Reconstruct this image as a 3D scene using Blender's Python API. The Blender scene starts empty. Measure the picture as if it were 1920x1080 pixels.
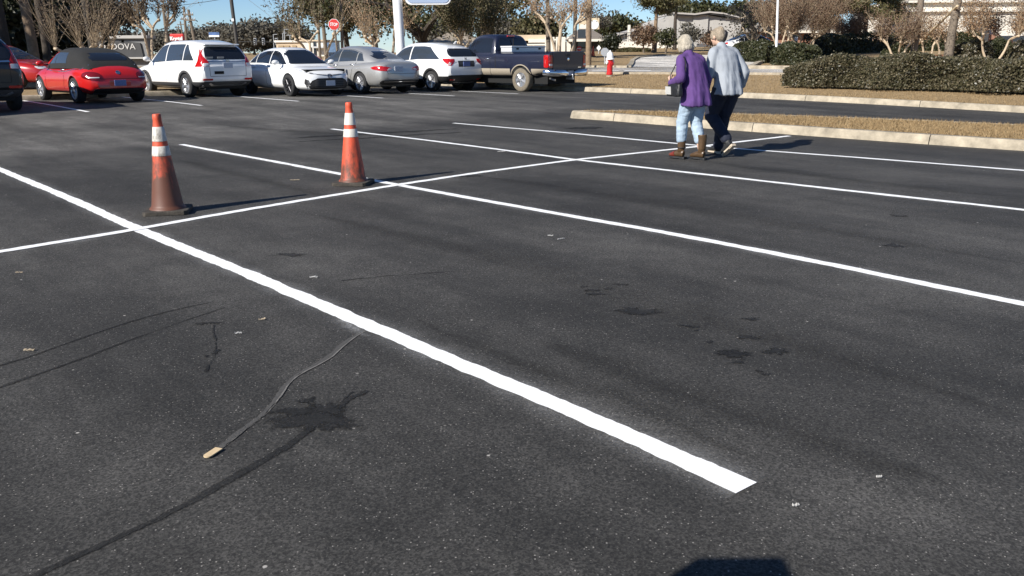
import bpy, bmesh, math, random
import numpy as np
from mathutils import Vector, Matrix, Euler
from mathutils.bvhtree import BVHTree
from mathutils.geometry import delaunay_2d_cdt
R = math.radians
rng = np.random.default_rng(11)
random.seed(5)
scene = bpy.context.scene
COL = scene.collection

# ------------------------------------------------------------------ camera
FPX, HC, PITCH, ROLL = 1612.0, 1.45, math.atan((540 - 97) / 1612.0), R(-0.29)
cam_d = bpy.data.cameras.new("camera")
cam = bpy.data.objects.new("camera", cam_d)
COL.objects.link(cam)
scene.camera = cam
cam_d.sensor_fit = 'HORIZONTAL'
cam_d.sensor_width = 36
cam_d.lens = 36 * FPX / 1920
cam_d.clip_start = 0.05
cam_d.clip_end = 6000
CM = Matrix.Rotation(math.pi / 2 - PITCH, 4, 'X') @ Matrix.Rotation(ROLL, 4, 'Z')
cam.matrix_world = Matrix.Translation((0, 0, HC)) @ CM
CR = CM.to_3x3()


def ray(u, v):
    return CR @ Vector(((u - 960) / FPX, (540 - v) / FPX, -1.0))


def WP(u, v, d):
    """the point seen at photo pixel u, v that lies d metres ahead"""
    r = ray(u, v)
    return Vector((0, 0, HC)) + r * (d / r.y)


def sst(a, b, x):
    t = min(1.0, max(0.0, (x - a) / (b - a)))
    return t * t * (3 - 2 * t)


# the stalls' two directions on the ground
A2 = Vector((-0.669, 0.743)).normalized()      # along a stall, away from us
B2 = Vector((A2.y, -A2.x))                     # across the stalls


def flat(u, v, z=0.17):
    r = ray(u, v)
    t = (z - HC) / r.z
    return Vector((r.x * t, r.y * t))


TK = flat(1110, 172).dot(B2)                   # kerb line right of the lot
S_E = sum(flat(*p).dot(A2) for p in ((378, 198), (560, 190), (718, 184), (852, 180), (972, 176))) / 5
S_F = 28.0                                     # kerb in front of the car row


def gz(x, y):
    """height of the lot and the land beyond it"""
    z = 0.17 * sst(13, 25, y)
    d = x * B2.x + y * B2.y - TK
    z += 0.40 * sst(0.2, 9, d) * sst(60, 20, -y)
    q = x / max(y, 1.0)
    sl = 0.005 + 0.018 * sst(-0.1, 0.15, q) + 0.006 * sst(0.15, 0.35, q)
    yy = min(y, 135) - 48
    z += sl * (yy if yy > 6 else (max(0, yy + 6) ** 2) / 24)
    return z


def in_lot(x, y):
    return x * B2.x + y * B2.y < TK and x * A2.x + y * A2.y < S_F


def gnd(x, y):
    return gz(x, y) + (0.0 if in_lot(x, y) else 0.13)


def at(u, v, off=0.0, f=None):
    """where the ray of photo pixel u, v meets the ground"""
    f = f or gz
    r = ray(u, v)
    t, st, last = 0.5, 0.05, 0.5
    while t < 900:
        if HC + r.z * t - f(r.x * t, r.y * t) - off <= 0:
            lo, hi = last, t
            for _ in range(40):
                m = (lo + hi) / 2
                if HC + r.z * m - f(r.x * m, r.y * m) - off <= 0:
                    hi = m
                else:
                    lo = m
            t = hi
            break
        last = t
        st *= 1.02
        t += st
    return Vector((r.x * t, r.y * t, HC + r.z * t))


def at_g(u, v):
    return at(u, v, 0.0, gnd)


def on(p, off=0.0, f=None):
    f = f or gnd
    return Vector((p[0], p[1], f(p[0], p[1]) + off))


# ------------------------------------------------------------------ materials
def mat(name, col=(.5, .5, .5), rough=.6, metal=0.0, spec=.5, coat=0.0, noise=None, bump=None, alpha=None, trans=0.0, isl=None):
    """noise=(scale, amount) value mottling, bump=(scale, strength), isl=list of colours picked per leaf"""
    m = bpy.data.materials.new(name)
    m.use_nodes = True
    N, L = m.node_tree.nodes, m.node_tree.links
    b = N["Principled BSDF"]
    b.inputs["Base Color"].default_value = (*col, 1)
    b.inputs["Roughness"].default_value = rough
    b.inputs["Metallic"].default_value = metal
    b.inputs["Specular IOR Level"].default_value = spec
    b.inputs["Coat Weight"].default_value = coat
    b.inputs["Coat Roughness"].default_value = 0.04
    if trans:
        b.inputs["Transmission Weight"].default_value = trans
    tc = N.new("ShaderNodeTexCoord")
    src = None
    if isl:
        g = N.new("ShaderNodeNewGeometry")
        r = N.new("ShaderNodeValToRGB")
        r.color_ramp.interpolation = 'LINEAR'
        el = r.color_ramp.elements
        while len(el) < len(isl):
            el.new(0.5)
        for i, c in enumerate(isl):
            el[i].position = i / max(1, len(isl) - 1)
            el[i].color = (*c, 1)
        L.new(g.outputs["Random Per Island"], r.inputs[0])
        L.new(r.outputs[0], b.inputs["Base Color"])
        src = r.outputs[0]
    if noise:
        n = N.new("ShaderNodeTexNoise")
        n.inputs["Scale"].default_value = noise[0]
        n.inputs["Detail"].default_value = 6
        n.inputs["Roughness"].default_value = .65
        L.new(tc.outputs["Object"], n.inputs["Vector"])
        mr = N.new("ShaderNodeMapRange")
        mr.inputs[1].default_value = .25
        mr.inputs[2].default_value = .75
        mr.inputs[3].default_value = 1 - noise[1]
        mr.inputs[4].default_value = 1 + noise[1]
        L.new(n.outputs["Fac"], mr.inputs[0])
        mx = N.new("ShaderNodeMix")
        mx.data_type = 'RGBA'
        mx.blend_type = 'MULTIPLY'
        mx.inputs[0].default_value = 1
        if src:
            L.new(src, mx.inputs[6])
        else:
            mx.inputs[6].default_value = (*col, 1)
        L.new(mr.outputs[0], mx.inputs[7])
        L.new(mx.outputs[2], b.inputs["Base Color"])
    if bump:
        n = N.new("ShaderNodeTexNoise")
        n.inputs["Scale"].default_value = bump[0]
        n.inputs["Detail"].default_value = 4
        L.new(tc.outputs["Object"], n.inputs["Vector"])
        bp = N.new("ShaderNodeBump")
        bp.inputs["Strength"].default_value = bump[1]
        bp.inputs["Distance"].default_value = 0.02
        L.new(n.outputs["Fac"], bp.inputs["Height"])
        L.new(bp.outputs[0], b.inputs["Normal"])
    return m


def leafmat(name, cols, rough=.55, tl=.25):
    m = mat(name, cols[0], rough, isl=cols, spec=.35)
    N, L = m.node_tree.nodes, m.node_tree.links
    b = N["Principled BSDF"]
    out = N["Material Output"]
    t = N.new("ShaderNodeBsdfTranslucent")
    r = [n for n in N if n.type == 'VALTORGB'][0]
    L.new(r.outputs[0], t.inputs[0])
    ms = N.new("ShaderNodeMixShader")
    ms.inputs[0].default_value = tl
    L.new(b.outputs[0], ms.inputs[1])
    L.new(t.outputs[0], ms.inputs[2])
    L.new(ms.outputs[0], out.inputs[0])
    return m


# ------------------------------------------------------------------ objects
def link(o, parent=None):
    COL.objects.link(o)
    if parent is not None:
        o.parent = parent
    return o


def tag(o, label=None, cat=None, group=None, kind=None):
    if label: o["label"] = label
    if cat: o["category"] = cat
    if group: o["group"] = group
    if kind: o["kind"] = kind
    return o


def thing(name, label, cat, loc=(0, 0, 0), rz=0.0, group=None, rot=None):
    o = bpy.data.objects.new(name, None)
    o.empty_display_size = .2
    link(o)
    o.location = loc
    o.rotation_euler = rot if rot else (0, 0, rz)
    return tag(o, label, cat, group)


class MB:
    """collects shapes, built as one mesh object"""

    def __init__(self):
        self.v, self.f, self.n = [], [], 0

    def add(self, v, f):
        self.v.extend([tuple(p) for p in v])
        self.f.extend([tuple(i + self.n for i in q) for q in f])
        self.n += len(v)
        return self

    def box(self, c, s, rz=0.0, m=None):
        hx, hy, hz = s[0] / 2, s[1] / 2, s[2] / 2
        vs = [Vector((x * hx, y * hy, z * hz)) for x in (-1, 1) for y in (-1, 1) for z in (-1, 1)]
        M = m or Matrix.Rotation(rz, 3, 'Z')
        vs = [M @ p + Vector(c) for p in vs]
        return self.add(vs, [(0, 1, 3, 2), (4, 6, 7, 5), (0, 4, 5, 1), (2, 3, 7, 6), (0, 2, 6, 4), (1, 5, 7, 3)])

    def tube(self, pts, rad, seg=8, cap=True):
        pts = [Vector(p) for p in pts]
        n = len(pts)
        if not hasattr(rad, '__len__'):
            rad = [rad] * n
        vs, fs = [], []
        up = None
        for i, p in enumerate(pts):
            d = (pts[min(i + 1, n - 1)] - pts[max(i - 1, 0)])
            if d.length < 1e-9: d = Vector((0, 0, 1))
            d.normalize()
            if up is None:
                up = Vector((0, 0, 1)) if abs(d.z) < .9 else Vector((1, 0, 0))
            x = d.cross(up)
            if x.length < 1e-6:
                x = d.cross(Vector((0, 1, 0)))
            x.normalize()
            y = x.cross(d)
            up = -y if False else y
            r = rad[i]
            rx, ry = (r if hasattr(r, '__len__') else (r, r))
            for k in range(seg):
                a = 2 * math.pi * k / seg
                vs.append(p + x * (math.cos(a) * rx) + y * (math.sin(a) * ry))
        for i in range(n - 1):
            for k in range(seg):
                k2 = (k + 1) % seg
                fs.append((i * seg + k, i * seg + k2, (i + 1) * seg + k2, (i + 1) * seg + k))
        if cap:
            fs.append(tuple(reversed(range(seg))))
            fs.append(tuple((n - 1) * seg + k for k in range(seg)))
        return self.add(vs, fs)

    def lathe(self, prof, seg=24, M=None):
        """prof: (radius, height) list turned about z"""
        vs, fs = [], []
        n = len(prof)
        for r, z in prof:
            for k in range(seg):
                a = 2 * math.pi * k / seg
                p = Vector((r * math.cos(a), r * math.sin(a), z))
                vs.append(M @ p if M else p)
        for i in range(n - 1):
            for k in range(seg):
                k2 = (k + 1) % seg
                fs.append((i * seg + k, i * seg + k2, (i + 1) * seg + k2, (i + 1) * seg + k))
        if prof[0][0] > 1e-6: fs.append(tuple(reversed(range(seg))))
        if prof[-1][0] > 1e-6: fs.append(tuple((n - 1) * seg + k for k in range(seg)))
        return self.add(vs, fs)

    def prism(self, poly, z0, z1):
        """outline in xy pulled up from z0 to z1"""
        n = len(poly)
        vs = [(p[0], p[1], z0) for p in poly] + [(p[0], p[1], z1) for p in poly]
        fs = [tuple(reversed(range(n))), tuple(range(n, 2 * n))]
        for i in range(n):
            j = (i + 1) % n
            fs.append((i, j, n + j, n + i))
        return self.add(vs, fs)

    def ball(self, c, r, seg=10):
        if not hasattr(r, '__len__'): r = (r, r, r)
        prof = [(math.sin(math.pi * i / seg), -math.cos(math.pi * i / seg)) for i in range(seg + 1)]
        M = Matrix.Translation(c) @ Matrix.Diagonal((r[0], r[1], r[2], 1))
        return self.lathe(prof, seg * 2, M)

    def build(self, name, material, parent=None, smooth=False, bevel=0, weld=False):
        me = bpy.data.meshes.new(name)
        me.from_pydata(self.v, [], self.f)
        me.materials.append(material)
        if weld or smooth:
            bm = bmesh.new()
            bm.from_mesh(me)
            bmesh.ops.remove_doubles(bm, verts=bm.verts, dist=1e-5)
            bmesh.ops.recalc_face_normals(bm, faces=bm.faces)
            bm.to_mesh(me)
            bm.free()
        if smooth:
            me.shade_smooth()
            if hasattr(me, 'set_sharp_from_angle'):
                me.set_sharp_from_angle(angle=R(smooth if smooth is not True else 40))
        me.update()
        o = bpy.data.objects.new(name, me)
        link(o, parent)
        if bevel:
            b = o.modifiers.new("bevel", 'BEVEL')
            b.width = bevel
            b.segments = 2
            b.limit_method = 'ANGLE'
        return o


def np_mesh(name, verts, quads, material, parent=None, smooth=False):
    """fast mesh from arrays: verts (n,3), quads (m,4) or triangles (m,3)"""
    me = bpy.data.meshes.new(name)
    k = quads.shape[1]
    me.vertices.add(len(verts))
    me.vertices.foreach_set("co", np.asarray(verts, np.float32).ravel())
    me.loops.add(quads.size)
    me.loops.foreach_set("vertex_index", quads.astype(np.int32).ravel())
    me.polygons.add(len(quads))
    me.polygons.foreach_set("loop_start", np.arange(0, quads.size, k, dtype=np.int32))
    me.materials.append(material)
    me.update(calc_edges=True)
    if smooth: me.shade_smooth()
    o = bpy.data.objects.new(name, me)
    return link(o, parent)


def leaf_quads(P, size, aspect=1.6, flat=0.0, up=None):
    """a small folded-free leaf (diamond quad) at each point"""
    n = len(P)
    s = size * rng.uniform(.6, 1.35, n)[:, None]
    d = rng.normal(size=(n, 3))
    if up is not None:
        d = d * .6 + np.asarray(up)
    d /= np.linalg.norm(d, axis=1)[:, None]
    w = rng.normal(size=(n, 3))
    w -= d * (w * d).sum(1)[:, None]
    w /= np.linalg.norm(w, axis=1)[:, None] + 1e-9
    a, b = d * s * aspect / 2, w * s / 2
    V = np.stack([P - a, P + b, P + a, P - b], 1).reshape(-1, 3)
    return V, np.arange(4 * n).reshape(-1, 4)


def evaluated(o, name=None):
    """apply an object's modifiers to its mesh"""
    dg = bpy.context.evaluated_depsgraph_get()
    dg.update()
    me = bpy.data.meshes.new_from_object(o.evaluated_get(dg))
    old = o.data
    o.modifiers.clear()
    o.data = me
    me.name = o.name
    if old.users == 0: bpy.data.meshes.remove(old)
    return o


def text_part(name, s, size, material, parent, M, depth=.004, sx=1.0, align='CENTER', bold=0.0):
    cu = bpy.data.curves.new(name, 'FONT')
    cu.body = s
    cu.size = size
    cu.extrude = depth
    cu.offset = bold
    cu.align_x = align
    cu.align_y = 'CENTER'
    cu.resolution_u = 3
    o = bpy.data.objects.new(name, cu)
    COL.objects.link(o)
    dg = bpy.context.evaluated_depsgraph_get()
    dg.update()
    me = bpy.data.meshes.new_from_object(o.evaluated_get(dg))
    COL.objects.unlink(o)
    bpy.data.objects.remove(o)
    bpy.data.curves.remove(cu)
    me.transform(M @ Matrix.Diagonal((sx, 1, 1, 1)))
    me.materials.clear()
    me.materials.append(material)
    t = bpy.data.objects.new(name, me)
    return link(t, parent)


# upright plane whose text faces us (x right, z up)
FACE = Matrix.Rotation(math.pi / 2, 4, 'X')


def catmull(keys, x):
    """smooth curve through (x, value) keys, value may be a tuple"""
    if x <= keys[0][0]: return keys[0][1]
    if x >= keys[-1][0]: return keys[-1][1]
    for i in range(len(keys) - 1):
        x0, x1 = keys[i][0], keys[i + 1][0]
        if x0 <= x <= x1:
            t = (x - x0) / (x1 - x0)
            p1, p2 = keys[i][1], keys[i + 1][1]
            # finite-difference tangents limited so it does not overshoot
            def slope(j):
                if j <= 0 or j >= len(keys) - 1:
                    k = 0 if j <= 0 else len(keys) - 2
                    return (keys[k + 1][1] - keys[k][1]) / (keys[k + 1][0] - keys[k][0])
                a = (keys[j][1] - keys[j - 1][1]) / (keys[j][0] - keys[j - 1][0])
                b = (keys[j + 1][1] - keys[j][1]) / (keys[j + 1][0] - keys[j][0])
                return 0 if a * b <= 0 else 2 * a * b / (a + b)
            m1, m2 = slope(i) * (x1 - x0), slope(i + 1) * (x1 - x0)
            t2, t3 = t * t, t * t * t
            return (2 * t3 - 3 * t2 + 1) * p1 + (t3 - 2 * t2 + t) * m1 + (-2 * t3 + 3 * t2) * p2 + (t3 - t2) * m2
# ------------------------------------------------------------------ ground materials
def asphalt_mat(name, base, tint=(1.0, .945, .86), speck=.85, rough=.85, dark=1.0, zones=True):
    m = mat(name, (base,) * 3, rough, spec=.35)
    N, L = m.node_tree.nodes, m.node_tree.links
    b = N["Principled BSDF"]
    geo = N.new("ShaderNodeNewGeometry")

    def dot(v):
        n = N.new("ShaderNodeVectorMath"); n.operation = 'DOT_PRODUCT'
        L.new(geo.outputs["Position"], n.inputs[0]); n.inputs[1].default_value = (v.x, v.y, 0)
        return n.outputs["Value"]

    def math_(op, a, c):
        n = N.new("ShaderNodeMath"); n.operation = op
        for i, q in enumerate((a, c)):
            if hasattr(q, 'node'): L.new(q, n.inputs[i])
            else: n.inputs[i].default_value = q
        return n.outputs[0]

    def rng_(x, a, b_, c, d):
        n = N.new("ShaderNodeMapRange"); n.interpolation_type = 'SMOOTHSTEP'
        L.new(x, n.inputs[0])
        for i, q in enumerate((a, b_, c, d)): n.inputs[i + 1].default_value = q
        return n.outputs[0]

    def noise(vec, sc, det=4, ro=.6):
        n = N.new("ShaderNodeTexNoise"); n.inputs["Scale"].default_value = sc
        n.inputs["Detail"].default_value = det; n.inputs["Roughness"].default_value = ro
        L.new(vec, n.inputs["Vector"])
        return n.outputs["Fac"]
    s, t = dot(A2), dot(B2)
    cb = N.new("ShaderNodeCombineXYZ")
    L.new(math_('MULTIPLY', s, .22), cb.inputs[0]); L.new(t, cb.inputs[1])
    st = cb.outputs[0]
    P = geo.outputs["Position"]
    # worn tracks along the stalls, patches, grain, bright aggregate
    k = rng_(noise(st, 1.1, 5), .3, .7, .60, 1.36)
    k = math_('MULTIPLY', k, rng_(noise(P, .45, 5), .3, .72, .76, 1.30))
    k = math_('MULTIPLY', k, rng_(noise(P, 3.0, 6, .7), .3, .75, .86, 1.2))
    k = math_('MULTIPLY', k, rng_(noise(P, 70, 6, .8), .32, .68, .5, 1.5))
    if zones:                                     # older, paler asphalt of the aisle by the car row
        w = math_('ADD', s, math_('MULTIPLY', noise(P, .5, 4), 2.4))
        w = rng_(w, 15.0, 16.6, 0, 1)
        w2 = rng_(math_('ADD', t, math_('MULTIPLY', noise(P, .7, 3), 1.5)), 14.8, 17, 1, .35)
        k = math_('MULTIPLY', k, math_('ADD', 1.0, math_('MULTIPLY', math_('MULTIPLY', w, w2), .85)))
    vo = N.new("ShaderNodeTexVoronoi"); vo.inputs["Scale"].default_value = 140
    L.new(P, vo.inputs["Vector"])
    sep = N.new("ShaderNodeSeparateColor"); L.new(vo.outputs["Color"], sep.inputs[0])
    k = math_('MULTIPLY', k, rng_(sep.outputs[1], 0, 1, .55, 1.42))
    sp = math_('MULTIPLY', rng_(sep.outputs[0], .95, .995, 0, 1), rng_(vo.outputs["Distance"], .2, .5, 1, 0))
    vo2 = N.new("ShaderNodeTexVoronoi"); vo2.inputs["Scale"].default_value = 22
    L.new(P, vo2.inputs["Vector"])
    sep2 = N.new("ShaderNodeSeparateColor"); L.new(vo2.outputs["Color"], sep2.inputs[0])
    sp2 = math_('MULTIPLY', rng_(sep2.outputs[0], .9915, .994, 0, 1), rng_(vo2.outputs["Distance"], .1, .2, 1, 0))
    spk = math_('ADD', math_('MULTIPLY', sp, speck), math_('MULTIPLY', sp2, speck * 1.2))
    col = N.new("ShaderNodeMix"); col.data_type = 'RGBA'; col.blend_type = 'MULTIPLY'; col.inputs[0].default_value = 1
    col.inputs[6].default_value = (base * dark * tint[0], base * dark * tint[1], base * dark * tint[2], 1)
    L.new(k, col.inputs[7])
    c2 = N.new("ShaderNodeMix"); c2.data_type = 'RGBA'
    L.new(math_('MINIMUM', spk, 1.0), c2.inputs[0]); L.new(col.outputs[2], c2.inputs[6]); c2.inputs[7].default_value = (.46, .43, .39, 1)
    L.new(c2.outputs[2], b.inputs["Base Color"])
    bp = N.new("ShaderNodeBump"); bp.inputs["Strength"].default_value = .5; bp.inputs["Distance"].default_value = .006
    L.new(math_('ADD', noise(P, 330, 3, .8), math_('MULTIPLY', sep.outputs[2], .5)), bp.inputs["Height"])
    L.new(bp.outputs[0], b.inputs["Normal"])
    return m


M_ASPH = asphalt_mat("asphalt", .050)
M_STAIN = asphalt_mat("oily_asphalt", .043, speck=.2, rough=.8, dark=.45, zones=False)
M_TRACK = asphalt_mat("tyre_marked_asphalt", .043, speck=.3, dark=.58, zones=False)
M_STREET = asphalt_mat("street_asphalt", .36, (1, .95, .88), .2, zones=False)
M_DRIVE = asphalt_mat("driveway_asphalt", .56, (1, .94, .85), .2, zones=False)


def grass_mat(name, cols, sc=(.35, 3.5, 40)):
    m = mat(name, cols[0], .95, spec=.1)
    N, L = m.node_tree.nodes, m.node_tree.links
    b = N["Principled BSDF"]
    geo = N.new("ShaderNodeNewGeometry")
    prev = None
    for i, (c, k) in enumerate(zip(cols[1:], sc)):
        n = N.new("ShaderNodeTexNoise"); n.inputs["Scale"].default_value = k; n.inputs["Detail"].default_value = 7
        n.inputs["Roughness"].default_value = .7
        L.new(geo.outputs["Position"], n.inputs["Vector"])
        r = N.new("ShaderNodeMapRange"); r.inputs[1].default_value = .42; r.inputs[2].default_value = .66
        L.new(n.outputs["Fac"], r.inputs[0])
        mx = N.new("ShaderNodeMix"); mx.data_type = 'RGBA'
        L.new(r.outputs[0], mx.inputs[0])
        if prev: L.new(prev, mx.inputs[6])
        else: mx.inputs[6].default_value = (*cols[0], 1)
        mx.inputs[7].default_value = (*c, 1)
        prev = mx.outputs[2]
    L.new(prev, b.inputs["Base Color"])
    bp = N.new("ShaderNodeBump"); bp.inputs["Strength"].default_value = .8; bp.inputs["Distance"].default_value = .05
    n = N.new("ShaderNodeTexNoise"); n.inputs["Scale"].default_value = 25; n.inputs["Detail"].default_value = 6
    L.new(geo.outputs["Position"], n.inputs["Vector"]); L.new(n.outputs["Fac"], bp.inputs["Height"])
    L.new(bp.outputs[0], b.inputs["Normal"])
    return m


M_GRASS = grass_mat("dry_grass_ground", ((.29, .20, .105), (.35, .245, .13), (.20, .135, .065), (.40, .30, .18)))
M_STRAW = grass_mat("pine_straw", ((.27, .105, .045), (.20, .075, .035), (.33, .15, .07), (.16, .07, .035)))
M_CONC = mat("kerb_concrete", (.35, .30, .225), .9, noise=(3.5, .5), bump=(60, .5))
M_PAINT0 = M_PAINT = mat("road_paint", (.90, .90, .89), .7, noise=(30, .05), bump=(150, .15))


# scuffs and pin holes in the paint
_N, _L = M_PAINT.node_tree.nodes, M_PAINT.node_tree.links
_b = _N["Principled BSDF"]
_src = _b.inputs["Base Color"].links[0].from_socket
_g = _N.new("ShaderNodeNewGeometry")
_n = _N.new("ShaderNodeTexNoise"); _n.inputs["Scale"].default_value = 38; _n.inputs["Detail"].default_value = 9; _n.inputs["Roughness"].default_value = .8
_L.new(_g.outputs["Position"], _n.inputs["Vector"])
_r = _N.new("ShaderNodeMapRange"); _r.inputs[1].default_value = .66; _r.inputs[2].default_value = .74; _r.inputs[4].default_value = .75
_L.new(_n.outputs["Fac"], _r.inputs[0])
_m = _N.new("ShaderNodeMix"); _m.data_type = 'RGBA'
_L.new(_r.outputs[0], _m.inputs[0]); _L.new(_src, _m.inputs[6]); _m.inputs[7].default_value = (.16, .155, .15, 1)
_L.new(_m.outputs[2], _b.inputs["Base Color"])

# ------------------------------------------------------------------ sheets
def P_st(s, t): return A2 * s + B2 * t


def st_sheet(name, s0, s1, t0, t1, d, off, material):
    ns, nt = int((s1 - s0) / d) + 1, int((t1 - t0) / d) + 1
    V = []
    for i in range(ns + 1):
        for j in range(nt + 1):
            p = P_st(s0 + (s1 - s0) * i / ns, t0 + (t1 - t0) * j / nt)
            V.append((p.x, p.y, gz(p.x, p.y) + off))
    Q = [(i * (nt + 1) + j, i * (nt + 1) + j + 1, (i + 1) * (nt + 1) + j + 1, (i + 1) * (nt + 1) + j) for i in range(ns) for j in range(nt)]
    o = np_mesh(name, np.array(V), np.array(Q)[:, ::-1], material, smooth=True)
    return tag(o, kind='structure')


def fill2d(poly, d):
    """triangles filling a 2-D outline, with inner points every d"""
    xs, ys = [p[0] for p in poly], [p[1] for p in poly]
    pts = [Vector((p[0], p[1])) for p in poly]
    out = []
    for i in range(len(pts)):
        a, b = pts[i], pts[(i + 1) % len(pts)]
        k = max(1, int((b - a).length / d))
        out += [a.lerp(b, j / k) for j in range(k)]
    ne = len(out)

    def inside(q):
        c = False
        for i in range(ne):
            a, b = out[i], out[(i + 1) % ne]
            if (a.y > q.y) != (b.y > q.y) and q.x < (b.x - a.x) * (q.y - a.y) / (b.y - a.y) + a.x: c = not c
        return c
    y = min(ys) + d * .5
    r = 0
    while y < max(ys):
        x = min(xs) + d * (.25 + .5 * (r % 2))
        while x < max(xs):
            q = Vector((x, y))
            if inside(q) and min((q - e).length for e in out[:ne]) > d * .35: out.append(q)
            x += d
        y += d * .87
        r += 1
    vs, _, fs, _, _, _ = delaunay_2d_cdt(out, [(i, (i + 1) % ne) for i in range(ne)], [], 1, 1e-6)
    return vs, [f for f in fs]


def poly_sheet(name, poly, d, off, material, f=None):
    f = f or gnd
    vs, fs = fill2d([(p[0], p[1]) for p in poly], d)
    b = MB().add([(v.x, v.y, f(v.x, v.y) + off) for v in vs], fs)
    o = b.build(name, material)
    bm = bmesh.new(); bm.from_mesh(o.data)
    for q in bm.faces:
        if q.normal.z < 0: q.normal_flip()
    bm.to_mesh(o.data); bm.free()
    o.data.shade_smooth()
    return tag(o, kind='structure')


def axis(a, b, lo, hi, fine):
    out, x = [], a
    while x < b: out.append(x); x += fine
    l, s = a, fine
    while l > lo: s *= 1.25; l -= s; out.insert(0, l)
    h, s = b, fine
    while h < hi: out.append(h); s *= 1.25; h += s
    return out


xs, ys = axis(-60, 60, -2500, 2500, 1.0), axis(-15, 75, -1500, 3000, 1.0)
V = []
for x in xs:
    for y in ys:
        s, t = x * A2.x + y * A2.y, x * B2.x + y * B2.y
        low = t < TK + 1.5 and s < S_F + 1.5
        V.append((x, y, gz(x, y) + (-.08 if low else .12)))
n = len(ys)
Q = [(i * n + j, (i + 1) * n + j, (i + 1) * n + j + 1, i * n + j + 1) for i in range(len(xs) - 1) for j in range(n - 1)]
tag(np_mesh("ground", np.array(V), np.array(Q), M_GRASS, smooth=True), kind='structure')

st_sheet("parking_lot", -30, S_F, -45, TK, .5, 0, M_ASPH)
o = st_sheet("grass_verge", -30, S_F + 3.5, TK + .16, TK + 3.5, .4, .13, M_GRASS)
o = st_sheet("grass_verge", S_F + .16, S_F + 3.5, -45, TK + .16, .4, .13, M_GRASS)


def kerb(name, pts, side, h=.14, w=.17, z=None, piece=3.0):
    """kerb stones along a ground line; the face is on the line, the body to its left (side=1) or right (-1)"""
    z = z or gz
    P = [Vector((p[0], p[1])) for p in pts]
    dense = []
    for i in range(len(P) - 1):
        k = max(1, int((P[i + 1] - P[i]).length / .3))
        dense += [P[i].lerp(P[i + 1], j / k) for j in range(k)]
    dense.append(P[-1])
    prof = [(-.012, -.06), (.0, h * .25), (.022, h * .8), (.045, h), (w - .02, h + .004), (w, h - .01), (w, -.06)]
    b = MB()
    acc, run = 0, [0]
    for i in range(1, len(dense)):
        acc += (dense[i] - dense[i - 1]).length
        run.append(i)
        if acc >= piece or i == len(dense) - 1:
            vs, fs = [], []
            m = len(prof)
            for q, j in enumerate(run):
                d = (dense[min(j + 1, len(dense) - 1)] - dense[max(j - 1, 0)]).normalized()
                nrm = Vector((-d.y, d.x)) * side
                p = dense[j]
                if len(run) > 2 and q == 0: p = p + d * .007
                if len(run) > 2 and q == len(run) - 1: p = p - d * .007
                for (u, zz) in prof:
                    g = p + nrm * u
                    vs.append((g.x, g.y, z(p.x, p.y) + zz))
            for q in range(len(run) - 1):
                for c in range(m - 1):
                    fs.append((q * m + c, q * m + c + 1, (q + 1) * m + c + 1, (q + 1) * m + c))
            fs.append(tuple(range(m))); fs.append(tuple((len(run) - 1) * m + c for c in range(m)))
            b.add(vs, fs)
            acc, run = 0, [i]
    o = b.build(name, M_CONC, smooth=50)
    return tag(o, kind='structure')


kerb("kerb", [P_st(-30, TK), P_st(S_F, TK)], -1)
kerb("kerb", [P_st(S_F, TK + .0), P_st(S_F, -45)], -1)

# planted island between the stalls and the lane
near = [at(*p) for p in ((1075, 222), (1150, 227), (1300, 239), (1500, 253.5), (1700, 268), (1920, 283))]
far = [at(*p, .15) for p in ((1095, 206.5), (1200, 206.8), (1300, 209.5), (1500, 216), (1700, 223.5), (1920, 233))]
near = [Vector((p.x, p.y)) for p in near]; far = [Vector((p.x, p.y)) for p in far]
d_n, d_f = (near[-1] - near[-3]).normalized(), (far[-1] - far[-3]).normalized()
near.append(near[-1] + d_n * 14); far.append(far[-1] + d_f * 14)
c0, c1 = near[0], far[0]
nose = []
mid = (c0 + c1) / 2
ax = (c0 - c1) / 2
fw = -d_n
for i in range(1, 12):
    a = math.pi * i / 12
    nose.append(mid + ax * math.cos(a) + fw * (math.sin(a) * min(ax.length, .9)))
outline = list(reversed(near)) + nose + far
kerb("kerb", outline, -1, h=.15, w=.19)
isl_poly = []
for i, p in enumerate(outline):
    d = (outline[min(i + 1, len(outline) - 1)] - outline[max(i - 1, 0)]).normalized()
    isl_poly.append(p + Vector((d.y, -d.x)) * .16)
poly_sheet("grass_island", isl_poly, .5, .145, M_GRASS, gz)

# the street beyond the verge and the drive that leaves it
s_near = [at_g(*p) for p in ((700, 138), (1100, 138), (1300, 138.6), (1480, 140))]
s_far = [at_g(*p) for p in ((700, 127), (1100, 127.5), (1300, 128.3), (1480, 131.2))]


def ext(L, k):
    a, b = L[0], L[-1]
    d0, d1 = (L[1] - L[2]).normalized(), (L[-1] - L[-2]).normalized()
    return [a + d0 * k] + L + [b + d1 * k]


s_near, s_far = ext(s_near, 40), ext(s_far, 40)
poly_sheet("street", s_near + list(reversed(s_far)), 2.0, .03, M_STREET)
drv = [at_g(*p) for p in ((1178, 128.2), (1184, 122), (1186, 115), (1196, 109.5), (1230, 106), (1300, 104.5), (1400, 104), (1432, 106),
                          (1446, 109), (1440, 114), (1420, 120), (1404, 129.2))]
poly_sheet("driveway", drv, 1.5, .05, M_DRIVE)


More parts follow.
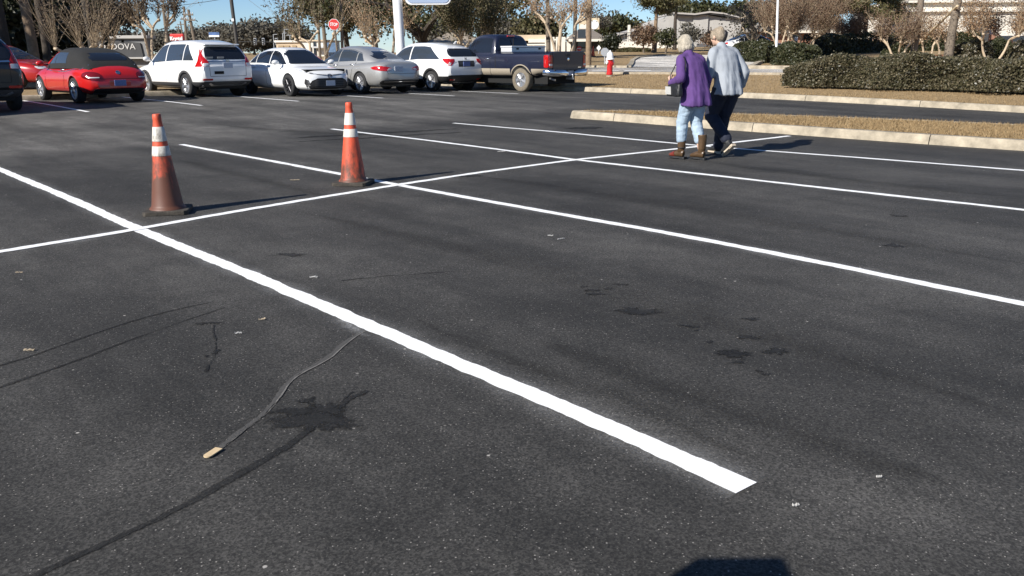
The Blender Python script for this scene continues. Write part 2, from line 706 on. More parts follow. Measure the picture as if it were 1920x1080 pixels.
def edge(name, pts, w, h, material=None):
    """a low concrete edging along ground points"""
    b = MB()
    for i in range(len(pts) - 1):
        a, c = Vector(pts[i][:2]), Vector(pts[i + 1][:2])
        k = max(1, int((c - a).length / 1.5))
        for j in range(k):
            p, q = a.lerp(c, j / k), a.lerp(c, (j + 1) / k)
            n_ = Vector((-(q - p).y, (q - p).x)).normalized() * w / 2
            vs = []
            for e in (p, q):
                z = gnd(e.x, e.y)
                vs += [(e.x - n_.x, e.y - n_.y, z - .1), (e.x - n_.x, e.y - n_.y, z + h), (e.x + n_.x, e.y + n_.y, z + h), (e.x + n_.x, e.y + n_.y, z - .1)]
            b.add(vs, [(0, 1, 5, 4), (1, 2, 6, 5), (2, 3, 7, 6), (0, 3, 2, 1), (4, 5, 6, 7)])
    return tag(b.build(name, material or M_CONC), kind='structure')


edge("kerb", s_near, .25, .07)
edge("kerb", [s_far[0], s_far[1], s_far[2]] + drv[0:6], .25, .12)
edge("kerb", [drv[11], drv[10], drv[9], drv[8], drv[7], drv[6]], .25, .12)
edge("kerb", s_far[-3:], .3, .16)
poly_sheet("pine_straw_bed", [at_g(*p) for p in ((1690, 111), (1760, 104), (1830, 101.5), (1920, 99.5), (2050, 99), (2050, 116), (1920, 117), (1800, 118), (1700, 115))], 1.5, .05, M_STRAW)
# white lane marks on the street
for p, q in (((1110, 136.2), (1160, 136.0)), ((1170, 136), (1220, 136)), ((1235, 127), (1262, 125.6))):
    a, c = at_g(*p), at_g(*q)
    d = (c - a).normalized()
    nn = Vector((-d.y, d.x, 0)) * .08
    b = MB()
    k = max(1, int((c - a).length))
    for j in range(k):
        e, g = a.lerp(c, j / k), a.lerp(c, (j + 1) / k)
        b.add([on(e - nn, .07), on(g - nn, .07), on(g + nn, .07), on(e + nn, .07)], [(0, 1, 2, 3)])
    tag(b.build("lane_mark", M_PAINT), kind='structure')


# ------------------------------------------------------------------ painted stall lines
def overspray_mat():
    m = mat("overspray", (.75, .75, .75), .8)
    N, L = m.node_tree.nodes, m.node_tree.links
    b, out = N["Principled BSDF"], N["Material Output"]
    uv = N.new("ShaderNodeUVMap")
    sp = N.new("ShaderNodeSeparateXYZ"); L.new(uv.outputs[0], sp.inputs[0])
    mr = N.new("ShaderNodeMapRange"); mr.inputs[1].default_value = 1; mr.inputs[2].default_value = 0; mr.inputs[3].default_value = 0; mr.inputs[4].default_value = .62
    ab = N.new("ShaderNodeMath"); ab.operation = 'ABSOLUTE'; L.new(sp.outputs[0], ab.inputs[0]); L.new(ab.outputs[0], mr.inputs[0])
    g = N.new("ShaderNodeNewGeometry")
    n = N.new("ShaderNodeTexNoise"); n.inputs["Scale"].default_value = 170; n.inputs["Detail"].default_value = 4
    L.new(g.outputs["Position"], n.inputs["Vector"])
    n2 = N.new("ShaderNodeTexNoise"); n2.inputs["Scale"].default_value = 3; L.new(g.outputs["Position"], n2.inputs["Vector"])
    pw = N.new("ShaderNodeMath"); pw.operation = 'POWER'; L.new(mr.outputs[0], pw.inputs[0]); pw.inputs[1].default_value = 2.6
    r2 = N.new("ShaderNodeMapRange"); r2.inputs[1].default_value = .35; r2.inputs[2].default_value = .65; r2.inputs[3].default_value = .2; r2.inputs[4].default_value = 1.6
    L.new(n.outputs["Fac"], r2.inputs[0])
    mu = N.new("ShaderNodeMath"); mu.operation = 'MULTIPLY'; L.new(pw.outputs[0], mu.inputs[0]); L.new(r2.outputs[0], mu.inputs[1])
    mu2 = N.new("ShaderNodeMath"); mu2.operation = 'MULTIPLY'; mu2.use_clamp = True
    r3 = N.new("ShaderNodeMapRange"); r3.inputs[1].default_value = .35; r3.inputs[2].default_value = .7; r3.inputs[3].default_value = .3; r3.inputs[4].default_value = 1.3
    L.new(n2.outputs["Fac"], r3.inputs[0]); L.new(mu.outputs[0], mu2.inputs[0]); L.new(r3.outputs[0], mu2.inputs[1])
    tr = N.new("ShaderNodeBsdfTransparent"); ms = N.new("ShaderNodeMixShader")
    L.new(mu2.outputs[0], ms.inputs[0]); L.new(tr.outputs[0], ms.inputs[1]); L.new(b.outputs[0], ms.inputs[2])
    L.new(ms.outputs[0], out.inputs[0])
    return m


M_SPRAY = overspray_mat()


def smooth_line(pts, step, soft=.3):
    """points every step metres along a gently curved ground line"""
    acc = [0]
    for i in range(1, len(pts)): acc.append(acc[-1] + (pts[i] - pts[i - 1]).length)
    kx = [(a, p.x) for a, p in zip(acc, pts)]
    ky = [(a, p.y) for a, p in zip(acc, pts)]
    n_ = int(acc[-1] / step)
    out = []
    for i in range(n_ + 1):
        q = acc[-1] * i / n_
        # linear with rounded joints
        def val(k):
            w = 0; s_ = 0
            for dq in (-soft, -soft / 2, 0, soft / 2, soft):
                x = min(max(q + dq, 0), acc[-1])
                for j in range(len(k) - 1):
                    if k[j][0] <= x <= k[j + 1][0] + 1e-9:
                        f_ = (x - k[j][0]) / (k[j + 1][0] - k[j][0]); s_ += k[j][1] * (1 - f_) + k[j + 1][1] * f_; w += 1; break
            return s_ / w
        out.append(Vector((val(kx), val(ky))) if 0 < i < n_ else Vector((pts[0] if i == 0 else pts[-1])[:2]))
    return out


def stripe(name, pts, w, off, material, jit=.004, step=.06, uv=False, taper=None, soft=.05):
    L_ = smooth_line([Vector((p[0], p[1])) for p in pts], step, soft)
    V, Q, n_ = [], [], len(L_)
    lo = hi = 0
    for i, p in enumerate(L_):
        d = (L_[min(i + 1, n_ - 1)] - L_[max(i - 1, 0)]).normalized()
        nr = Vector((-d.y, d.x))
        ww = w * (taper(i / (n_ - 1)) if taper else 1)
        lo = lo * .75 + random.uniform(-jit, jit); hi = hi * .75 + random.uniform(-jit, jit)
        for e in (nr * (ww / 2 + lo), nr * -(ww / 2 + hi)):
            V.append((p.x + e.x, p.y + e.y, gz(p.x, p.y) + off))
    Q = [(2 * i + 1, 2 * i + 3, 2 * i + 2, 2 * i) for i in range(n_ - 1)]
    o = np_mesh(name, np.array(V), np.array(Q), material)
    if uv:
        l = o.data.uv_layers.new(name="UVMap")
        for i in range(n_ - 1):
            for j, x in enumerate((-1, -1, 1, 1)): l.data[i * 4 + j].uv = (x, i * step)
    return tag(o, kind='structure')


LINES = [
    (((-420, 158), (-200, 236), (0, 318), (130, 372), (258, 430), (450, 508), (680, 606), (1000, 741), (1200, 826), (1400, 916)), .112),
    (((340, 271), (500, 300.5), (640, 327), (745, 347), (1000, 393), (1250, 437), (1500, 485), (1920, 571), (2200, 629)), .1),
    (((622, 242), (800, 263), (940, 281), (1080, 300), (1300, 325), (1600, 359), (1920, 394), (2300, 437)), .1),
    (((850, 231), (1050, 248), (1250, 267.5), (1330, 275), (1600, 295), (1920, 320), (2300, 350)), .1),
    (((-300, 528), (-100, 490), (0, 473), (130, 452), (258, 431), (400, 404.5), (560, 378), (745, 347.5), (900, 324), (1080, 300), (1330, 273), (1480, 255.5)), .1)]
for i, (px, w) in enumerate(LINES):
    pts = [at(*p) for p in px]
    stripe("painted_line", pts, w, .004 if i < 4 else .0075, M_PAINT, soft=.35, jit=.0045, step=.03)
    o = stripe("paint_overspray", pts, w + .3, .0025 if i < 4 else .0031, M_SPRAY, uv=True, soft=.35)
for px in ((165, 210), (378, 198), (560, 190), (718, 184), (852, 180), (972, 176)):
    p = at(*px)
    stripe("painted_line", [p, Vector((p.x, p.y)) + A2 * 6.3], .1, .004, M_PAINT, step=.25)


# ------------------------------------------------------------------ stains and drips on the asphalt
def soak(m, name, hard=.5, amount=.95, ns=28):
    """a copy of a stain material that thins out raggedly towards the rim (uv.x runs 0 inside to 1 at the rim)"""
    m = m.copy(); m.name = name
    N, L = m.node_tree.nodes, m.node_tree.links
    b, out = N["Principled BSDF"], N["Material Output"]
    uv = N.new("ShaderNodeUVMap"); sp = N.new("ShaderNodeSeparateXYZ"); L.new(uv.outputs[0], sp.inputs[0])
    ab = N.new("ShaderNodeMath"); ab.operation = 'ABSOLUTE'; L.new(sp.outputs[0], ab.inputs[0])
    g = N.new("ShaderNodeNewGeometry"); n = N.new("ShaderNodeTexNoise"); n.inputs["Scale"].default_value = ns; n.inputs["Detail"].default_value = 8; n.inputs["Roughness"].default_value = .75
    L.new(g.outputs["Position"], n.inputs["Vector"])
    ma = N.new("ShaderNodeMath"); ma.operation = 'MULTIPLY_ADD'; L.new(n.outputs["Fac"], ma.inputs[0]); ma.inputs[1].default_value = 1.5; ma.inputs[2].default_value = .25
    su = N.new("ShaderNodeMath"); su.operation = 'SUBTRACT'; L.new(ma.outputs[0], su.inputs[0]); L.new(ab.outputs[0], su.inputs[1])
    mr = N.new("ShaderNodeMapRange"); mr.interpolation_type = 'SMOOTHSTEP'; L.new(su.outputs[0], mr.inputs[0])
    mr.inputs[1].default_value = 0; mr.inputs[2].default_value = hard; mr.inputs[3].default_value = 0; mr.inputs[4].default_value = amount
    tr = N.new("ShaderNodeBsdfTransparent"); ms = N.new("ShaderNodeMixShader")
    L.new(mr.outputs[0], ms.inputs[0]); L.new(tr.outputs[0], ms.inputs[1]); L.new(b.outputs[0], ms.inputs[2]); L.new(ms.outputs[0], out.inputs[0])
    return m


M_STAIN0, M_TRACK0 = M_STAIN, M_TRACK
M_STAIN = soak(M_STAIN0, "soaked_oil", .55, .93)
M_TRACK = soak(M_TRACK0, "scuffed_rubber", .8, .85, 16)
def blot(px, rx, ry, rough=.35, seed=0, off=.0025, rot=0.0, material=None, name="oil_stain"):
    """an uneven oily patch: rx across, ry in depth (metres)"""
    c = at(*px)
    r_ = random.Random(seed)
    ph = [r_.uniform(0, 6.28) for _ in range(9)]
    am = [r_.uniform(.3, 1) / (k + 1) ** .55 for k in range(9)]
    P = []
    for i in range(64):
        a = 2 * math.pi * i / 64
        k = 1 + rough * sum(m * math.sin((j + 2) * a + q) for j, (m, q) in enumerate(zip(am, ph))) * .6 + r_.uniform(-.08, .08) * rough * 2
        k = max(.25, k)
        x, y = rx * k * math.cos(a), ry * k * math.sin(a)
        P.append((c.x + x * math.cos(rot) - y * math.sin(rot), c.y + x * math.sin(rot) + y * math.cos(rot)))
    b = MB()
    off += .00003 * (seed % 31)
    P = [(c.x + (p[0] - c.x) * 1.25, c.y + (p[1] - c.y) * 1.25) for p in P]
    b.add([(p[0], p[1], gz(*p) + off) for p in P] + [(c.x, c.y, gz(c.x, c.y) + off)], [(i, (i + 1) % 64, 64) for i in range(64)])
    o = b.build(name, material or M_STAIN)
    l = o.data.uv_layers.new(name="UVMap")
    for q in o.data.polygons:
        for li in q.loop_indices: l.data[li].uv = (0 if o.data.loops[li].vertex_index == 64 else 1, 0)
    return tag(o, kind='structure')


blot((592, 787), .135, .12, .5, 3)
blot((556, 772), .085, .045, .6, 8)
blot((612, 768), .075, .06, .6, 12)
blot((575, 752), .035, .03, .6, 21)
blot((618, 800), .05, .03, .6, 26)
for i, (x, y, rx, ry) in enumerate(((545, 478, .10, .05), (1195, 585, .10, .075), (1375, 664, .085, .055), (1455, 659, .055, .05), (1402, 633, .055, .03),
                                    (1110, 545, .035, .03), (1140, 542, .03, .02), (1116, 552, .05, .028), (1165, 534, .05, .018), (1095, 538, .02, .02),
                                    (1290, 612, .022, .018), (1303, 614, .022, .016), (1306, 620, .013, .012), (1276, 611, .017, .013), (1331, 642, .02, .014),
                                    (1405, 598, .04, .02), (1415, 600, .03, .015), (1385, 680, .03, .018), (1424, 697, .018, .014), (1436, 703, .022, .014),
                                    (398, 606, .05, .016), (375, 608, .03, .014), (655, 614, .035, .03), (1685, 405, .06, .05), (1676, 461, .06, .06),
                                    (430, 502, .05, .04), (880, 330, .12, .1), (1100, 240, .3, .2), (405, 660, .018, .03), (387, 668, .012, .012))):
    blot((x, y), rx, ry, .55, 40 + i, off=.0021 + .0001 * (i % 4))
# wet run-off lines and tyre marks
W_ = lambda *p: [at(*q) for q in p]
stripe("oil_trail", W_((625, 770), (560, 822), (500, 862), (430, 900), (330, 957), (230, 1005), (120, 1055), (40, 1095)), .066, .0023, M_STAIN, jit=.004, step=.03, taper=lambda q: .9 - .35 * q, uv=True)
stripe("oil_trail", W_((690, 733), (655, 748), (622, 772)), .07, .0026, M_STAIN, jit=.014, step=.02, taper=lambda q: .15 + q, uv=True)
stripe("oil_trail", W_((662, 735), (636, 757)), .014, .0027, M_STAIN, jit=.006, step=.02, uv=True)
stripe("tyre_mark", W_((-60, 703), (60, 668), (170, 628), (270, 596), (355, 575), (400, 566)), .03, .0024, M_TRACK, step=.05, jit=.005, taper=lambda q: 1 - .75 * q, uv=True)
stripe("tyre_mark", W_((-60, 748), (60, 706), (140, 679), (260, 632), (330, 607), (420, 577)), .034, .0024, M_TRACK, step=.05, jit=.005, taper=lambda q: 1 - .7 * q, uv=True)
stripe("oil_trail", W_((400, 610), (404, 640), (408, 655), (396, 675), (384, 697)), .014, .0025, M_STAIN, jit=.006, step=.02, uv=True)
stripe("tyre_mark", W_((640, 527), (720, 518), (800, 513), (870, 508)), .03, .0024, M_TRACK, jit=.01, step=.05, uv=True)
for y0, y1 in ((258, 246), (266, 252)):
    stripe("tyre_mark", W_((560, y0), (700, y0 - 8), (860, y1 - 4)), .25, .0022, M_TRACK, jit=.05, step=.1, uv=True)

# broad darker paths worn by wheels along the stalls
M_WORN = soak(M_TRACK0, "worn_path", 1.3, .24, 2.6)
for px, w, o_ in ((((600, 405), (800, 452), (1050, 520), (1400, 622), (1900, 775)), .75, .0012), (((780, 600), (950, 672), (1150, 752), (1420, 862)), .22, .0014),
               (((900, 330), (1200, 375), (1600, 440), (1950, 500)), .7, .0012), (((330, 300), (480, 335), (620, 370)), .5, .0013),
               (((1330, 305), (1600, 340), (1920, 372)), .6, .0012),
               (((420, 236), (560, 246), (760, 256)), .8, .0012), (((1000, 640), (1300, 740), (1800, 920)), .5, .0013)):
    stripe("worn_path", W_(*px), w, o_, M_WORN, jit=.03, step=.15, uv=True, soft=.5, taper=lambda q: max(.02, math.sin(math.pi * q) ** .6))

# old paler drip running from the long line to the paint stick
M_DRIP = mat("dried_drip", (.072, .068, .062), .8, noise=(60, .3), bump=(120, .4))
M_DRIPEDGE = mat("dried_drip_rim", (.17, .16, .145), .8, noise=(80, .4))
drip = W_((683, 620), (662, 632), (638, 651), (617, 671), (590, 686), (560, 700), (537, 720), (520, 745), (503, 768), (480, 789), (450, 810), (425, 830), (408, 843))
stripe("dried_drip", drip, .027, .0032, M_DRIP, jit=.0035, step=.02, taper=lambda q: .75 + .5 * math.sin(q * 9) * .25 + .2 * q)
stripe("dried_drip", [Vector((p.x + .0125, p.y - .004)) for p in drip], .0045, .0036, M_DRIPEDGE, jit=.002, step=.02, taper=lambda q: max(.1, 1.1 - .8 * q + .3 * math.sin(q * 23)))
M_PUFF = overspray_mat(); M_PUFF.name = "paint_puff"
stripe("paint_overspray", W_((640, 600), (668, 614), (700, 630)), .22, .0034, M_SPRAY, uv=True, step=.03, jit=.02, taper=lambda q: max(.2, math.sin(q * math.pi)))

# ------------------------------------------------------------------ litter
M_WOOD = mat("bare_wood", (.62, .47, .28), .7, noise=(40, .15))
M_PAPER = mat("white_paper", (.36, .35, .33), .8)
M_LEAFDRY = mat("dry_leaf", (.36, .29, .20), .8)
p0, p1 = at(385, 861), at(411, 844)
d = (p1 - p0); ln = d.length; ang = math.atan2(d.y, d.x)
b = MB()
pl = []
for i in range(17): pl.append((.016 * math.cos(math.pi / 2 + math.pi * i / 16) - ln / 2 + .016, .016 * math.sin(math.pi / 2 + math.pi * i / 16)))
for i in range(3): pl.append((ln / 2, -.016 + .016 * i))
b.prism(pl, 0, .004)
o = b.build("paint_stick", M_WOOD)
o.location = on((p0 + p1) / 2, .006, gz); o.rotation_euler = (0, 0, ang)
tag(o, "pale wooden stir stick lying at the end of the dried paint drip", "stick")


def scrap(name, px, l, w, rz, material, label, cat, seed=1, group=None):
    r_ = random.Random(seed)
    l *= .75; w *= .75
    b = MB()
    n_ = 9
    top = [(-l / 2 + l * i / (n_ - 1), w / 2 * r_.uniform(.4, 1)) for i in range(n_)]
    bot = [(-l / 2 + l * i / (n_ - 1), -w / 2 * r_.uniform(.4, 1)) for i in range(n_)]
    z = [r_.uniform(.003, .010) for _ in range(n_)]
    V_ = [(p[0], p[1], h) for p, h in zip(top, z)] + [(p[0], p[1], h * .6) for p, h in zip(bot, z)] + [(p[0], p[1], h - .003) for p, h in zip(top, z)] + [(p[0], p[1], h * .6 - .003) for p, h in zip(bot, z)]
    F_ = []
    for i in range(n_ - 1):
        F_ += [(n_ + i, n_ + i + 1, i + 1, i), (2 * n_ + i, 2 * n_ + i + 1, 3 * n_ + i + 1, 3 * n_ + i), (i, i + 1, 2 * n_ + i + 1, 2 * n_ + i), (n_ + i + 1, n_ + i, 3 * n_ + i, 3 * n_ + i + 1)]
    o = b.add(V_, F_).build(name, material)
    o.location = on(at(*px), .004, gz); o.rotation_euler = (0, 0, rz)
    return tag(o, label, cat, group)


scrap("paper_scrap", (447, 626), .05, .02, .2, M_PAPER, "small crumpled white paper scrap left of the long painted line, below a yellow leaf", "litter", 1)
scrap("fallen_leaf", (492, 600), .055, .02, .5, M_LEAFDRY, "yellow tan leaf on the asphalt above the crumpled white scrap", "leaf", 2)
scrap("fallen_leaf", (55, 658), .07, .025, .1, M_LEAFDRY, "curled pale leaf beside the upper dark tyre mark", "leaf", 3)
scrap("paper_scrap", (588, 521), .07, .03, .1, M_PAPER, "flat white scrap right of the long line near a small dark stain", "litter", 4)
scrap("drinking_straw", (1052, 449), .11, .012, .75, M_PAPER, "thin white straw piece lying in the middle stall", "litter", 5)
scrap("paper_scrap", (1032, 443), .06, .025, -.2, M_PAPER, "small white scrap beside the thin straw piece", "litter", 6)
scrap("fallen_leaf", (36, 512), .06, .02, .2, M_LEAFDRY, "pale leaf nearest the frame edge under the cross line", "leaf", 7)
scrap("paper_scrap", (1492, 950), .035, .015, .3, M_PAPER, "tiny torn white flake past the near end of the long line", "litter", 8)
scrap("paper_scrap", (1648, 897), .03, .012, .3, M_PAPER, "tiny white flake on bare asphalt right of the long line's end", "litter", 9)
scrap("fallen_leaf", (940, 285), .16, .05, .1, M_PAPER, "whitish flattened leaf touching the third stall line", "leaf", 10)
scrap("fallen_leaf", (553, 338), .14, .05, .4, M_LEAFDRY, "pale leaf on the asphalt between the two traffic cones", "leaf", 11)

# ------------------------------------------------------------------ dry grass blades on the island and verges
M_BLADE = leafmat("dry_grass_blade", ((.30, .20, .10), (.42, .30, .16), (.22, .15, .07), (.36, .27, .15)), .8, .2)


def blades(name, pts, h):
    n_ = len(pts)
    P = np.array(pts)
    d = rng.normal(size=(n_, 3)); d[:, 2] = np.abs(d[:, 2]) + .6
    d /= np.linalg.norm(d, axis=1)[:, None]
    hh = h * rng.uniform(.5, 1.5, n_)[:, None]
    w = np.cross(d, rng.normal(size=(n_, 3))); w /= np.linalg.norm(w, axis=1)[:, None]
    V_ = np.stack([P - w * .006 - d * .01, P + w * .006 - d * .01, P + d * hh], 1).reshape(-1, 3)
    return tag(np_mesh(name, V_, np.arange(3 * n_).reshape(-1, 3), M_BLADE), kind='stuff')


pts = []
for k in range(len(near) - 1):
    pass
isl = [Vector(p) for p in isl_poly]


def in_poly(q, poly):
    c = False
    for i in range(len(poly)):
        a, b_ = poly[i], poly[(i + 1) % len(poly)]
        if (a.y > q.y) != (b_.y > q.y) and q.x < (b_.x - a.x) * (q.y - a.y) / (b_.y - a.y) + a.x: c = not c
    return c


x0, x1 = min(p.x for p in isl), max(p.x for p in isl)
y0, y1 = min(p.y for p in isl), max(p.y for p in isl)
while len(pts) < 26000:
    q = Vector((random.uniform(x0, x1), random.uniform(y0, y1)))
    if abs(q.x) < .68 * q.y and in_poly(q, isl): pts.append((q.x, q.y, gz(q.x, q.y) + .145))
blades("dry_grass", pts, .05)
pts = []
while len(pts) < 40000:
    s, t = random.uniform(2, S_F + 3), TK + .17 + 11 * random.random() ** 1.6
    q = P_st(s, t)
    if q.y > 5 and abs(q.x) < .66 * q.y and q.y < 45: pts.append((q.x, q.y, gnd(q.x, q.y)))
blades("dry_grass", pts, .05)
# ------------------------------------------------------------------ vehicles (nose along +x, left side +y)
M_TYRE = mat("tyre_rubber", (.018, .018, .019), .8, bump=(80, .3))
M_TYREDUST = mat("dusty_tyre_rubber", (.16, .135, .10), .9, noise=(12, .3))
M_RIM = mat("alloy_rim", (.62, .62, .63), .3, metal=.85)
M_RIMDARK = mat("dark_alloy_rim", (.05, .05, .055), .35, metal=.6)
M_GLASS = mat("tinted_glass", (.012, .015, .022), .04, spec=.6)
M_GLASSL = mat("car_glass", (.035, .045, .06), .04, spec=.7)
M_BLACKP = mat("black_plastic", (.014, .014, .015), .55)
M_GREYP = mat("grey_plastic", (.05, .05, .053), .6)
M_CHROME = mat("chrome", (.75, .75, .76), .12, metal=1)
M_LAMPR = mat("red_lamp", (.42, .008, .008), .12, spec=.6, coat=.6)
M_LAMPC = mat("clear_lamp", (.55, .56, .58), .12, spec=.7, coat=.6)
M_PLATE = mat("plate_face", (.42, .45, .52), .5, noise=(55, .5))
M_PLATEB = mat("blue_plate_face", (.12, .16, .34), .5, noise=(55, .7))
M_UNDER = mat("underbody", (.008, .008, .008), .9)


def paint(name, col, metal=0.0, rough=.32, coat=.9):
    return mat(name, col, rough, metal=metal, coat=coat, noise=(1.2, .03))


class Car:
    """low body and cabin given by curves along x; lamps, glass and trim are laid on its surface"""

    def __init__(self, spec):
        self.s = spec
        c = spec
        self.L = c['len']
        x0, x1 = -c['len'] / 2, c['len'] / 2
        ns = 72
        xs_ = [x0 + (x1 - x0) * (0.5 - 0.5 * math.cos(math.pi * i / ns)) * 1.0 for i in range(ns + 1)]
        V, F, m = [], [], 28
        for x in xs_:
            zt, zb, w = catmull(c['top'], x), catmull(c['bot'], x), catmull(c['wid'], x)
            V += self.ring(x, zt, zb, w, m, c.get('shoulder', 4.2), c.get('sill', 7.0), c.get('tuck', .06))
        k = m
        for i in range(ns):
            for j in range(k):
                j2 = (j + 1) % k
                F.append((i * k + j, i * k + j2, (i + 1) * k + j2, (i + 1) * k + j))
        F.append(tuple(reversed(range(k)))); F.append(tuple(ns * k + j for j in range(k)))
        self.low = (V, F)
        self.cab = None
        if 'roof' in c:
            V2, F2, m2 = [], [], 15
            r0, r1 = c['roof'][0][0], c['roof'][-1][0]
            for i in range(ns + 1):
                x = r0 + (r1 - r0) * (0.5 - 0.5 * math.cos(math.pi * i / ns))
                zr = catmull(c['roof'], x)
                zbelt = min(catmull(c['top'], x), c.get('belt', 9)) - .12
                W, tb = catmull(c['cabw'], x), c.get('tumble', .2)
                H = max(.01, zr - zbelt)
                for q in range(m2):
                    a = math.pi * q / (m2 - 1)
                    cs, sn = math.cos(a), math.sin(a)
                    y = math.copysign(abs(cs) ** (2 / c.get('cabn', 5.0)), cs)
                    zz = abs(sn) ** (2 / c.get('cabm', 4.2))
                    V2.append((x, W * y * (1 - tb * zz * H / c.get('cabh', .5)), zbelt + H * zz))
            for i in range(ns):
                for q in range(m2 - 1):
                    F2.append((i * m2 + q, (i + 1) * m2 + q, (i + 1) * m2 + q + 1, i * m2 + q + 1))
                F2.append((i * m2 + m2 - 1, (i + 1) * m2 + m2 - 1, (i + 1) * m2, i * m2))
            F2.append(tuple(range(m2))); F2.append(tuple(reversed([ns * m2 + q for q in range(m2)])))
            self.cab = (V2, F2)
        v, f = list(self.low[0]), list(self.low[1])
        if self.cab:
            n_ = len(v); v += self.cab[0]; f += [tuple(i + n_ for i in q) for q in self.cab[1]]
        tri = []
        for q in f:
            for i in range(1, len(q) - 1): tri.append((q[0], q[i], q[i + 1]))
        self.bvh = BVHTree.FromPolygons([Vector(p) for p in v], tri)

    def ring(self, x, zt, zb, w, m, ne, ns_, tuck):
        zc = zb + (zt - zb) * .55
        out = []
        for j in range(m):
            a = 2 * math.pi * j / m + math.pi / m
            cs, sn = math.cos(a), math.sin(a)
            e = ne if sn > 0 else ns_
            y = w * math.copysign(abs(cs) ** (2 / e), cs)
            z = zc + (zt - zc if sn > 0 else zc - zb) * math.copysign(abs(sn) ** (2 / e), sn)
            f = (z - zb) / max(.01, zt - zb)
            y *= 1 - tuck * (f - .55) ** 2 * 2.2 - (.05 * max(0, .25 - f) * 4)
            out.append((x, y, z))
        return out

    def surf(self, face, u, v):
        """point on the car seen from one side: left/right use (x,z), rear/front (y,z), top (x,y)"""
        o, d = {'left': ((u, 5, v), (0, -1, 0)), 'right': ((u, -5, v), (0, 1, 0)), 'rear': ((-9, u, v), (1, 0, 0)),
                'front': ((9, u, v), (-1, 0, 0)), 'top': ((u, v, 5), (0, 0, -1))}[face]
        h = self.bvh.ray_cast(Vector(o), Vector(d))
        return (h[0], h[1], Vector(d)) if h[0] else (None, None, None)

    def patch(self, mb, face, poly, off=.006, d=.05, thick=.02):
        vs, fs = fill2d(poly, d)
        P, ok = [], []
        for q in vs:
            p, n_, dr = self.surf(face, q.x, q.y)
            if p is None: P.append(None); continue
            P.append((p - dr * off, p + dr * thick))
        def ok_(f):
            if any(P[i] is None for i in f): return False
            ds = [P[i][0].dot(dr_) for i in f]
            return max(ds) - min(ds) < max(.10, 2.6 * d)
        dr_ = self.surf(face, 0, .6)[2] if face != 'top' else Vector((0, 0, -1))
        dr_ = dr_ or Vector((0, 0, 0))
        g = [f for f in fs if ok_(f)]
        used = sorted({i for f in g for i in f})
        ix = {k: j for j, k in enumerate(used)}
        edges = {}
        for f in g:
            for i in range(3):
                e = (f[i], f[(i + 1) % 3])
                edges[e] = 1
        V = [P[i][0] for i in used]
        F = [tuple(ix[i] for i in f) for f in g]
        n_ = len(V)
        for (a, b) in edges:
            if (b, a) not in edges:
                V += [P[a][0], P[b][0], P[b][1], P[a][1]]
                F.append((n_, n_ + 1, n_ + 2, n_ + 3)); n_ += 4
        mb.add(V, F)
        return mb

    def build(self, root, body_m, mats):
        s = self.s
        b = MB(); b.add(*self.low)
        body = b.build("body", body_m, root, smooth=35)
        cutter = None
        cb = MB()
        for wx in s['axles']:
            for sd_ in (-1, 1):
                M = Matrix.Translation((wx, sd_ * (s['track'] + .3), s['wr'])) @ Matrix.Rotation(math.pi / 2, 4, 'X')
                cb.lathe([(s['wr'] * s.get('arch', 1.14), -.62), (s['wr'] * s.get('arch', 1.14), .62)], 40, M)
        cutter = cb.build("cutter", M_UNDER)
        bm_ = body.modifiers.new("cut", 'BOOLEAN'); bm_.object = cutter; bm_.operation = 'DIFFERENCE'; bm_.solver = 'EXACT'
        if 'bed' in s:
            x0, x1, hw, z = s['bed']
            bb = MB().box(((x0 + x1) / 2, 0, z + .6), (x1 - x0, hw * 2, 1.2)).build("bedcut", M_UNDER)
            m2 = body.modifiers.new("bed", 'BOOLEAN'); m2.object = bb; m2.solver = 'EXACT'
        evaluated(body)
        body.data.shade_smooth()
        body.data.set_sharp_from_angle(angle=R(35))
        for o in [cutter] + ([bb] if 'bed' in s else []):
            me = o.data
            bpy.data.objects.remove(o); bpy.data.meshes.remove(me)
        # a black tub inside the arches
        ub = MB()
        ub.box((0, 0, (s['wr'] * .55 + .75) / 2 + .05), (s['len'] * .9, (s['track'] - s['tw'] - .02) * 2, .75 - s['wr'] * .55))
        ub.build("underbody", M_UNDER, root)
        if self.cab:
            c = MB(); c.add(*self.cab)
            c.build("cabin", mats.get('cabin', body_m), root, smooth=35)
        return body

    def part(self, root, name, material, patches, **k):
        b = MB()
        for face, poly in patches: self.patch(b, face, poly, **k)
        return b.build(name, material, root, smooth=50)

    def side_glass(self, root, splits, margin=.075, lean=.0, material=None, base=.03, both=True, curve=None):
        """splits: list of (x0, x1) windows; the top edge follows the roof"""
        s = self.s
        for face in (('left', 'right') if both else ('left',)):
            for (xa, xb, la, lb) in splits:
                z0 = lambda x: min(catmull(s['top'], x), s.get('belt', 9)) + base
                top = lambda x: catmull(curve or s['roof'], x) - margin
                n_ = 16
                P = []
                for i in range(n_ + 1):
                    x = xa + (xb - xa) * i / n_
                    P.append((x, z0(x)))
                T = []
                for i in range(n_ + 1):
                    f_ = i / n_
                    x = xa + la + (xb + lb - xa - la) * f_
                    T.append((x, top(x)))
                T = [(x, max(z, z0(x) + .012)) for x, z in T]
                poly = P + list(reversed(T))
                self.part(root, "side_window", material or M_GLASS, [(face, poly)], off=.005)


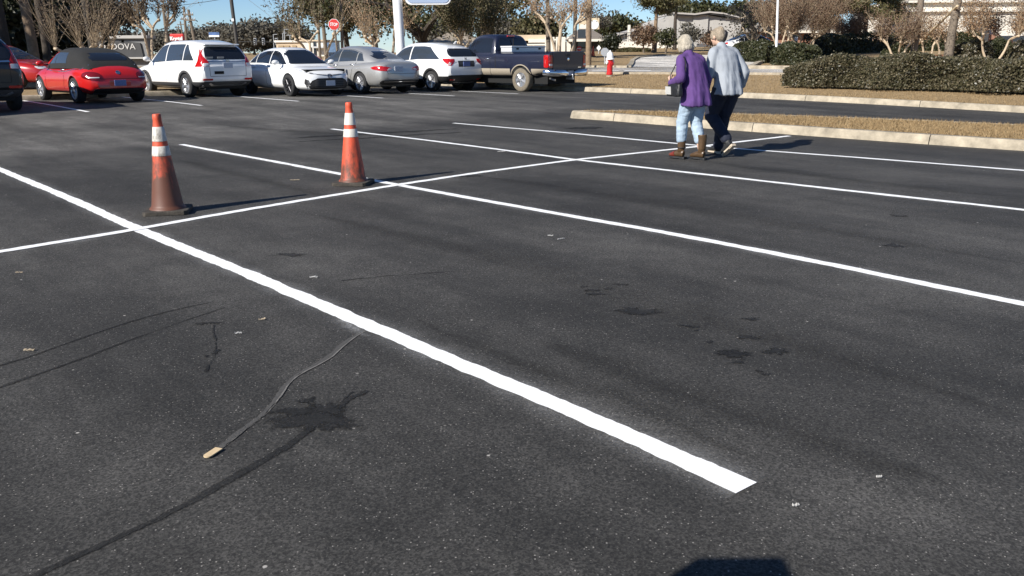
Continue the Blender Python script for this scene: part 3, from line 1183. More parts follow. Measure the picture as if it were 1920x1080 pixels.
def wheel(root, x, y, r, w, face, rim_m, spokes=5, tyre_m=None, rim_r=.66, hub=True):
    """face = +1 for a wheel whose outer side looks to +y"""
    wh = MB()
    M = Matrix.Translation((x, y, r)) @ Matrix.Rotation(-math.pi / 2 * face, 4, 'X')
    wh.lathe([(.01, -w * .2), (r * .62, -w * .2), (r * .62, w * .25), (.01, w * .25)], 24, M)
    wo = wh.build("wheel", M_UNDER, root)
    t = MB()
    ri = r * rim_r
    pr = [(ri, -w * .46), (r * .9, -w * .5), (r * .985, -w * .4), (r, -w * .25), (r, w * .25), (r * .985, w * .4), (r * .9, w * .5), (ri * 1.03, w * .47), (ri, w * .40), (ri, -w * .46)]
    t.lathe(pr, 40, M)
    t.build("tyre", tyre_m or M_TYRE, wo, smooth=45)
    m = MB()
    m.lathe([(ri * 1.0, w * .30), (ri * 1.01, w * .44), (ri * .93, w * .45), (ri * .88, w * .36), (ri * .88, w * .22)], 40, M)
    m.lathe([(ri * .26, w * .15), (ri * .24, w * .40), (ri * .1, w * .43), (0.001, w * .43)], 16, M)
    for k in range(spokes):
        a = 2 * math.pi * k / spokes + .3
        for dd in ((-.085, .085) if spokes <= 6 else (0,)):
            c0, c1 = Vector((math.cos(a + dd * 1.6) * ri * .18, math.sin(a + dd * 1.6) * ri * .18, w * .38)), Vector((math.cos(a + dd * 1.1) * ri * .93, math.sin(a + dd * 1.1) * ri * .93, w * .37))
            m.tube([M @ c0, M @ c1], [(ri * .085, w * .06), (ri * .075, w * .05)], 6)
    m.build("rim", rim_m, wo, smooth=40)
    return wo


def four_wheels(root, s, rim_m, spokes=5, tyre_m=None, rim_r=.66):
    for wx in s['axles']:
        for sd_ in (-1, 1):
            wheel(root, wx, sd_ * (s['track'] - s['tw'] / 2), s['wr'], s['tw'], sd_, rim_m, spokes, tyre_m, rim_r)


def mirror(root, c, m, sd_, x, y, z, size=(.13, .22, .15)):
    b = MB()
    b.ball((x, sd_ * (y + size[1] / 2), z), (size[0] / 2, size[1] / 2, size[2] / 2), 8)
    b.tube([(x + .02, sd_ * (y - .06), z - size[2] * .35), (x, sd_ * (y + .05), z - size[2] * .25)], .025, 6)
    return b.build("door_mirror", m, root, smooth=60)


def handle(root, c, m, sd_, x, z, l=.19):
    p, n_, d = c.surf('left' if sd_ > 0 else 'right', x, z)
    if p is None: return
    b = MB().tube([(x - l / 2, p.y - sd_ * .005, z), (x - l * .35, p.y + sd_ * .03, z + .004), (x + l * .35, p.y + sd_ * .03, z + .004), (x + l / 2, p.y - sd_ * .005, z)], [.012, .016, .016, .012], 6)
    b.build("door_handle", m, root, smooth=60)


def rect(a, b, c, d, r=0.0):
    """rounded rectangle outline a..b by c..d"""
    if r <= 0: return [(a, c), (b, c), (b, d), (a, d)]
    o = []
    for (cx, cy, s0) in ((b - r, c + r, -90), (b - r, d - r, 0), (a + r, d - r, 90), (a + r, c + r, 180)):
        for i in range(5):
            t = R(s0 + 90 * i / 4); o.append((cx + r * math.cos(t), cy + r * math.sin(t)))
    return o


def both(poly):
    return [('left', poly), ('right', poly)]


def mir(poly):
    return [(-x, z) for x, z in reversed(poly)]


def end_glass(car, root, face, name, z0, z1, k=.86, material=None, k1=None, r=.06, curve=0):
    """windscreen or rear window as seen from the end"""
    s = car.s
    tb, H = s.get('tumble', .2), s.get('cabh', .5)
    xr = s['roof'][-1][0] if face == 'front' else s['roof'][0][0]
    W = catmull(s['cabw'], xr * .8)
    P = []
    k1 = k1 or k
    n_ = 8
    for i in range(n_ + 1):
        z = z0 + (z1 - z0) * i / n_
        f = (z - (s.get('belt', .95) - .12)) / H
        kk = k + (k1 - k) * i / n_
        y = W * kk * (1 - tb * max(0, f))
        e = min(i, n_ - i)
        y -= r * (1, .35, .1)[e] if e < 3 else 0
        P.append((y, z))
    P2 = [(-y, z) for y, z in reversed(P)]
    return car.part(root, name, material or M_GLASS, [(face, P + P2)], off=.006)


def plate(car, root, face, y, z, m, w=.31, h=.155):
    sgn = 1
    p, n_, d = car.surf(face, y, z)
    b = MB().box((p.x - d.x * .012, y, z), (.02, w, h))
    return b.build("licence_plate", m, root, bevel=.004)


def seam(car, root, name, face, pts, w=.010, material=None):
    """a thin dark shut line laid on the body"""
    b = MB()
    for i in range(len(pts) - 1):
        a, c = Vector(pts[i]), Vector(pts[i + 1])
        d = (c - a).normalized(); n_ = Vector((-d.y, d.x)) * w / 2
        car.patch(b, face, [tuple(a - n_), tuple(c - n_), tuple(c + n_), tuple(a + n_)], off=.0025, d=.06, thick=.004)
    return b.build(name, material or M_UNDER, root)


def park(root, wheel_px, local_wheel, heading, z=.17, dyaw=0.0):
    """stand the car so that its given wheel touches the ground at a photo pixel"""
    p = at(*wheel_px)
    yaw = math.atan2(heading.y, heading.x) + R(dyaw)
    M = Matrix.Rotation(yaw, 3, 'Z')
    o = p - M @ Vector((local_wheel[0], local_wheel[1], 0))
    root.location = (o.x, o.y, gz(o.x, o.y))
    root.rotation_euler = (0, 0, yaw)


HEAD = Vector((A2.x, A2.y))

# ---------------------------------------------------------------- white family SUV (and the dark one in the shade)
SUV = dict(len=4.55, axles=(-1.30, 1.32), track=.905, wr=.345, tw=.225, arch=1.16,
           top=[(-2.275, .90), (-2.2, 1.0), (-2.0, 1.07), (-1.2, 1.07), (0, 1.03), (.9, 1.0), (1.1, 1.0), (1.6, .96), (2.0, .88), (2.2, .78), (2.275, .66)],
           bot=[(-2.275, .52), (-2.15, .36), (-1.9, .27), (1.9, .24), (2.2, .28), (2.275, .42)],
           wid=[(-2.275, .76), (-2.2, .835), (-2.0, .885), (-1.3, .91), (1.2, .91), (1.8, .88), (2.1, .78), (2.275, .58)],
           roof=[(-2.27, .98), (-2.22, 1.10), (-2.04, 1.37), (-1.86, 1.53), (-1.55, 1.615), (-.9, 1.67), (0, 1.665), (.35, 1.62), (.75, 1.43), (1.18, 1.10), (1.32, .96)],
           cabw=[(-2.27, .80), (-1.9, .85), (-1, .875), (.2, .865), (1.32, .80)], belt=1.06, tumble=.24, cabh=.72, cabn=7, cabm=4.5)


def suv(name, label, body_m, glass_m, plate_m, trim=True):
    t = thing(name, label, "car")
    c = Car(SUV)
    c.build(t, body_m, {})
    # windows with pillars between
    c.side_glass(t, [(-1.78, -1.16, .52, .0), (-1.11, -.07, .0, .0), (.0, 1.02, -.02, -.55)], margin=.12, base=.015, material=glass_m)
    end_glass(c, t, 'front', "windscreen", 1.08, 1.57, .88, glass_m)
    end_glass(c, t, 'rear', "rear_window", 1.10, 1.47, .84, M_GLASS, .80)
    # tall red lamps up the rear pillars with a clear foot
    L_ = [(.60, .90), (.86, .90), (.86, 1.02), (.80, 1.16), (.755, 1.46), (.67, 1.49), (.70, 1.2), (.60, 1.04)]
    for sg in (1, -1):
        rearp = L_ if sg > 0 else mir(L_)
        sidep = [(-2.22, .90), (-1.92, .90), (-2.0, 1.06), (-2.0, 1.26), (-1.90, 1.44), (-1.96, 1.47), (-2.1, 1.3), (-2.21, 1.1)]
        c.part(t, "tail_light", M_LAMPR, [('rear', rearp), ('left' if sg > 0 else 'right', sidep)], off=.012)
        q = rect(.61, .77, .905, 1.0, .02)
        c.part(t, "reverse_lamp", M_LAMPC, [('rear', q if sg > 0 else mir(q))], off=.016)
        f_ = rect(1.55, 2.05, .70, .82, .04)
        c.part(t, "headlight", M_LAMPC, [('front', rect(.45, .74, .70, .82, .03) if sg > 0 else mir(rect(.45, .74, .70, .82, .03))), ('left' if sg > 0 else 'right', rect(1.8, 2.12, .72, .83, .03))], off=.01)
        r_ = rect(.52, .80, .50, .555, .02)
        c.part(t, "reflector", M_LAMPR, [('rear', r_ if sg > 0 else mir(r_))], off=.014)
        mirror(t, c, body_m, sg, .86, .90, 1.12)
        handle(t, c, body_m, sg, -.86, .93); handle(t, c, body_m, sg, .18, .92)
    # dark cladding round the lower body
    for sg in ('left', 'right'):
        for wx in SUV['axles']:
            r0, r1 = SUV['wr'] * 1.12, SUV['wr'] * 1.30
            arc = [(wx + r1 * math.cos(a), SUV['wr'] + r1 * math.sin(a)) for a in [R(x) for x in range(-8, 189, 14)]] + [(wx + r0 * math.cos(a), SUV['wr'] + r0 * math.sin(a)) for a in [R(x) for x in range(188, -9, -14)]]
            c.part(t, "arch_trim", M_GREYP, [(sg, arc)], off=.012)
        c.part(t, "sill_trim", M_GREYP, [(sg, [(-.86, .30), (.88, .30), (.88, .43), (-.86, .43)])], off=.012)
        seam(c, t, "door_seam", sg, [(-.09, .44), (-.06, 1.05)]); seam(c, t, "door_seam", sg, [(1.0, .44), (1.03, .98)])
        seam(c, t, "door_seam", sg, [(-1.1, 1.05), (-1.08, .85), (-.85, .5)])
        seam(c, t, "body_crease", sg, [(-1.9, .80), (-.6, .77), (1.0, .74)], .014, body_m)
    c.part(t, "bumper_trim", M_GREYP, [('rear', rect(-.80, .80, .30, .47, .05)), ('left', rect(-2.24, -1.74, .30, .46, .02)), ('right', rect(-2.24, -1.74, .30, .46, .02))], off=.014)
    c.part(t, "skid_plate", M_RIM, [('rear', [(-.5, .33), (.5, .33), (.62, .40), (.58, .43), (.46, .37), (-.46, .37), (-.58, .43), (-.62, .40)])], off=.026)
    c.part(t, "grille", M_BLACKP, [('front', rect(-.42, .42, .55, .72, .04))], off=.012)
    c.part(t, "chrome_bar", M_CHROME, [('rear', [(-.62, 1.035), (.62, 1.035), (.60, 1.075), (.3, 1.06), (-.3, 1.06), (-.60, 1.075)])], off=.02)
    seam(c, t, "tailgate_seam", 'rear', [(-.60, 1.03), (-.585, .62), (.585, .62), (.60, 1.03)])
    plate(c, t, 'rear', 0, .93, plate_m)
    b = MB()
    for k in range(10):
        a = k / 9
        b.add([(-2.02 + .02 * a, -.62 + 1.24 * a, 1.60 + .012 * math.sin(math.pi * a))], [])
    sp = MB().box((-1.93, 0, 1.535), (.26, 1.12, .028), m=Matrix.Rotation(R(-4), 3, 'Y'))
    sp.build("roof_spoiler", body_m, t, bevel=.012)
    if trim:
        M = Matrix.Translation((-2.275, .34, .985))
        # paper cards behind the rear glass
        for y in (.53, .18):
            p, n_, d = c.surf('rear', y, 1.14)
            MB().box((p.x - .012, y, 1.135), (.006, .21, .09), m=Matrix.Rotation(R(-18), 3, 'Y')).build("window_card", M_PAPER, t)
        p, n_, d = c.surf('rear', .30, .725)
        MB().box((p.x - .008, .30, .725), (.006, .30, .085)).build("bumper_sticker", M_UNDER, t)
        text_part("sticker_print", "YUMI BREW", .055, M_PLATE, t, Matrix.Translation((p.x - .0125, .30, .725)) @ Matrix.Rotation(-math.pi / 2, 4, 'Z') @ FACE, .001) if False else None
        p, n_, d = c.surf('rear', 0, 1.055)
        text_part("rear_emblem", "H", .13, M_CHROME, t, Matrix.Translation((p.x - .034, 0, 1.06)) @ Matrix.Rotation(-math.pi / 2, 4, 'Z') @ FACE, .004, sx=1.1)
    w_ = MB().tube([(-2.13, -.25, 1.13), (-2.05, .12, 1.17)], .011, 6); w_.build("rear_wiper", M_BLACKP, t)
    four_wheels(t, SUV, M_RIM, 5)
    return t


M_WHITE = paint("white_car_paint", (.80, .80, .79))
M_BLACK = paint("black_car_paint", (.008, .008, .009), rough=.3)
t = suv("suv", "white SUV with tall red tail lights, parked between red convertible and white sedan", M_WHITE, M_GLASSL, M_PLATE)
park(t, (352, 182.5), (-1.30, .87), HEAD, dyaw=5)
CRV = t
t = suv("suv", "black SUV in deep shade at the edge of the lot, beside the red convertible", M_BLACK, M_GLASS, M_PLATE, False)
t.scale = (1.04, 1.04, 1.1)
p = at(58, 211)
yaw = math.atan2(HEAD.y, HEAD.x)
o = Vector((p.x, p.y, 0)) - Matrix.Rotation(yaw, 3, 'Z') @ Vector((-2.3, -.93, 0))
t.location = (o.x, o.y, gz(o.x, o.y)); t.rotation_euler = (0, 0, yaw)

t = suv("suv", "unseen tall dark van, added to shade the black SUV beside it", M_BLACK, M_GLASS, M_PLATE, False)
t["category"] = "van"  # unseen vehicle, added so its shadow falls on the black SUV
t.scale = (1.1, 1.06, 1.35)
o = Vector((o.x - B2.x * 2.75 - A2.x * .4, o.y - B2.y * 2.75 - A2.y * .4, 0))
t.location = (o.x, o.y, gz(o.x, o.y)); t.rotation_euler = (0, 0, yaw)

# ---------------------------------------------------------------- red soft-top convertible with bulging wings
BUG = dict(len=4.28, axles=(-1.24, 1.30), track=.90, wr=.335, tw=.225, arch=1.15, shoulder=2.7, tuck=.03,
           top=[(-2.14, .60), (-2.10, .74), (-1.95, .90), (-1.7, 1.0), (-1.2, 1.04), (0, 1.02), (.8, 1.0), (1.2, .98), (1.7, .87), (2.0, .72), (2.14, .56)],
           bot=[(-2.14, .40), (-2.0, .29), (-1.7, .23), (1.7, .22), (2.05, .26), (2.14, .38)],
           wid=[(-2.14, .60), (-2.05, .74), (-1.8, .85), (-1.3, .91), (-.7, .885), (.6, .88), (1.25, .905), (1.75, .83), (2.0, .68), (2.14, .48)],
           roof=[(-1.86, .93), (-1.74, 1.04), (-1.45, 1.22), (-1.0, 1.38), (-.5, 1.445), (.1, 1.455), (.45, 1.40), (.85, 1.2), (1.25, .93)],
           cabw=[(-1.86, .68), (-1.4, .79), (-.6, .82), (.3, .80), (1.25, .70)], belt=1.02, tumble=.22, cabh=.58, cabn=4.5, cabm=3.4)
M_RED = paint("red_car_paint", (.50, .012, .012))
M_CANVAS = mat("black_canvas", (.013, .013, .013), .9, bump=(120, .4), noise=(5, .15))
t = thing("convertible", "red convertible with a closed black canvas roof, parked beside the black SUV", "car")
c = Car(BUG)
c.build(t, M_RED, {'cabin': M_CANVAS})
for o in t.children:
    if o.name.startswith("cabin"): o.name = "soft_top"
c.side_glass(t, [(-.62, .20, .10, .0), (.23, .98, .0, -.42)], margin=.13, base=.02, material=M_GLASSL)
end_glass(c, t, 'front', "windscreen", 1.02, 1.36, .9, M_GLASSL)
P = [(-.46, 1.11), (.46, 1.11), (.50, 1.16), (.44, 1.28), (.36, 1.305), (-.36, 1.305), (-.44, 1.28), (-.50, 1.16)]
c.part(t, "rear_window", M_GLASS, [('rear', P)], off=.008)
b = MB()
for sg in (-1, 1):      # chrome belt line round the base of the roof
    L_ = []
    for i in range(20):
        x = 1.0 - 2.75 * i / 19
        p, n_, d = c.surf('left' if sg > 0 else 'right', x, .98)
        q, _, _ = c.surf('top', x, sg * (catmull(BUG['cabw'], x) + .03) if x > -1.7 else sg * .6)
        L_.append((x, q.y, q.z + .004))
    b.tube(L_, .011, 6)
b.build("belt_trim", M_CHROME, t, smooth=True)
for sg in (1, -1):
    L_ = [c.surf('left' if sg > 0 else 'right', x, z)[0] for x, z in ((.56, 1.33), (.72, 1.23), (.90, 1.12), (1.06, 1.01))]
    MB().tube([p + Vector((0, sg * .004, 0)) for p in L_], [.03, .035, .04, .045], 8).build("roof_pillar", M_RED, t, smooth=True)
for sg in (1, -1):
    side = 'left' if sg > 0 else 'right'
    e = [(.66 + .20 * math.cos(a), .73 + .095 * math.sin(a) - (.03 if math.sin(a) < 0 else 0)) for a in [2 * math.pi * i / 20 for i in range(20)]]
    e2 = [(-1.92 + .13 * math.cos(a), .74 + .09 * math.sin(a)) for a in [2 * math.pi * i / 16 for i in range(16)]]
    M_LAMPD = mat("dark_red_lamp", (.16, .006, .008), .1, coat=.8, spec=.6)
    c.part(t, "tail_light", M_LAMPD, [('rear', e if sg > 0 else mir(e)), (side, e2)], off=.014)
    q = rect(.52, .82, .665, .69, .01)
    c.part(t, "tail_light_bar", M_LAMPC, [('rear', q if sg > 0 else mir(q))], off=.022)
    c.part(t, "headlight", M_LAMPC, [('front', [(sg * .55 + .12 * math.cos(a), .70 + .12 * math.sin(a)) for a in [2 * math.pi * i / 16 * sg for i in range(16)]])], off=.012)
    mirror(t, c, M_RED, sg, .80, .86, 1.03)
    handle(t, c, M_CHROME, sg, -.42, .86)
    seam(c, t, "door_seam", side, [(-.62, .98), (-.60, .6), (-.5, .36)]); seam(c, t, "door_seam", side, [(.80, .98), (.80, .36)])
    c.part(t, "sill_trim", M_BLACKP, [(side, rect(-.84, .9, .235, .30, .01))], off=.012)
c.part(t, "bumper_trim", M_BLACKP, [('rear', rect(-.66, .66, .27, .385, .04))], off=.014)
c.part(t, "chrome_strip", M_CHROME, [('rear', rect(-.62, .62, .372, .388))], off=.022)
seam(c, t, "boot_seam", 'rear', [(-.62, .92), (-.50, .64), (.50, .64), (.62, .92)])
c.part(t, "plate_recess", M_RED, [('rear', rect(-.28, .28, .44, .62, .03))], off=.004)
plate(c, t, 'rear', 0, .53, M_PLATEB)
p, n_, d = c.surf('rear', 0, .80)
MB().lathe([(.062, -.01), (.062, .006), (.05, .010), (.05, .006), (.001, .006)], 24, Matrix.Translation(p) @ n_.to_track_quat('Z', 'Y').to_matrix().to_4x4()).build("rear_emblem", M_CHROME, t, smooth=40)
text_part("emblem_letters", "VW", .055, M_CHROME, t, Matrix.Translation(p + n_ * .010) @ (n_.to_track_quat('Z', 'Y').to_matrix().to_4x4()), .003)
four_wheels(t, BUG, M_RIM, 5, rim_r=.7)
park(t, (143, 194), (-1.24, .87), HEAD, dyaw=4)

# ---------------------------------------------------------------- white sedan facing us
COR = dict(len=4.65, axles=(-1.36, 1.34), track=.89, wr=.325, tw=.215, arch=1.15, shoulder=3.8,
           top=[(-2.325, .72), (-2.25, .88), (-2.0, .985), (-1.5, 1.0), (-.5, .96), (.5, .92), (.9, .925), (1.3, .90), (1.8, .835), (2.1, .765), (2.25, .69), (2.31, .60), (2.325, .50)],
           bot=[(-2.325, .42), (-2.2, .30), (-1.9, .21), (1.9, .19), (2.2, .20), (2.325, .28)],
           wid=[(-2.325, .64), (-2.2, .78), (-1.9, .86), (-1.3, .89), (1.3, .885), (1.75, .85), (2.05, .77), (2.2, .67), (2.325, .44)],
           roof=[(-1.95, .95), (-1.7, 1.06), (-1.3, 1.25), (-.9, 1.38), (-.4, 1.445), (.0, 1.45), (.3, 1.41), (.7, 1.22), (1.05, 1.03), (1.3, .88)],
           cabw=[(-1.95, .66), (-1.2, .76), (0, .785), (1.0, .76), (1.3, .74)], belt=.96, tumble=.25, cabh=.60, cabn=5, cabm=4)
t = thing("sedan", "white sedan parked nose out, its wide black lower grille facing the cones", "car")
c = Car(COR)
c.build(t, M_WHITE, {})
c.side_glass(t, [(-1.5, -1.02, .28, .02), (-.98, -.08, .03, .02), (-.02, 1.0, .0, -.52)], margin=.10, base=.02)
end_glass(c, t, 'front', "windscreen", .955, 1.375, .93, M_GLASS, r=.04)
end_glass(c, t, 'rear', "rear_window", 1.03, 1.38, .88, M_GLASS)
G = [(.60, .22), (.66, .30), (.54, .46), (.40, .515), (-.40, .515), (-.54, .46), (-.66, .30), (-.60, .22)]
c.part(t, "lower_grille", M_BLACKP, [('front', G)], off=.012)
rim_ = [(.635, .20), (.70, .30), (.57, .48), (.42, .545), (-.42, .545), (-.57, .48), (-.70, .30), (-.635, .20)]
c.part(t, "grille_surround", M_UNDER, [('front', rim_)], off=.006)
for zz in (.28, .34, .40, .46):
    c.part(t, "grille_bar", M_GREYP, [('front', rect(-.50, .50, zz, zz + .018))], off=.02)
for sg in (1, -1):
    side = 'left' if sg > 0 else 'right'
    h = [(.40, .655), (.62, .665), (.76, .735), (.72, .765), (.56, .725), (.42, .685)]
    c.part(t, "headlight", M_LAMPC, [('front', h if sg > 0 else mir(h)), (side, [(1.75, .705), (2.08, .66), (2.08, .71), (1.85, .775), (1.62, .80)])], off=.010)
    h2 = [(.50, .675), (.58, .678), (.62, .70), (.56, .705), (.51, .69)]
    c.part(t, "lamp_core", M_GREYP, [('front', h2 if sg > 0 else mir(h2))], off=.015)
    ch = [(.10, .625), (.42, .655), (.42, .668), (.10, .643)]
    c.part(t, "grille_trim", M_GREYP, [('front', ch if sg > 0 else mir(ch))], off=.014)
    fog = [(.60, .30), (.70, .30), (.745, .40), (.735, .53), (.67, .50)]
    c.part(t, "fog_lamp_vent", M_BLACKP, [('front', fog if sg > 0 else mir(fog))], off=.010)
    for k in range(4):
        ff = rect(.63 + .012 * k, .72, .33 + .045 * k, .345 + .045 * k)
        c.part(t, "fog_lamp_fin", M_CHROME, [('front', ff if sg > 0 else mir(ff))], off=.018)
    mirror(t, c, M_WHITE, sg, .80, .85, 1.0, (.14, .24, .15))
    handle(t, c, M_WHITE, sg, -.90, .84); handle(t, c, M_WHITE, sg, .08, .82)
    seam(c, t, "door_seam", side, [(-.06, .95), (-.06, .32)]); seam(c, t, "door_seam", side, [(1.0, .92), (.98, .32)])
    seam(c, t, "body_crease", side, [(-1.9, .79), (-.6, .74), (.9, .70)], .012, M_WHITE)
    tl = rect(.45, .80, .78, .9, .02)
    c.part(t, "tail_light", M_LAMPR, [('rear', tl if sg > 0 else mir(tl)), (side, rect(-2.2, -1.9, .80, .9, .02))], off=.01)
p, n_, d = c.surf('front', 0, .60)
fb = Matrix.Translation(p + Vector((.012, 0, 0))) @ Matrix.Rotation(math.pi / 2, 4, 'Y')
eb = MB()
for (rx, ry) in ((.085, .055), (.028, .05), (.06, .022)):
    ring_ = [fb @ Vector((ry * math.cos(a) + (.022 if rx > .05 and ry < .03 else 0), rx * math.sin(a), 0)) for a in [2 * math.pi * i / 24 for i in range(25)]]
    eb.tube(ring_, .008, 6, cap=False)
eb.build("front_emblem", M_CHROME, t, smooth=True)
MB().ball(tuple(p + Vector((-.01, 0, 0))), (.02, .10, .07), 8).build("emblem_base", M_BLACKP, t, smooth=True)
plate(c, t, 'front', 0, .40, M_PLATE)
four_wheels(t, COR, M_RIMDARK, 10, rim_r=.7)
park(t, (543, 181), (1.34, -.86), -HEAD)

# ---------------------------------------------------------------- silver sedan
SIL = dict(len=4.87, axles=(-1.38, 1.36), track=.925, wr=.335, tw=.225, arch=1.13, shoulder=3.4,
           top=[(-2.435, .80), (-2.38, .96), (-2.15, 1.035), (-1.7, 1.04), (-.8, 1.0), (.6, .96), (1.0, .95), (1.5, .88), (2.0, .76), (2.3, .64), (2.435, .5)],
           bot=[(-2.435, .46), (-2.3, .30), (-2.0, .21), (2.0, .20), (2.3, .24), (2.435, .36)],
           wid=[(-2.435, .62), (-2.35, .76), (-2.1, .86), (-1.4, .93), (0, .915), (1.4, .92), (1.9, .86), (2.25, .72), (2.435, .48)],
           roof=[(-2.05, 1.0), (-1.8, 1.09), (-1.4, 1.26), (-1.0, 1.39), (-.5, 1.475), (.0, 1.49), (.3, 1.46), (.75, 1.25), (1.15, 1.03), (1.4, .9)],
           cabw=[(-2.05, .66), (-1.4, .76), (-.3, .805), (.8, .79), (1.4, .74)], belt=1.0, tumble=.28, cabh=.60, cabn=4.6, cabm=3.6)
M_SILVER = paint("silver_car_paint", (.46, .455, .44), metal=.55, rough=.36)
t = thing("sedan", "silver sedan with a sloping fastback roof, parked tail out beside the white crossover", "car")
c = Car(SIL)
c.build(t, M_SILVER, {})
c.side_glass(t, [(-1.38, -1.02, .22, .05), (-.97, -.02, .05, .03), (.05, 1.08, .0, -.55)], margin=.115, base=.02, material=M_GLASSL)
end_glass(c, t, 'rear', "rear_window", 1.08, 1.40, .84, M_GLASS, r=.08)
end_glass(c, t, 'front', "windscreen", 1.0, 1.41, .92, M_GLASS)
for sg in (1, -1):
    side = 'left' if sg > 0 else 'right'
    h = [(.40, .80), (.44, .74), (.62, .71), (.80, .73), (.86, .80), (.86, .86), (.6, .855)]
    c.part(t, "tail_light", M_LAMPR, [('rear', h if sg > 0 else mir(h)), (side, [(-2.36, .72), (-2.05, .77), (-1.95, .82), (-2.1, .86), (-2.36, .87)])], off=.012)
    h = [(.41, .79), (.45, .745), (.58, .735), (.52, .80)]
    c.part(t, "reverse_lamp", M_LAMPC, [('rear', h if sg > 0 else mir(h))], off=.018)
    c.part(t, "headlight", M_LAMPC, [('front', rect(.4, .72, .62, .71, .03) if sg > 0 else mir(rect(.4, .72, .62, .71, .03)))], off=.01)
    mirror(t, c, M_SILVER, sg, .88, .88, 1.03)
    handle(t, c, M_CHROME, sg, -.86, .90); handle(t, c, M_CHROME, sg, .16, .88)
    seam(c, t, "door_seam", side, [(.02, .98), (.02, .32)]); seam(c, t, "door_seam", side, [(1.08, .94), (1.05, .32)])
    seam(c, t, "door_seam", side, [(-1.0, .98), (-1.0, .8), (-.84, .4)])
    b = MB()
    L_ = [(x, sg * (abs(c.surf(side, x, catmull(SIL['roof'], x) - .10)[0].y) + .004), catmull(SIL['roof'], x) - .10) for x in [-1.15 + 1.75 * i / 18 for i in range(19)]]
    b.tube(L_, .010, 6).build("window_trim", M_CHROME, t, smooth=True)
c.part(t, "bumper_trim", M_BLACKP, [('rear', [(-.80, .33), (-.6, .28), (.6, .28), (.80, .33), (.72, .43), (-.72, .43)])], off=.014)
c.part(t, "chrome_strip", M_CHROME, [('rear', rect(-.66, .66, .375, .39))], off=.024)
seam(c, t, "boot_seam", 'rear', [(-.60, .95), (-.55, .63), (.55, .63), (.60, .95)])
plate(c, t, 'rear', .14, .78, M_PLATE)
four_wheels(t, SIL, M_RIM, 9, rim_r=.68)
park(t, (676, 176), (-1.38, .90), HEAD, dyaw=2)

# ---------------------------------------------------------------- small white crossover
HRV = dict(len=4.30, axles=(-1.30, 1.31), track=.885, wr=.335, tw=.22, arch=1.15,
           top=[(-2.15, .90), (-2.08, 1.02), (-1.9, 1.07), (-1.2, 1.06), (0, 1.0), (.9, .97), (1.2, .95), (1.6, .90), (1.95, .80), (2.1, .68), (2.15, .56)],
           bot=[(-2.15, .50), (-2.05, .34), (-1.8, .25), (1.8, .22), (2.05, .26), (2.15, .38)],
           wid=[(-2.15, .72), (-2.07, .80), (-1.85, .86), (-1.3, .89), (1.2, .885), (1.7, .85), (2.0, .74), (2.15, .52)],
           roof=[(-2.12, 1.0), (-2.04, 1.12), (-1.8, 1.37), (-1.62, 1.46), (-1.25, 1.535), (-.6, 1.60), (.0, 1.60), (.35, 1.55), (.8, 1.33), (1.2, 1.06), (1.38, .93)],
           cabw=[(-2.12, .76), (-1.7, .81), (-1, .845), (.2, .84), (1.38, .77)], belt=1.03, tumble=.27, cabh=.68, cabn=6, cabm=4.2)
t = thing("crossover", "small white crossover with black bumper trim, parked between the silver sedan and the blue pickup", "car")
c = Car(HRV)
c.build(t, M_WHITE, {})
c.side_glass(t, [(-1.66, -.12, .62, .0), (-.06, 1.05, .0, -.52)], margin=.12, base=.02, material=M_GLASSL)
end_glass(c, t, 'rear', "rear_window", 1.13, 1.40, .90, M_GLASS, .82, r=.09)
end_glass(c, t, 'front', "windscreen", 1.02, 1.5, .9, M_GLASS)
for sg in (1, -1):
    side = 'left' if sg > 0 else 'right'
    h = [(.50, 1.06), (.50, .97), (.70, .84), (.86, .86), (.86, 1.06)]
    c.part(t, "tail_light", M_LAMPR, [('rear', h if sg > 0 else mir(h)), (side, [(-2.1, .88), (-1.85, 1.0), (-1.78, 1.07), (-2.1, 1.07)])], off=.012)
    h = [(.66, .93), (.72, .85), (.80, .87), (.78, .96)]
    c.part(t, "reverse_lamp", M_LAMPC, [('rear', h if sg > 0 else mir(h))], off=.018)
    mirror(t, c, M_WHITE, sg, .86, .86, 1.08)
    handle(t, c, M_WHITE, sg, .12, .93)
    c.part(t, "headlight", M_LAMPC, [('front', rect(.42, .72, .68, .78, .03) if sg > 0 else mir(rect(.42, .72, .68, .78, .03)))], off=.01)
    for wx in HRV['axles']:
        r0, r1 = HRV['wr'] * 1.1, HRV['wr'] * 1.3
        arc = [(wx + r1 * math.cos(a), HRV['wr'] + r1 * math.sin(a)) for a in [R(x) for x in range(-8, 189, 14)]] + [(wx + r0 * math.cos(a), HRV['wr'] + r0 * math.sin(a)) for a in [R(x) for x in range(188, -9, -14)]]
        c.part(t, "arch_trim", M_BLACKP, [(side, arc)], off=.012)
    c.part(t, "sill_trim", M_BLACKP, [(side, rect(-.84, .86, .25, .40, .01))], off=.012)
    seam(c, t, "door_seam", side, [(-.08, 1.0), (-.08, .42)]); seam(c, t, "door_seam", side, [(1.0, .96), (1.0, .42)])
    rf = c.part(t, "reflector", M_LAMPR, [('rear', rect(.50, .68, .36, .40, .01) if sg > 0 else mir(rect(.50, .68, .36, .40, .01)))], off=.02)
c.part(t, "bumper_trim", M_BLACKP, [('rear', rect(-.78, .78, .29, .53, .05)), ('left', rect(-2.1, -1.72, .29, .50, .02)), ('right', rect(-2.1, -1.72, .29, .50, .02))], off=.014)
c.part(t, "plate_panel", M_GREYP, [('rear', rect(-.36, .36, .80, 1.0, .03))], off=.01)
plate(c, t, 'rear', 0, .89, M_PLATEB)
p, n_, d = c.surf('rear', 0, 1.05)
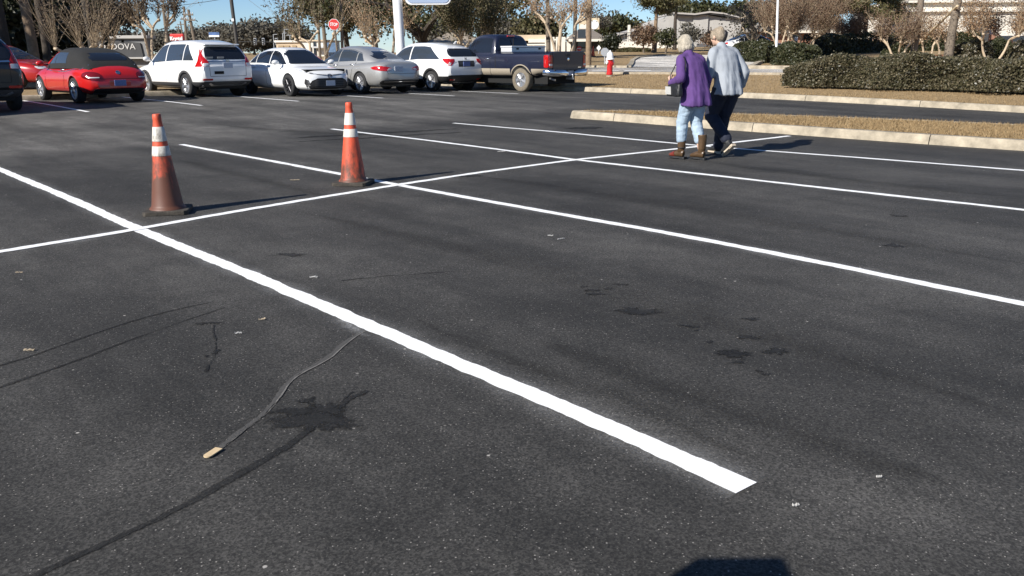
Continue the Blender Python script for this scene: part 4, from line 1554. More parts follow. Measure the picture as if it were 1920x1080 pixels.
text_part("rear_emblem", "H", .11, M_CHROME, t, Matrix.Translation((p.x - .014, 0, 1.055)) @ Matrix.Rotation(-math.pi / 2, 4, 'Z') @ FACE, .004, sx=1.1, bold=.006)
MB().tube([(-1.55, 0, 1.55), (-1.62, 0, 1.62), (-1.68, 0, 1.63)], [(.05, .02), (.03, .02), (.012, .01)], 8).build("roof_antenna", M_WHITE, t, smooth=True)
four_wheels(t, HRV, M_RIM, 5, rim_r=.68)
park(t, (809, 171), (-1.30, .86), HEAD, dyaw=3)

# ---------------------------------------------------------------- blue pickup
RAM = dict(len=5.35, axles=(-1.42, 1.75), track=.99, wr=.395, tw=.27, arch=1.22, shoulder=8, sill=8, tuck=.05, belt=1.26,
           top=[(-2.675, 1.30), (-.1, 1.30), (.0, 1.27), (1.0, 1.25), (1.3, 1.23), (1.9, 1.21), (2.4, 1.14), (2.6, 1.05), (2.675, .9)],
           bot=[(-2.675, .62), (-2.2, .56), (-1.9, .50), (2.2, .46), (2.6, .52), (2.675, .6)],
           wid=[(-2.675, .955), (-2.5, .975), (-1.4, 1.0), (.5, .985), (1.75, 1.0), (2.3, .96), (2.675, .80)],
           roof=[(-.18, 1.18), (-.14, 1.40), (-.04, 1.80), (.06, 1.88), (.4, 1.91), (.8, 1.90), (1.0, 1.86), (1.35, 1.56), (1.75, 1.22)],
           cabw=[(-.18, .90), (0, .93), (.8, .94), (1.75, .86)], tumble=.18, cabh=.7, cabn=7, cabm=5, bed=(-2.58, -.30, .86, .78))
M_NAVY = paint("navy_car_paint", (.007, .010, .028), rough=.42, coat=.5)
M_TAN = mat("tan_two_tone_paint", (.36, .31, .24), .5, metal=.2)
t = thing("pickup_truck", "dark blue pickup with tan lower panels and a white tool box in its bed", "truck")
c = Car(RAM)
c.build(t, M_NAVY, {})
c.side_glass(t, [(.06, .98, .02, -.12), (1.02, 1.42, -.12, -.24)], margin=.13, base=.03, material=M_GLASS)
end_glass(c, t, 'rear', "rear_window", 1.36, 1.78, .82, M_GLASS, .80, r=.05)
end_glass(c, t, 'front', "windscreen", 1.3, 1.8, .9, M_GLASS)
MB().box((-.155, 0, 1.56), (.02, .03, .40)).build("window_slider_frame", M_BLACKP, t)
MB().box((-.03, 0, 1.845), (.05, .36, .045)).build("third_brake_light", M_LAMPR, t, bevel=.01)
c.part(t, "tailgate", M_NAVY, [('rear', rect(-.76, .76, .70, 1.29, .02))], off=.02)
p = Vector((-2.70, 0, 1.10))
MB().lathe([(.001, 0), (.06, 0), (.045, .012), (.001, .016)], 16, Matrix.Translation((-2.692, 0, 1.06)) @ Matrix.Rotation(-math.pi / 2, 4, 'Y')).build("tailgate_emblem", M_CHROME, t)
MB().box((-2.70, -.58, .80), (.012, .16, .03)).build("model_badge", M_CHROME, t)
MB().box((-2.70, 0, 1.20), (.02, .22, .09)).build("tailgate_handle", M_BLACKP, t, bevel=.01)
for sg in (1, -1):
    side = 'left' if sg > 0 else 'right'
    h = [(.78, .80), (.93, .80), (.95, .9), (.95, 1.14), (.93, 1.2), (.80, 1.2)]
    c.part(t, "tail_light", M_LAMPR, [('rear', h if sg > 0 else mir(h)), (side, rect(-2.66, -2.47, .80, 1.2, .05))], off=.016)
    h = rect(.80, .93, .86, .92, .01)
    c.part(t, "reverse_lamp", M_LAMPC, [('rear', h if sg > 0 else mir(h))], off=.022)
    # tan two-tone strip along the bottom of the body
    r_a = RAM['wr'] * 1.24
    for (xa, xb) in ((-2.62, -1.42 - r_a), (-1.42 + r_a, .02), (.04, 1.75 - r_a)):
        c.part(t, "lower_panel", M_TAN, [(side, [(xa, .53), (xb, .53), (xb, .76), (xa, .76)])], off=.008)
    for wx in RAM['axles']:
        r0, r1 = RAM['wr'] * 1.20, RAM['wr'] * 1.29
        arc = [(wx + r1 * math.cos(a), RAM['wr'] + r1 * math.sin(a)) for a in [R(x) for x in range(5, 176, 10)]] + [(wx + r0 * math.cos(a), RAM['wr'] + r0 * math.sin(a)) for a in [R(x) for x in range(175, 4, -10)]]
        c.part(t, "arch_trim", M_TAN, [(side, arc)], off=.012)
    seam(c, t, "cab_gap", side, [(-.22, .55), (-.22, 1.28)], .03)
    seam(c, t, "door_seam", side, [(.04, 1.26), (.04, .55)]); seam(c, t, "door_seam", side, [(1.3, 1.24), (1.3, .55)])
    handle(t, c, M_CHROME, sg, .16, 1.08)
    MB().tube([(-2.6, sg * .93, 1.30), (-.3, sg * .945, 1.30)], [(.035, .016)] * 2, 8).build("bed_rail", M_NAVY, t, smooth=True)
    b = MB(); b.ball((1.22, sg * 1.16, 1.40), (.09, .11, .15), 8); b.tube([(1.25, sg * .95, 1.30), (1.22, sg * 1.10, 1.36)], .03, 6)
    b.build("door_mirror", M_BLACKP, t, smooth=60)
    MB().box((-1.42, sg * .72, .72), (1.0, .5, .2)).build("wheel_housing", M_UNDER, t, bevel=.03)
    c.part(t, "headlight", M_LAMPC, [('front', rect(.5, .78, .84, 1.02, .04) if sg > 0 else mir(rect(.5, .78, .84, 1.02, .04)))], off=.01)
pd, _, _ = c.surf('left', -.85, 1.0)
MB().lathe([(.09, 0), (.09, .006), (.07, .009), (.001, .009)], 20, Matrix.Translation((-.75, pd.y, 1.02)) @ Matrix.Rotation(-math.pi / 2, 4, 'X')).build("fuel_door", M_NAVY, t)
# chrome bumper with a recess for the plate
b = MB()
for sg in (1, -1):
    L_ = [(-2.80, sg * .17, .61), (-2.84, sg * .35, .62), (-2.82, sg * .75, .63), (-2.70, sg * .97, .64), (-2.46, sg * 1.0, .645)]
    b.tube(L_, [(.06, .085), (.07, .11), (.07, .115), (.05, .11), (.025, .09)], 10)
b.build("rear_bumper", M_CHROME, t, smooth=50)
MB().box((-2.78, 0, .72), (.14, 1.7, .02)).build("bumper_step", M_BLACKP, t)
MB().box((-2.76, 0, .60), (.08, .36, .2)).build("plate_recess", M_BLACKP, t)
MB().box((-2.806, 0, .62), (.012, .31, .155)).build("licence_plate", M_PLATE, t)
b = MB(); b.box((-2.78, 0, .44), (.3, .06, .06)); b.tube([(-2.9, 0, .46), (-2.9, 0, .54)], .02, 8); b.ball((-2.9, 0, .56), .03, 6)
b.build("tow_hitch", M_RIM, t)
MB().tube([(-2.2, .55, .48), (-2.55, .62, .42), (-2.68, .64, .40)], .035, 8).build("tail_pipe", M_RIM, t, smooth=True)
four_wheels(t, RAM, M_RIM, 5, M_TYREDUST, rim_r=.60)
park(t, (981, 172), (-1.42, .86), HEAD, dyaw=4)
t.scale = (.975, .975, .975)
TRUCK = t
# tool box lying across the bed
M_ALU = mat("white_tool_box", (.66, .67, .68), .4, metal=.3)
tb = thing("tool_box", "long white metal tool box across the front of the blue pickup's bed", "tool box")
b = MB().box((0, 0, .22), (.50, 1.66, .44)); b.build("box_body", M_ALU, tb, bevel=.012)
MB().box((0, 0, .467), (.53, 1.70, .05)).build("lid", M_ALU, tb, bevel=.012)
for y in (-.55, .55): MB().box((-.262, y, .40), (.02, .1, .05)).build("latch", M_BLACKP, tb)
tb.location = Vector(t.location) + Matrix.Rotation(t.rotation_euler.z, 3, 'Z') @ Vector((-.62, 0, .975)); tb.rotation_euler = t.rotation_euler

# ---------------------------------------------------------------- red car of the farther row, and two pale ones behind hedges
FARC = dict(COR)
M_RED2 = paint("deep_red_car_paint", (.38, .012, .014))


def plain_car(label, m, loc, yaw):
    t = thing("sedan", label, "car")
    c = Car(FARC)
    c.build(t, m, {})
    c.side_glass(t, [(-1.5, -1.02, .28, .02), (-.98, -.08, .03, .02), (-.02, 1.0, .0, -.52)], margin=.10, base=.02)
    end_glass(c, t, 'front', "windscreen", .955, 1.375, .93, M_GLASS, r=.04)
    end_glass(c, t, 'rear', "rear_window", 1.03, 1.38, .88, M_GLASS)
    for sg in (1, -1):
        tl = rect(.45, .80, .78, .9, .02)
        c.part(t, "tail_light", M_LAMPR, [('rear', tl if sg > 0 else mir(tl))], off=.01)
        c.part(t, "headlight", M_LAMPC, [('front', rect(.45, .72, .64, .73, .03) if sg > 0 else mir(rect(.45, .72, .64, .73, .03)))], off=.01)
    four_wheels(t, FARC, M_RIM, 5)
    t.location = loc; t.rotation_euler = (0, 0, yaw)
    return t


p = WP(2, 138, 31.0)
plain_car("red sedan beyond the kerb, half hidden between the black SUV and the red convertible", M_RED2, (p.x, p.y, gnd(p.x, p.y) + .03), R(-12))
p = WP(1412, 86, 62)
plain_car("white car behind the low hedge near the light pole", M_WHITE, (p.x, p.y, gnd(p.x, p.y) + .02), R(10))
# ------------------------------------------------------------------ people
M_SKIN = mat("skin", (.52, .33, .24), .55, noise=(20, .08))
M_HAIR1 = mat("blond_grey_hair", (.42, .37, .29), .6, noise=(22, .4), bump=(90, .7))
M_HAIR2 = mat("light_brown_hair", (.31, .25, .18), .6, noise=(14, .5), bump=(90, .7))
M_PURPLE = mat("purple_fleece", (.092, .042, .168), .9, noise=(7, .18), bump=(26, .10))
M_DENIM = mat("pale_blue_jacket", (.30, .325, .36), .85, noise=(5, .10), bump=(16, .12))
M_JEANL = mat("light_blue_jeans", (.33, .42, .51), .85, noise=(9, .28), bump=(22, .2))
M_JEAND = mat("dark_blue_jeans", (.014, .018, .036), .85, noise=(8, .3), bump=(18, .2))
M_BOOT = mat("brown_leather", (.085, .050, .025), .35, noise=(14, .3))
M_BOOTR = mat("red_leather_toe", (.17, .03, .02), .35, noise=(40, .4))
M_SHOE = mat("black_shoe", (.018, .018, .019), .6)
M_SOLE = mat("beige_sole", (.50, .42, .32), .8, noise=(60, .2))
M_BAG = mat("black_bag", (.012, .012, .013), .5, bump=(30, .4))
M_CLIP = mat("dark_hair_clip", (.015, .012, .012), .4)


def blobmesh(name, mb, material, parent, voxel=.012, it=4, disp=None):
    """join overlapping closed shapes into one continuous skin"""
    o = mb.build(name, material, parent)
    r = o.modifiers.new("join", 'REMESH'); r.mode = 'VOXEL'; r.voxel_size = voxel; r.use_smooth_shade = True
    s = o.modifiers.new("soft", 'SMOOTH'); s.iterations = it; s.factor = .5
    evaluated(o)
    if disp:
        am, sc = disp[:2]
        zr = disp[2] if len(disp) > 2 else None
        n_ = len(o.data.vertices)
        nn = [v.normal.copy() for v in o.data.vertices]
        from mathutils import noise as N_
        for v, k in zip(o.data.vertices, nn):
            q = v.co
            f = N_.noise(Vector((q.x * sc[0], q.y * sc[1], q.z * sc[2]))) + .5 * N_.noise(Vector((q.x * sc[0] * 2.3, q.y * sc[1] * 2.3, q.z * sc[2] * 2.3)) + Vector((7, 3, 1)))
            if zr: f *= .35 + 1.3 * min(1, max(0, (zr[1] - q.z) / (zr[1] - zr[0])))
            v.co = q + k * (f * am)
    o.data.shade_smooth()
    return o


def limb(mb, pts, rad, n=7, seg=12):
    """tapered limb through joints, rounded at the ends"""
    P = [Vector(p) for p in pts]
    rad = [r if hasattr(r, '__len__') else (r, r) for r in rad]
    out, rr = [], []
    for i in range(len(P) - 1):
        for j in range(n):
            t = j / n
            out.append(P[i].lerp(P[i + 1], t)); rr.append((rad[i][0] * (1 - t) + rad[i + 1][0] * t, rad[i][1] * (1 - t) + rad[i + 1][1] * t))
    out.append(P[-1]); rr.append(rad[-1])
    mb.tube(out, rr, seg)
    for p, r in ((P[0], rad[0]), (P[-1], rad[-1])): mb.ball(tuple(p), (min(r),) * 3, 7)
    for p, r in list(zip(P, rad))[1:-1]: mb.ball(tuple(p), (min(r) * 1.0,) * 3, 7)
    return mb


def body_loft(mb, secs, seg=24):
    """sections (centre, depth front, width side, lean angle): a torso or garment hull"""
    vs, fs = [], []
    for (c, rx, ry, e) in secs:
        for k in range(seg):
            a = 2 * math.pi * k / seg
            cs, sn = math.cos(a), math.sin(a)
            vs.append((c[0] + rx * math.copysign(abs(cs) ** e, cs), c[1] + ry * math.copysign(abs(sn) ** e, sn), c[2]))
    n_ = len(secs)
    for i in range(n_ - 1):
        for k in range(seg):
            k2 = (k + 1) % seg
            fs.append((i * seg + k, i * seg + k2, (i + 1) * seg + k2, (i + 1) * seg + k))
    fs.append(tuple(reversed(range(seg)))); fs.append(tuple((n_ - 1) * seg + k for k in range(seg)))
    mb.add(vs, fs)
    return mb


def hand(mb, wrist, dr, palm_n, s=1.0, curl=.5, thumb=1):
    """palm, four unequal bent fingers and a thumb leaving the side"""
    w, d, n_ = Vector(wrist), Vector(dr).normalized(), Vector(palm_n).normalized()
    n_ = (n_ - d * n_.dot(d)).normalized()
    x = d.cross(n_)
    mb.tube([w, w + d * .03 * s, w + d * .08 * s], [(.024 * s, .017 * s), (.032 * s, .016 * s), (.036 * s, .014 * s)], 10)
    for i, (off, ln) in enumerate(((-.029, .062), (-.0095, .072), (.0105, .068), (.029, .052))):
        b = w + d * (.078 * s) + x * off * s
        p1 = b + (d * math.cos(curl * .5) + n_ * math.sin(curl * .5)) * ln * .45 * s
        p2 = p1 + (d * math.cos(curl * 1.4) + n_ * math.sin(curl * 1.4)) * ln * .33 * s
        p3 = p2 + (d * math.cos(curl * 2.2) + n_ * math.sin(curl * 2.2)) * ln * .26 * s
        mb.tube([b - d * .012, b, p1, p2, p3], [.009 * s, .0092 * s, .0088 * s, .0082 * s, .0068 * s], 8)
    b = w + d * .025 * s + x * .026 * s * thumb
    p1 = b + (d * .6 + x * .7 * thumb + n_ * .35).normalized() * .036 * s
    p2 = p1 + (d * .85 + x * .25 * thumb + n_ * .45).normalized() * .03 * s
    mb.tube([b, p1, p2], [.012 * s, .0098 * s, .008 * s], 8)


def head(mb, c, fwd, s=1.0, up=(0, 0, 1)):
    """skull, jaw, nose, brow, lips, ears"""
    c, f = Vector(c), Vector(fwd).normalized()
    u = Vector(up).normalized(); u = (u - f * u.dot(f)).normalized()
    l = u.cross(f)
    B = Matrix((f, l, u)).transposed()

    def E(q, r):
        M = Matrix.Translation(c + B @ (Vector(q) * s)) @ B.to_4x4() @ Matrix.Diagonal((r[0] * s, r[1] * s, r[2] * s, 1))
        prof = [(math.sin(math.pi * i / 10), -math.cos(math.pi * i / 10)) for i in range(11)]
        mb.lathe(prof, 18, M)
    E((-.008, 0, .03), (.098, .077, .088))
    E((.03, 0, -.035), (.062, .058, .075))
    E((.055, 0, -.088), (.03, .032, .024))
    E((.094, 0, -.012), (.014, .011, .024)); E((.104, 0, -.024), (.013, .014, .010))
    E((.078, .03, .022), (.016, .024, .008)); E((.078, -.03, .022), (.016, .024, .008))
    E((.084, 0, -.060), (.010, .024, .006)); E((.082, 0, -.070), (.010, .022, .007))
    E((.06, .04, -.03), (.025, .02, .022)); E((.06, -.04, -.03), (.025, .02, .022))
    E((-.004, .078, -.008), (.020, .009, .032)); E((-.004, -.078, -.008), (.020, .009, .032))
    return B, c


def eyes(root, B, c, s=1.0):
    M_EYE = mat("eye", (.25, .20, .16), .15)
    for sg in (1, -1):
        p = c + B @ (Vector((.083, .031 * sg, .004)) * s)
        MB().ball(tuple(p), (.011 * s,) * 3, 6).build("eye", M_EYE, root, smooth=True)


# the two women walk along the stalls, away to the far row; x = forward, y = their left
YAW = math.atan2(A2.y, A2.x) - R(13)

# ---- first: purple fleece jacket, pale jeans, brown boots
p = at(1294, 299)
W1 = thing("person", "woman in a purple jacket, pale jeans and brown boots carrying a bag", "person", (p.x, p.y, gz(p.x, p.y)), YAW)
b = MB()
HB, HCn = head(b, (.22, .0, 1.525), (.96, -.22, -.40), .98, (.25, 0, 1))
limb(b, [(.10, 0, 1.36), (.15, .0, 1.42), (.19, .01, 1.47)], [.062, .055, .056], 4)
body_loft(b, [((-.02, 0, .80), .10, .14, .9), ((-.03, 0, .90), .12, .165, .9), ((.0, 0, 1.06), .105, .135, .9), ((.05, 0, 1.22), .11, .155, .9), ((.09, 0, 1.34), .085, .15, .9), ((.11, 0, 1.38), .06, .08, 1)])
limb(b, [(.09, .16, 1.32), (-.06, .27, 1.10), (.14, .27, 1.03), (.20, .24, 1.05)], [.05, .04, .03, .026])
hand(b, (.19, .245, 1.05), (.5, -.2, .75), (.3, -.9, 0), .95, 1.0, -1)
limb(b, [(.09, -.16, 1.32), (.04, -.25, 1.07), (.12, -.30, .86)], [.05, .04, .028])
hand(b, (.12, -.30, .87), (.25, -.1, -1), (.2, .9, 0), .95, .7, 1)
limb(b, [(-.02, .09, .86), (.12, .085, .48), (.115, .08, .10)], [.082, .055, .036])
limb(b, [(-.02, -.09, .86), (.03, -.09, .48), (-.12, -.09, .10)], [.082, .055, .036])
body1 = blobmesh("body", b, M_SKIN, W1, .0095, 2)
eyes(W1, HB, HCn)
# bob of hair round the skull, open at the face
b = MB()
def HP(q): return tuple(HCn + HB @ Vector(q))
for q, r in (((-.02, 0, .045), (.108, .092, .095)), ((-.05, 0, -.01), (.085, .096, .085)), ((-.04, .062, -.05), (.06, .036, .062)), ((-.04, -.062, -.05), (.06, .036, .062)),
             ((-.07, 0, -.06), (.055, .07, .05)), ((.02, .07, -.02), (.045, .028, .07)), ((.02, -.07, -.02), (.045, .028, .07)), ((.055, .03, .085), (.05, .05, .028)), ((.055, -.03, .085), (.05, .05, .028))):
    M = Matrix.Translation(HP(q)) @ HB.to_4x4() @ Matrix.Diagonal((*r, 1))
    b.lathe([(math.sin(math.pi * i / 10), -math.cos(math.pi * i / 10)) for i in range(11)], 18, M)
blobmesh("hair", b, M_HAIR1, W1, .008, 3, (.004, (46, 46, 7)))
# jacket: hem flares below the hips
b = MB()
body_loft(b, [((-.075, 0, .735), .165, .225, .85), ((-.07, 0, .79), .168, .225, .85), ((-.05, 0, .92), .152, .205, .85), ((-.01, 0, 1.06), .138, .188, .88), ((.04, 0, 1.2), .138, .19, .88), ((.075, 0, 1.30), .12, .19, .9), ((.10, 0, 1.365), .09, .15, .95), ((.13, 0, 1.40), .07, .095, 1)])
limb(b, [(.12, .005, 1.37), (.14, .008, 1.412)], [.078, .07], 3)
for q_ in (-1, 1): limb(b, [(.125, .04 * q_, 1.385), (.10, .155 * q_, 1.335)], [.055, .07], 3)
limb(b, [(.085, .165, 1.315), (-.07, .285, 1.10), (.13, .275, 1.035)], [(.075, .075), (.064, .064), (.048, .048)])
limb(b, [(.085, -.165, 1.315), (.03, -.265, 1.07), (.105, -.30, .90)], [(.075, .075), (.062, .062), (.05, .05)])
jk = blobmesh("jacket", b, M_PURPLE, W1, .011, 3, (.012, (10, 13, 1.8), (.74, 1.4)))
# pocket zip pull
MB().tube([(-.03, .222, .90), (-.02, .232, .86), (-.015, .235, .83)], [.007, .009, .004], 6).build("zip_pull", M_CHROME, W1)
b = MB()
limb(b, [(-.03, .085, .86), (.10, .085, .50), (.11, .08, .275)], [.118, .084, .072])
limb(b, [(-.03, -.085, .86), (.02, -.09, .50), (-.065, -.09, .275)], [.118, .084, .072])
body_loft(b, [((-.03, 0, .80), .115, .17, .9), ((-.03, 0, .95), .13, .18, .9)])
blobmesh("jeans", b, M_JEANL, W1, .011, 2, (.006, (12, 12, 24)))


def boot(root, ank, fd, m, toe_m, tall=.13, pitch=0.0, s=1.0):
    """ankle boot: shaft, heel, foot; fd = direction of the toe on the ground"""
    B_ = Matrix.Translation(ank) @ Matrix.Rotation(math.atan2(fd[1], fd[0]), 4, 'Z') @ Matrix.Rotation(pitch, 4, 'Y')
    b = MB()
    T = lambda *q: tuple(B_ @ Vector(q))
    b.tube([T(-.005, 0, tall), T(-.01, 0, tall * .7), T(-.012, 0, .05), T(0, 0, .0)], [(.066 * s, .066), (.06, .06), (.055, .05), (.048, .042)], 14)
    b.tube([T(-.055, 0, -.03), T(.0, 0, -.02), T(.08, 0, -.035), T(.15, 0, -.052), T(.175, 0, -.055)], [(.034, .045), (.042, .055), (.046, .042), (.043, .03), (.03, .022)], 14)
    o = blobmesh("boot", b, m, root, .008, 2)
    s_ = MB()
    pl = [(-.085, -.034), (-.06, -.042), (.0, -.038), (.09, -.050), (.16, -.042), (.185, -.015), (.185, .015), (.16, .042), (.09, .050), (.0, .038), (-.06, .042), (-.085, .034)]
    k = MB().prism(pl, -.092, -.070)
    s_.add([B_ @ Vector(v) for v in k.v], k.f)
    k = MB().box((-.045, 0, -.087), (.075, .07, .034))
    s_.add([B_ @ Vector(v) for v in k.v], k.f)
    s_.build("sole", M_SHOE if toe_m else M_SOLE, o)
    if toe_m:
        t_ = MB()
        t_.tube([T(.075, .004, -.035), T(.13, .0, -.048), T(.172, 0, -.056)], [(.050, .046), (.0465, .035), (.033, .024)], 14)
        t_.build("toe_cap", toe_m, o, smooth=True)
        st_ = MB().tube([T(-.01 + .058 * math.cos(a), .056 * math.sin(a), .055) for a in [2 * math.pi * i / 16 for i in range(17)]], .007, 6)
        st_.build("boot_strap", M_SHOE, o)
    return o


boot(W1, (.115, .08, .105), (1, .25), M_BOOT, M_BOOTR, .24)
boot(W1, (-.115, -.09, .105), (1, .2), M_BOOT, None, .24).children[0].data.materials[0] = M_SHOE

# ---- her bag: hangs under the left forearm, strap over the shoulder
Mw = Matrix.Translation(W1.location) @ Matrix.Rotation(YAW, 4, 'Z')
bg_ = thing("handbag", "black shoulder bag with a striped panel under the purple sleeve", "bag", Mw @ Vector((.03, .30, .95)), YAW - R(8))
bg_.scale = (.86, .86, .86)
b = MB()
body_loft(b, [((0, 0, -.105), .17, .045, .5), ((0, 0, -.09), .185, .06, .5), ((0, 0, .0), .18, .062, .55), ((0, 0, .075), .165, .045, .6), ((0, 0, .095), .15, .02, .6)])
blobmesh("bag_body", b, M_BAG, bg_, .009, 2, (.006, (12, 12, 12)))
b = MB()
for i in range(8):
    x = .015 + .020 * i
    b.box((x, .068, -.015), (.0075, .010, .12), m=Matrix.Rotation(R(8), 3, 'Y'))
b.build("stripes", mat("pale_stripe_cloth", (.6, .59, .56), .8), bg_)
b = MB()
b.tube([(.15, .01, .08), (.19, -.03, .22), (.165, -.09, .36), (.10, -.13, .475), (.02, -.15, .49), (-.055, -.14, .41), (-.10, -.12, .28), (-.15, -.02, .08)], .010, 6)
b.build("strap", M_BAG, bg_, smooth=True)

# ---- second: pale blue jacket, dark jeans, hair up with a clip
p = at(1353, 291)
W2 = thing("person", "woman in a pale blue jacket and dark jeans, stepping off with one heel raised", "person", (p.x, p.y, gz(p.x, p.y)), YAW - R(2))
b = MB()
HB2, HC2 = head(b, (.20, .03, 1.635), (.96, .16, -.2), 1.0, (.12, 0, 1))
limb(b, [(.09, 0, 1.45), (.14, .0, 1.52), (.18, .01, 1.57)], [.062, .054, .056], 4)
body_loft(b, [((-.02, 0, .86), .11, .15, .9), ((-.03, 0, .96), .13, .18, .9), ((.0, 0, 1.12), .115, .15, .9), ((.05, 0, 1.3), .12, .17, .9), ((.085, 0, 1.42), .09, .165, .9), ((.10, 0, 1.46), .06, .085, 1)])
limb(b, [(.08, .18, 1.41), (.06, .25, 1.12), (.16, .24, .90)], [.054, .043, .029])
hand(b, (.16, .24, .91), (.2, -.15, -1), (.1, -.9, 0), 1.0, .8, -1)
limb(b, [(.08, -.18, 1.41), (-.05, -.28, 1.15), (.02, -.29, .93)], [.054, .043, .029])
hand(b, (.02, -.29, .94), (.1, .0, -1), (.2, .9, 0), 1.0, .45, 1)
limb(b, [(-.02, .10, .93), (.17, .10, .54), (-.21, .10, .24)], [.088, .06, .038])
limb(b, [(-.02, -.10, .91), (.12, -.10, .51), (.20, -.09, .10)], [.088, .06, .038])
blobmesh("body", b, M_SKIN, W2, .0095, 2)
eyes(W2, HB2, HC2)
b = MB()
def HP2(q): return tuple(HC2 + HB2 @ Vector(q))
for q, r in (((-.02, 0, .04), (.104, .086, .088)), ((-.06, 0, .0), (.07, .078, .08)), ((.03, .066, .02), (.04, .022, .05)), ((.03, -.066, .02), (.04, .022, .05)),
             ((-.05, -.01, .085), (.062, .05, .052)), ((-.075, -.02, .04), (.05, .05, .06)), ((.05, 0, .085), (.045, .06, .025))):
    M = Matrix.Translation(HP2(q)) @ HB2.to_4x4() @ Matrix.Diagonal((*r, 1))
    b.lathe([(math.sin(math.pi * i / 10), -math.cos(math.pi * i / 10)) for i in range(11)], 18, M)
blobmesh("hair", b, M_HAIR2, W2, .008, 3, (.004, (46, 46, 8)))
b = MB()
b.tube([HP2((-.115, -.03, .06)), HP2((-.128, -.035, .03)), HP2((-.122, -.03, -.01)), HP2((-.105, -.02, -.06)), HP2((-.095, -.01, -.09))], [(.02, .02), (.035, .026), (.032, .024), (.028, .02), (.012, .01)], 10)
b.build("hair_clip", M_CLIP, W2, smooth=True)
b = MB()
body_loft(b, [((-.055, 0, .855), .175, .225, .85), ((-.055, 0, .92), .17, .22, .85), ((-.04, 0, 1.04), .15, .205, .88), ((0, 0, 1.17), .138, .192, .88), ((.04, 0, 1.3), .142, .205, .88), ((.07, 0, 1.40), .125, .21, .9), ((.095, 0, 1.465), .09, .16, .95), ((.12, 0, 1.50), .068, .095, 1)])
limb(b, [(.11, .005, 1.465), (.13, .008, 1.508)], [.078, .07], 3)
for q_ in (-1, 1): limb(b, [(.115, .04 * q_, 1.475), (.09, .175 * q_, 1.425)], [.058, .075], 3)
limb(b, [(.08, .185, 1.405), (.055, .262, 1.12), (.145, .25, .93)], [(.082, .082), (.068, .068), (.05, .05)])
limb(b, [(.08, -.185, 1.405), (-.055, -.29, 1.15), (.01, -.295, .985)], [(.082, .082), (.068, .068), (.052, .052)])
blobmesh("jacket", b, M_DENIM, W2, .011, 3, (.012, (11, 14, 1.6), (.86, 1.5)))
b = MB()
limb(b, [(-.02, .095, .92), (.16, .10, .56), (-.19, .10, .26)], [.128, .096, .078])
limb(b, [(-.02, -.095, .91), (.12, -.10, .53), (.19, -.09, .12)], [.128, .094, .078])
body_loft(b, [((-.02, 0, .86), .13, .185, .9), ((-.02, 0, 1.0), .14, .19, .9)])
blobmesh("jeans", b, M_JEAND, W2, .012, 3, (.006, (12, 12, 20)))


def shoe(root, ank, fd, pitch):
    o = boot(root, ank, fd, M_SHOE, None, .06, pitch)
    o.name = "shoe"
    return o


shoe(W2, (.20, -.09, .105), (1, .05), 0)
shoe(W2, (-.23, .10, .195), (1, .05), R(42))
# ------------------------------------------------------------------ traffic cones
def cone_mats(seed, dirt):
    r = {}
    for nm, c in (("cone_orange", (.62, .085, .035)), ("cone_band_white", (.56, .53, .47))):
        m = mat(nm, c, .55)
        N, L = m.node_tree.nodes, m.node_tree.links
        b = N["Principled BSDF"]
        tc = N.new("ShaderNodeTexCoord")
        mp = N.new("ShaderNodeMapping"); mp.inputs["Location"].default_value = (seed, seed * .7, 0); mp.inputs["Scale"].default_value = (1, 1, .45)
        L.new(tc.outputs["Object"], mp.inputs[0])
        n = N.new("ShaderNodeTexNoise"); n.inputs["Scale"].default_value = 15; n.inputs["Detail"].default_value = 9; n.inputs["Roughness"].default_value = .72
        L.new(mp.outputs[0], n.inputs["Vector"])
        sp = N.new("ShaderNodeSeparateXYZ"); L.new(tc.outputs["Object"], sp.inputs[0])
        # caked-on dirt: most near the foot
        hz = N.new("ShaderNodeMapRange"); L.new(sp.outputs[2], hz.inputs[0])
        hz.inputs[1].default_value = .02; hz.inputs[2].default_value = .62; hz.inputs[3].default_value = dirt[0]; hz.inputs[4].default_value = dirt[1]
        ad = N.new("ShaderNodeMath"); ad.operation = 'ADD'; L.new(n.outputs["Fac"], ad.inputs[0]); L.new(hz.outputs[0], ad.inputs[1])
        mr = N.new("ShaderNodeMapRange"); mr.inputs[1].default_value = .53; mr.inputs[2].default_value = .76; mr.inputs[4].default_value = .9; L.new(ad.outputs[0], mr.inputs[0])
        mx = N.new("ShaderNodeMix"); mx.data_type = 'RGBA'; L.new(mr.outputs[0], mx.inputs[0])
        mx.inputs[6].default_value = (*c, 1); mx.inputs[7].default_value = (.062, .040, .025, 1)
        L.new(mx.outputs[2], b.inputs["Base Color"])
        r[nm] = m
    return r["cone_orange"], r["cone_band_white"]


M_CONEBASE = mat("dirty_black_rubber", (.045, .038, .030), .85, noise=(14, .6), bump=(40, .4))


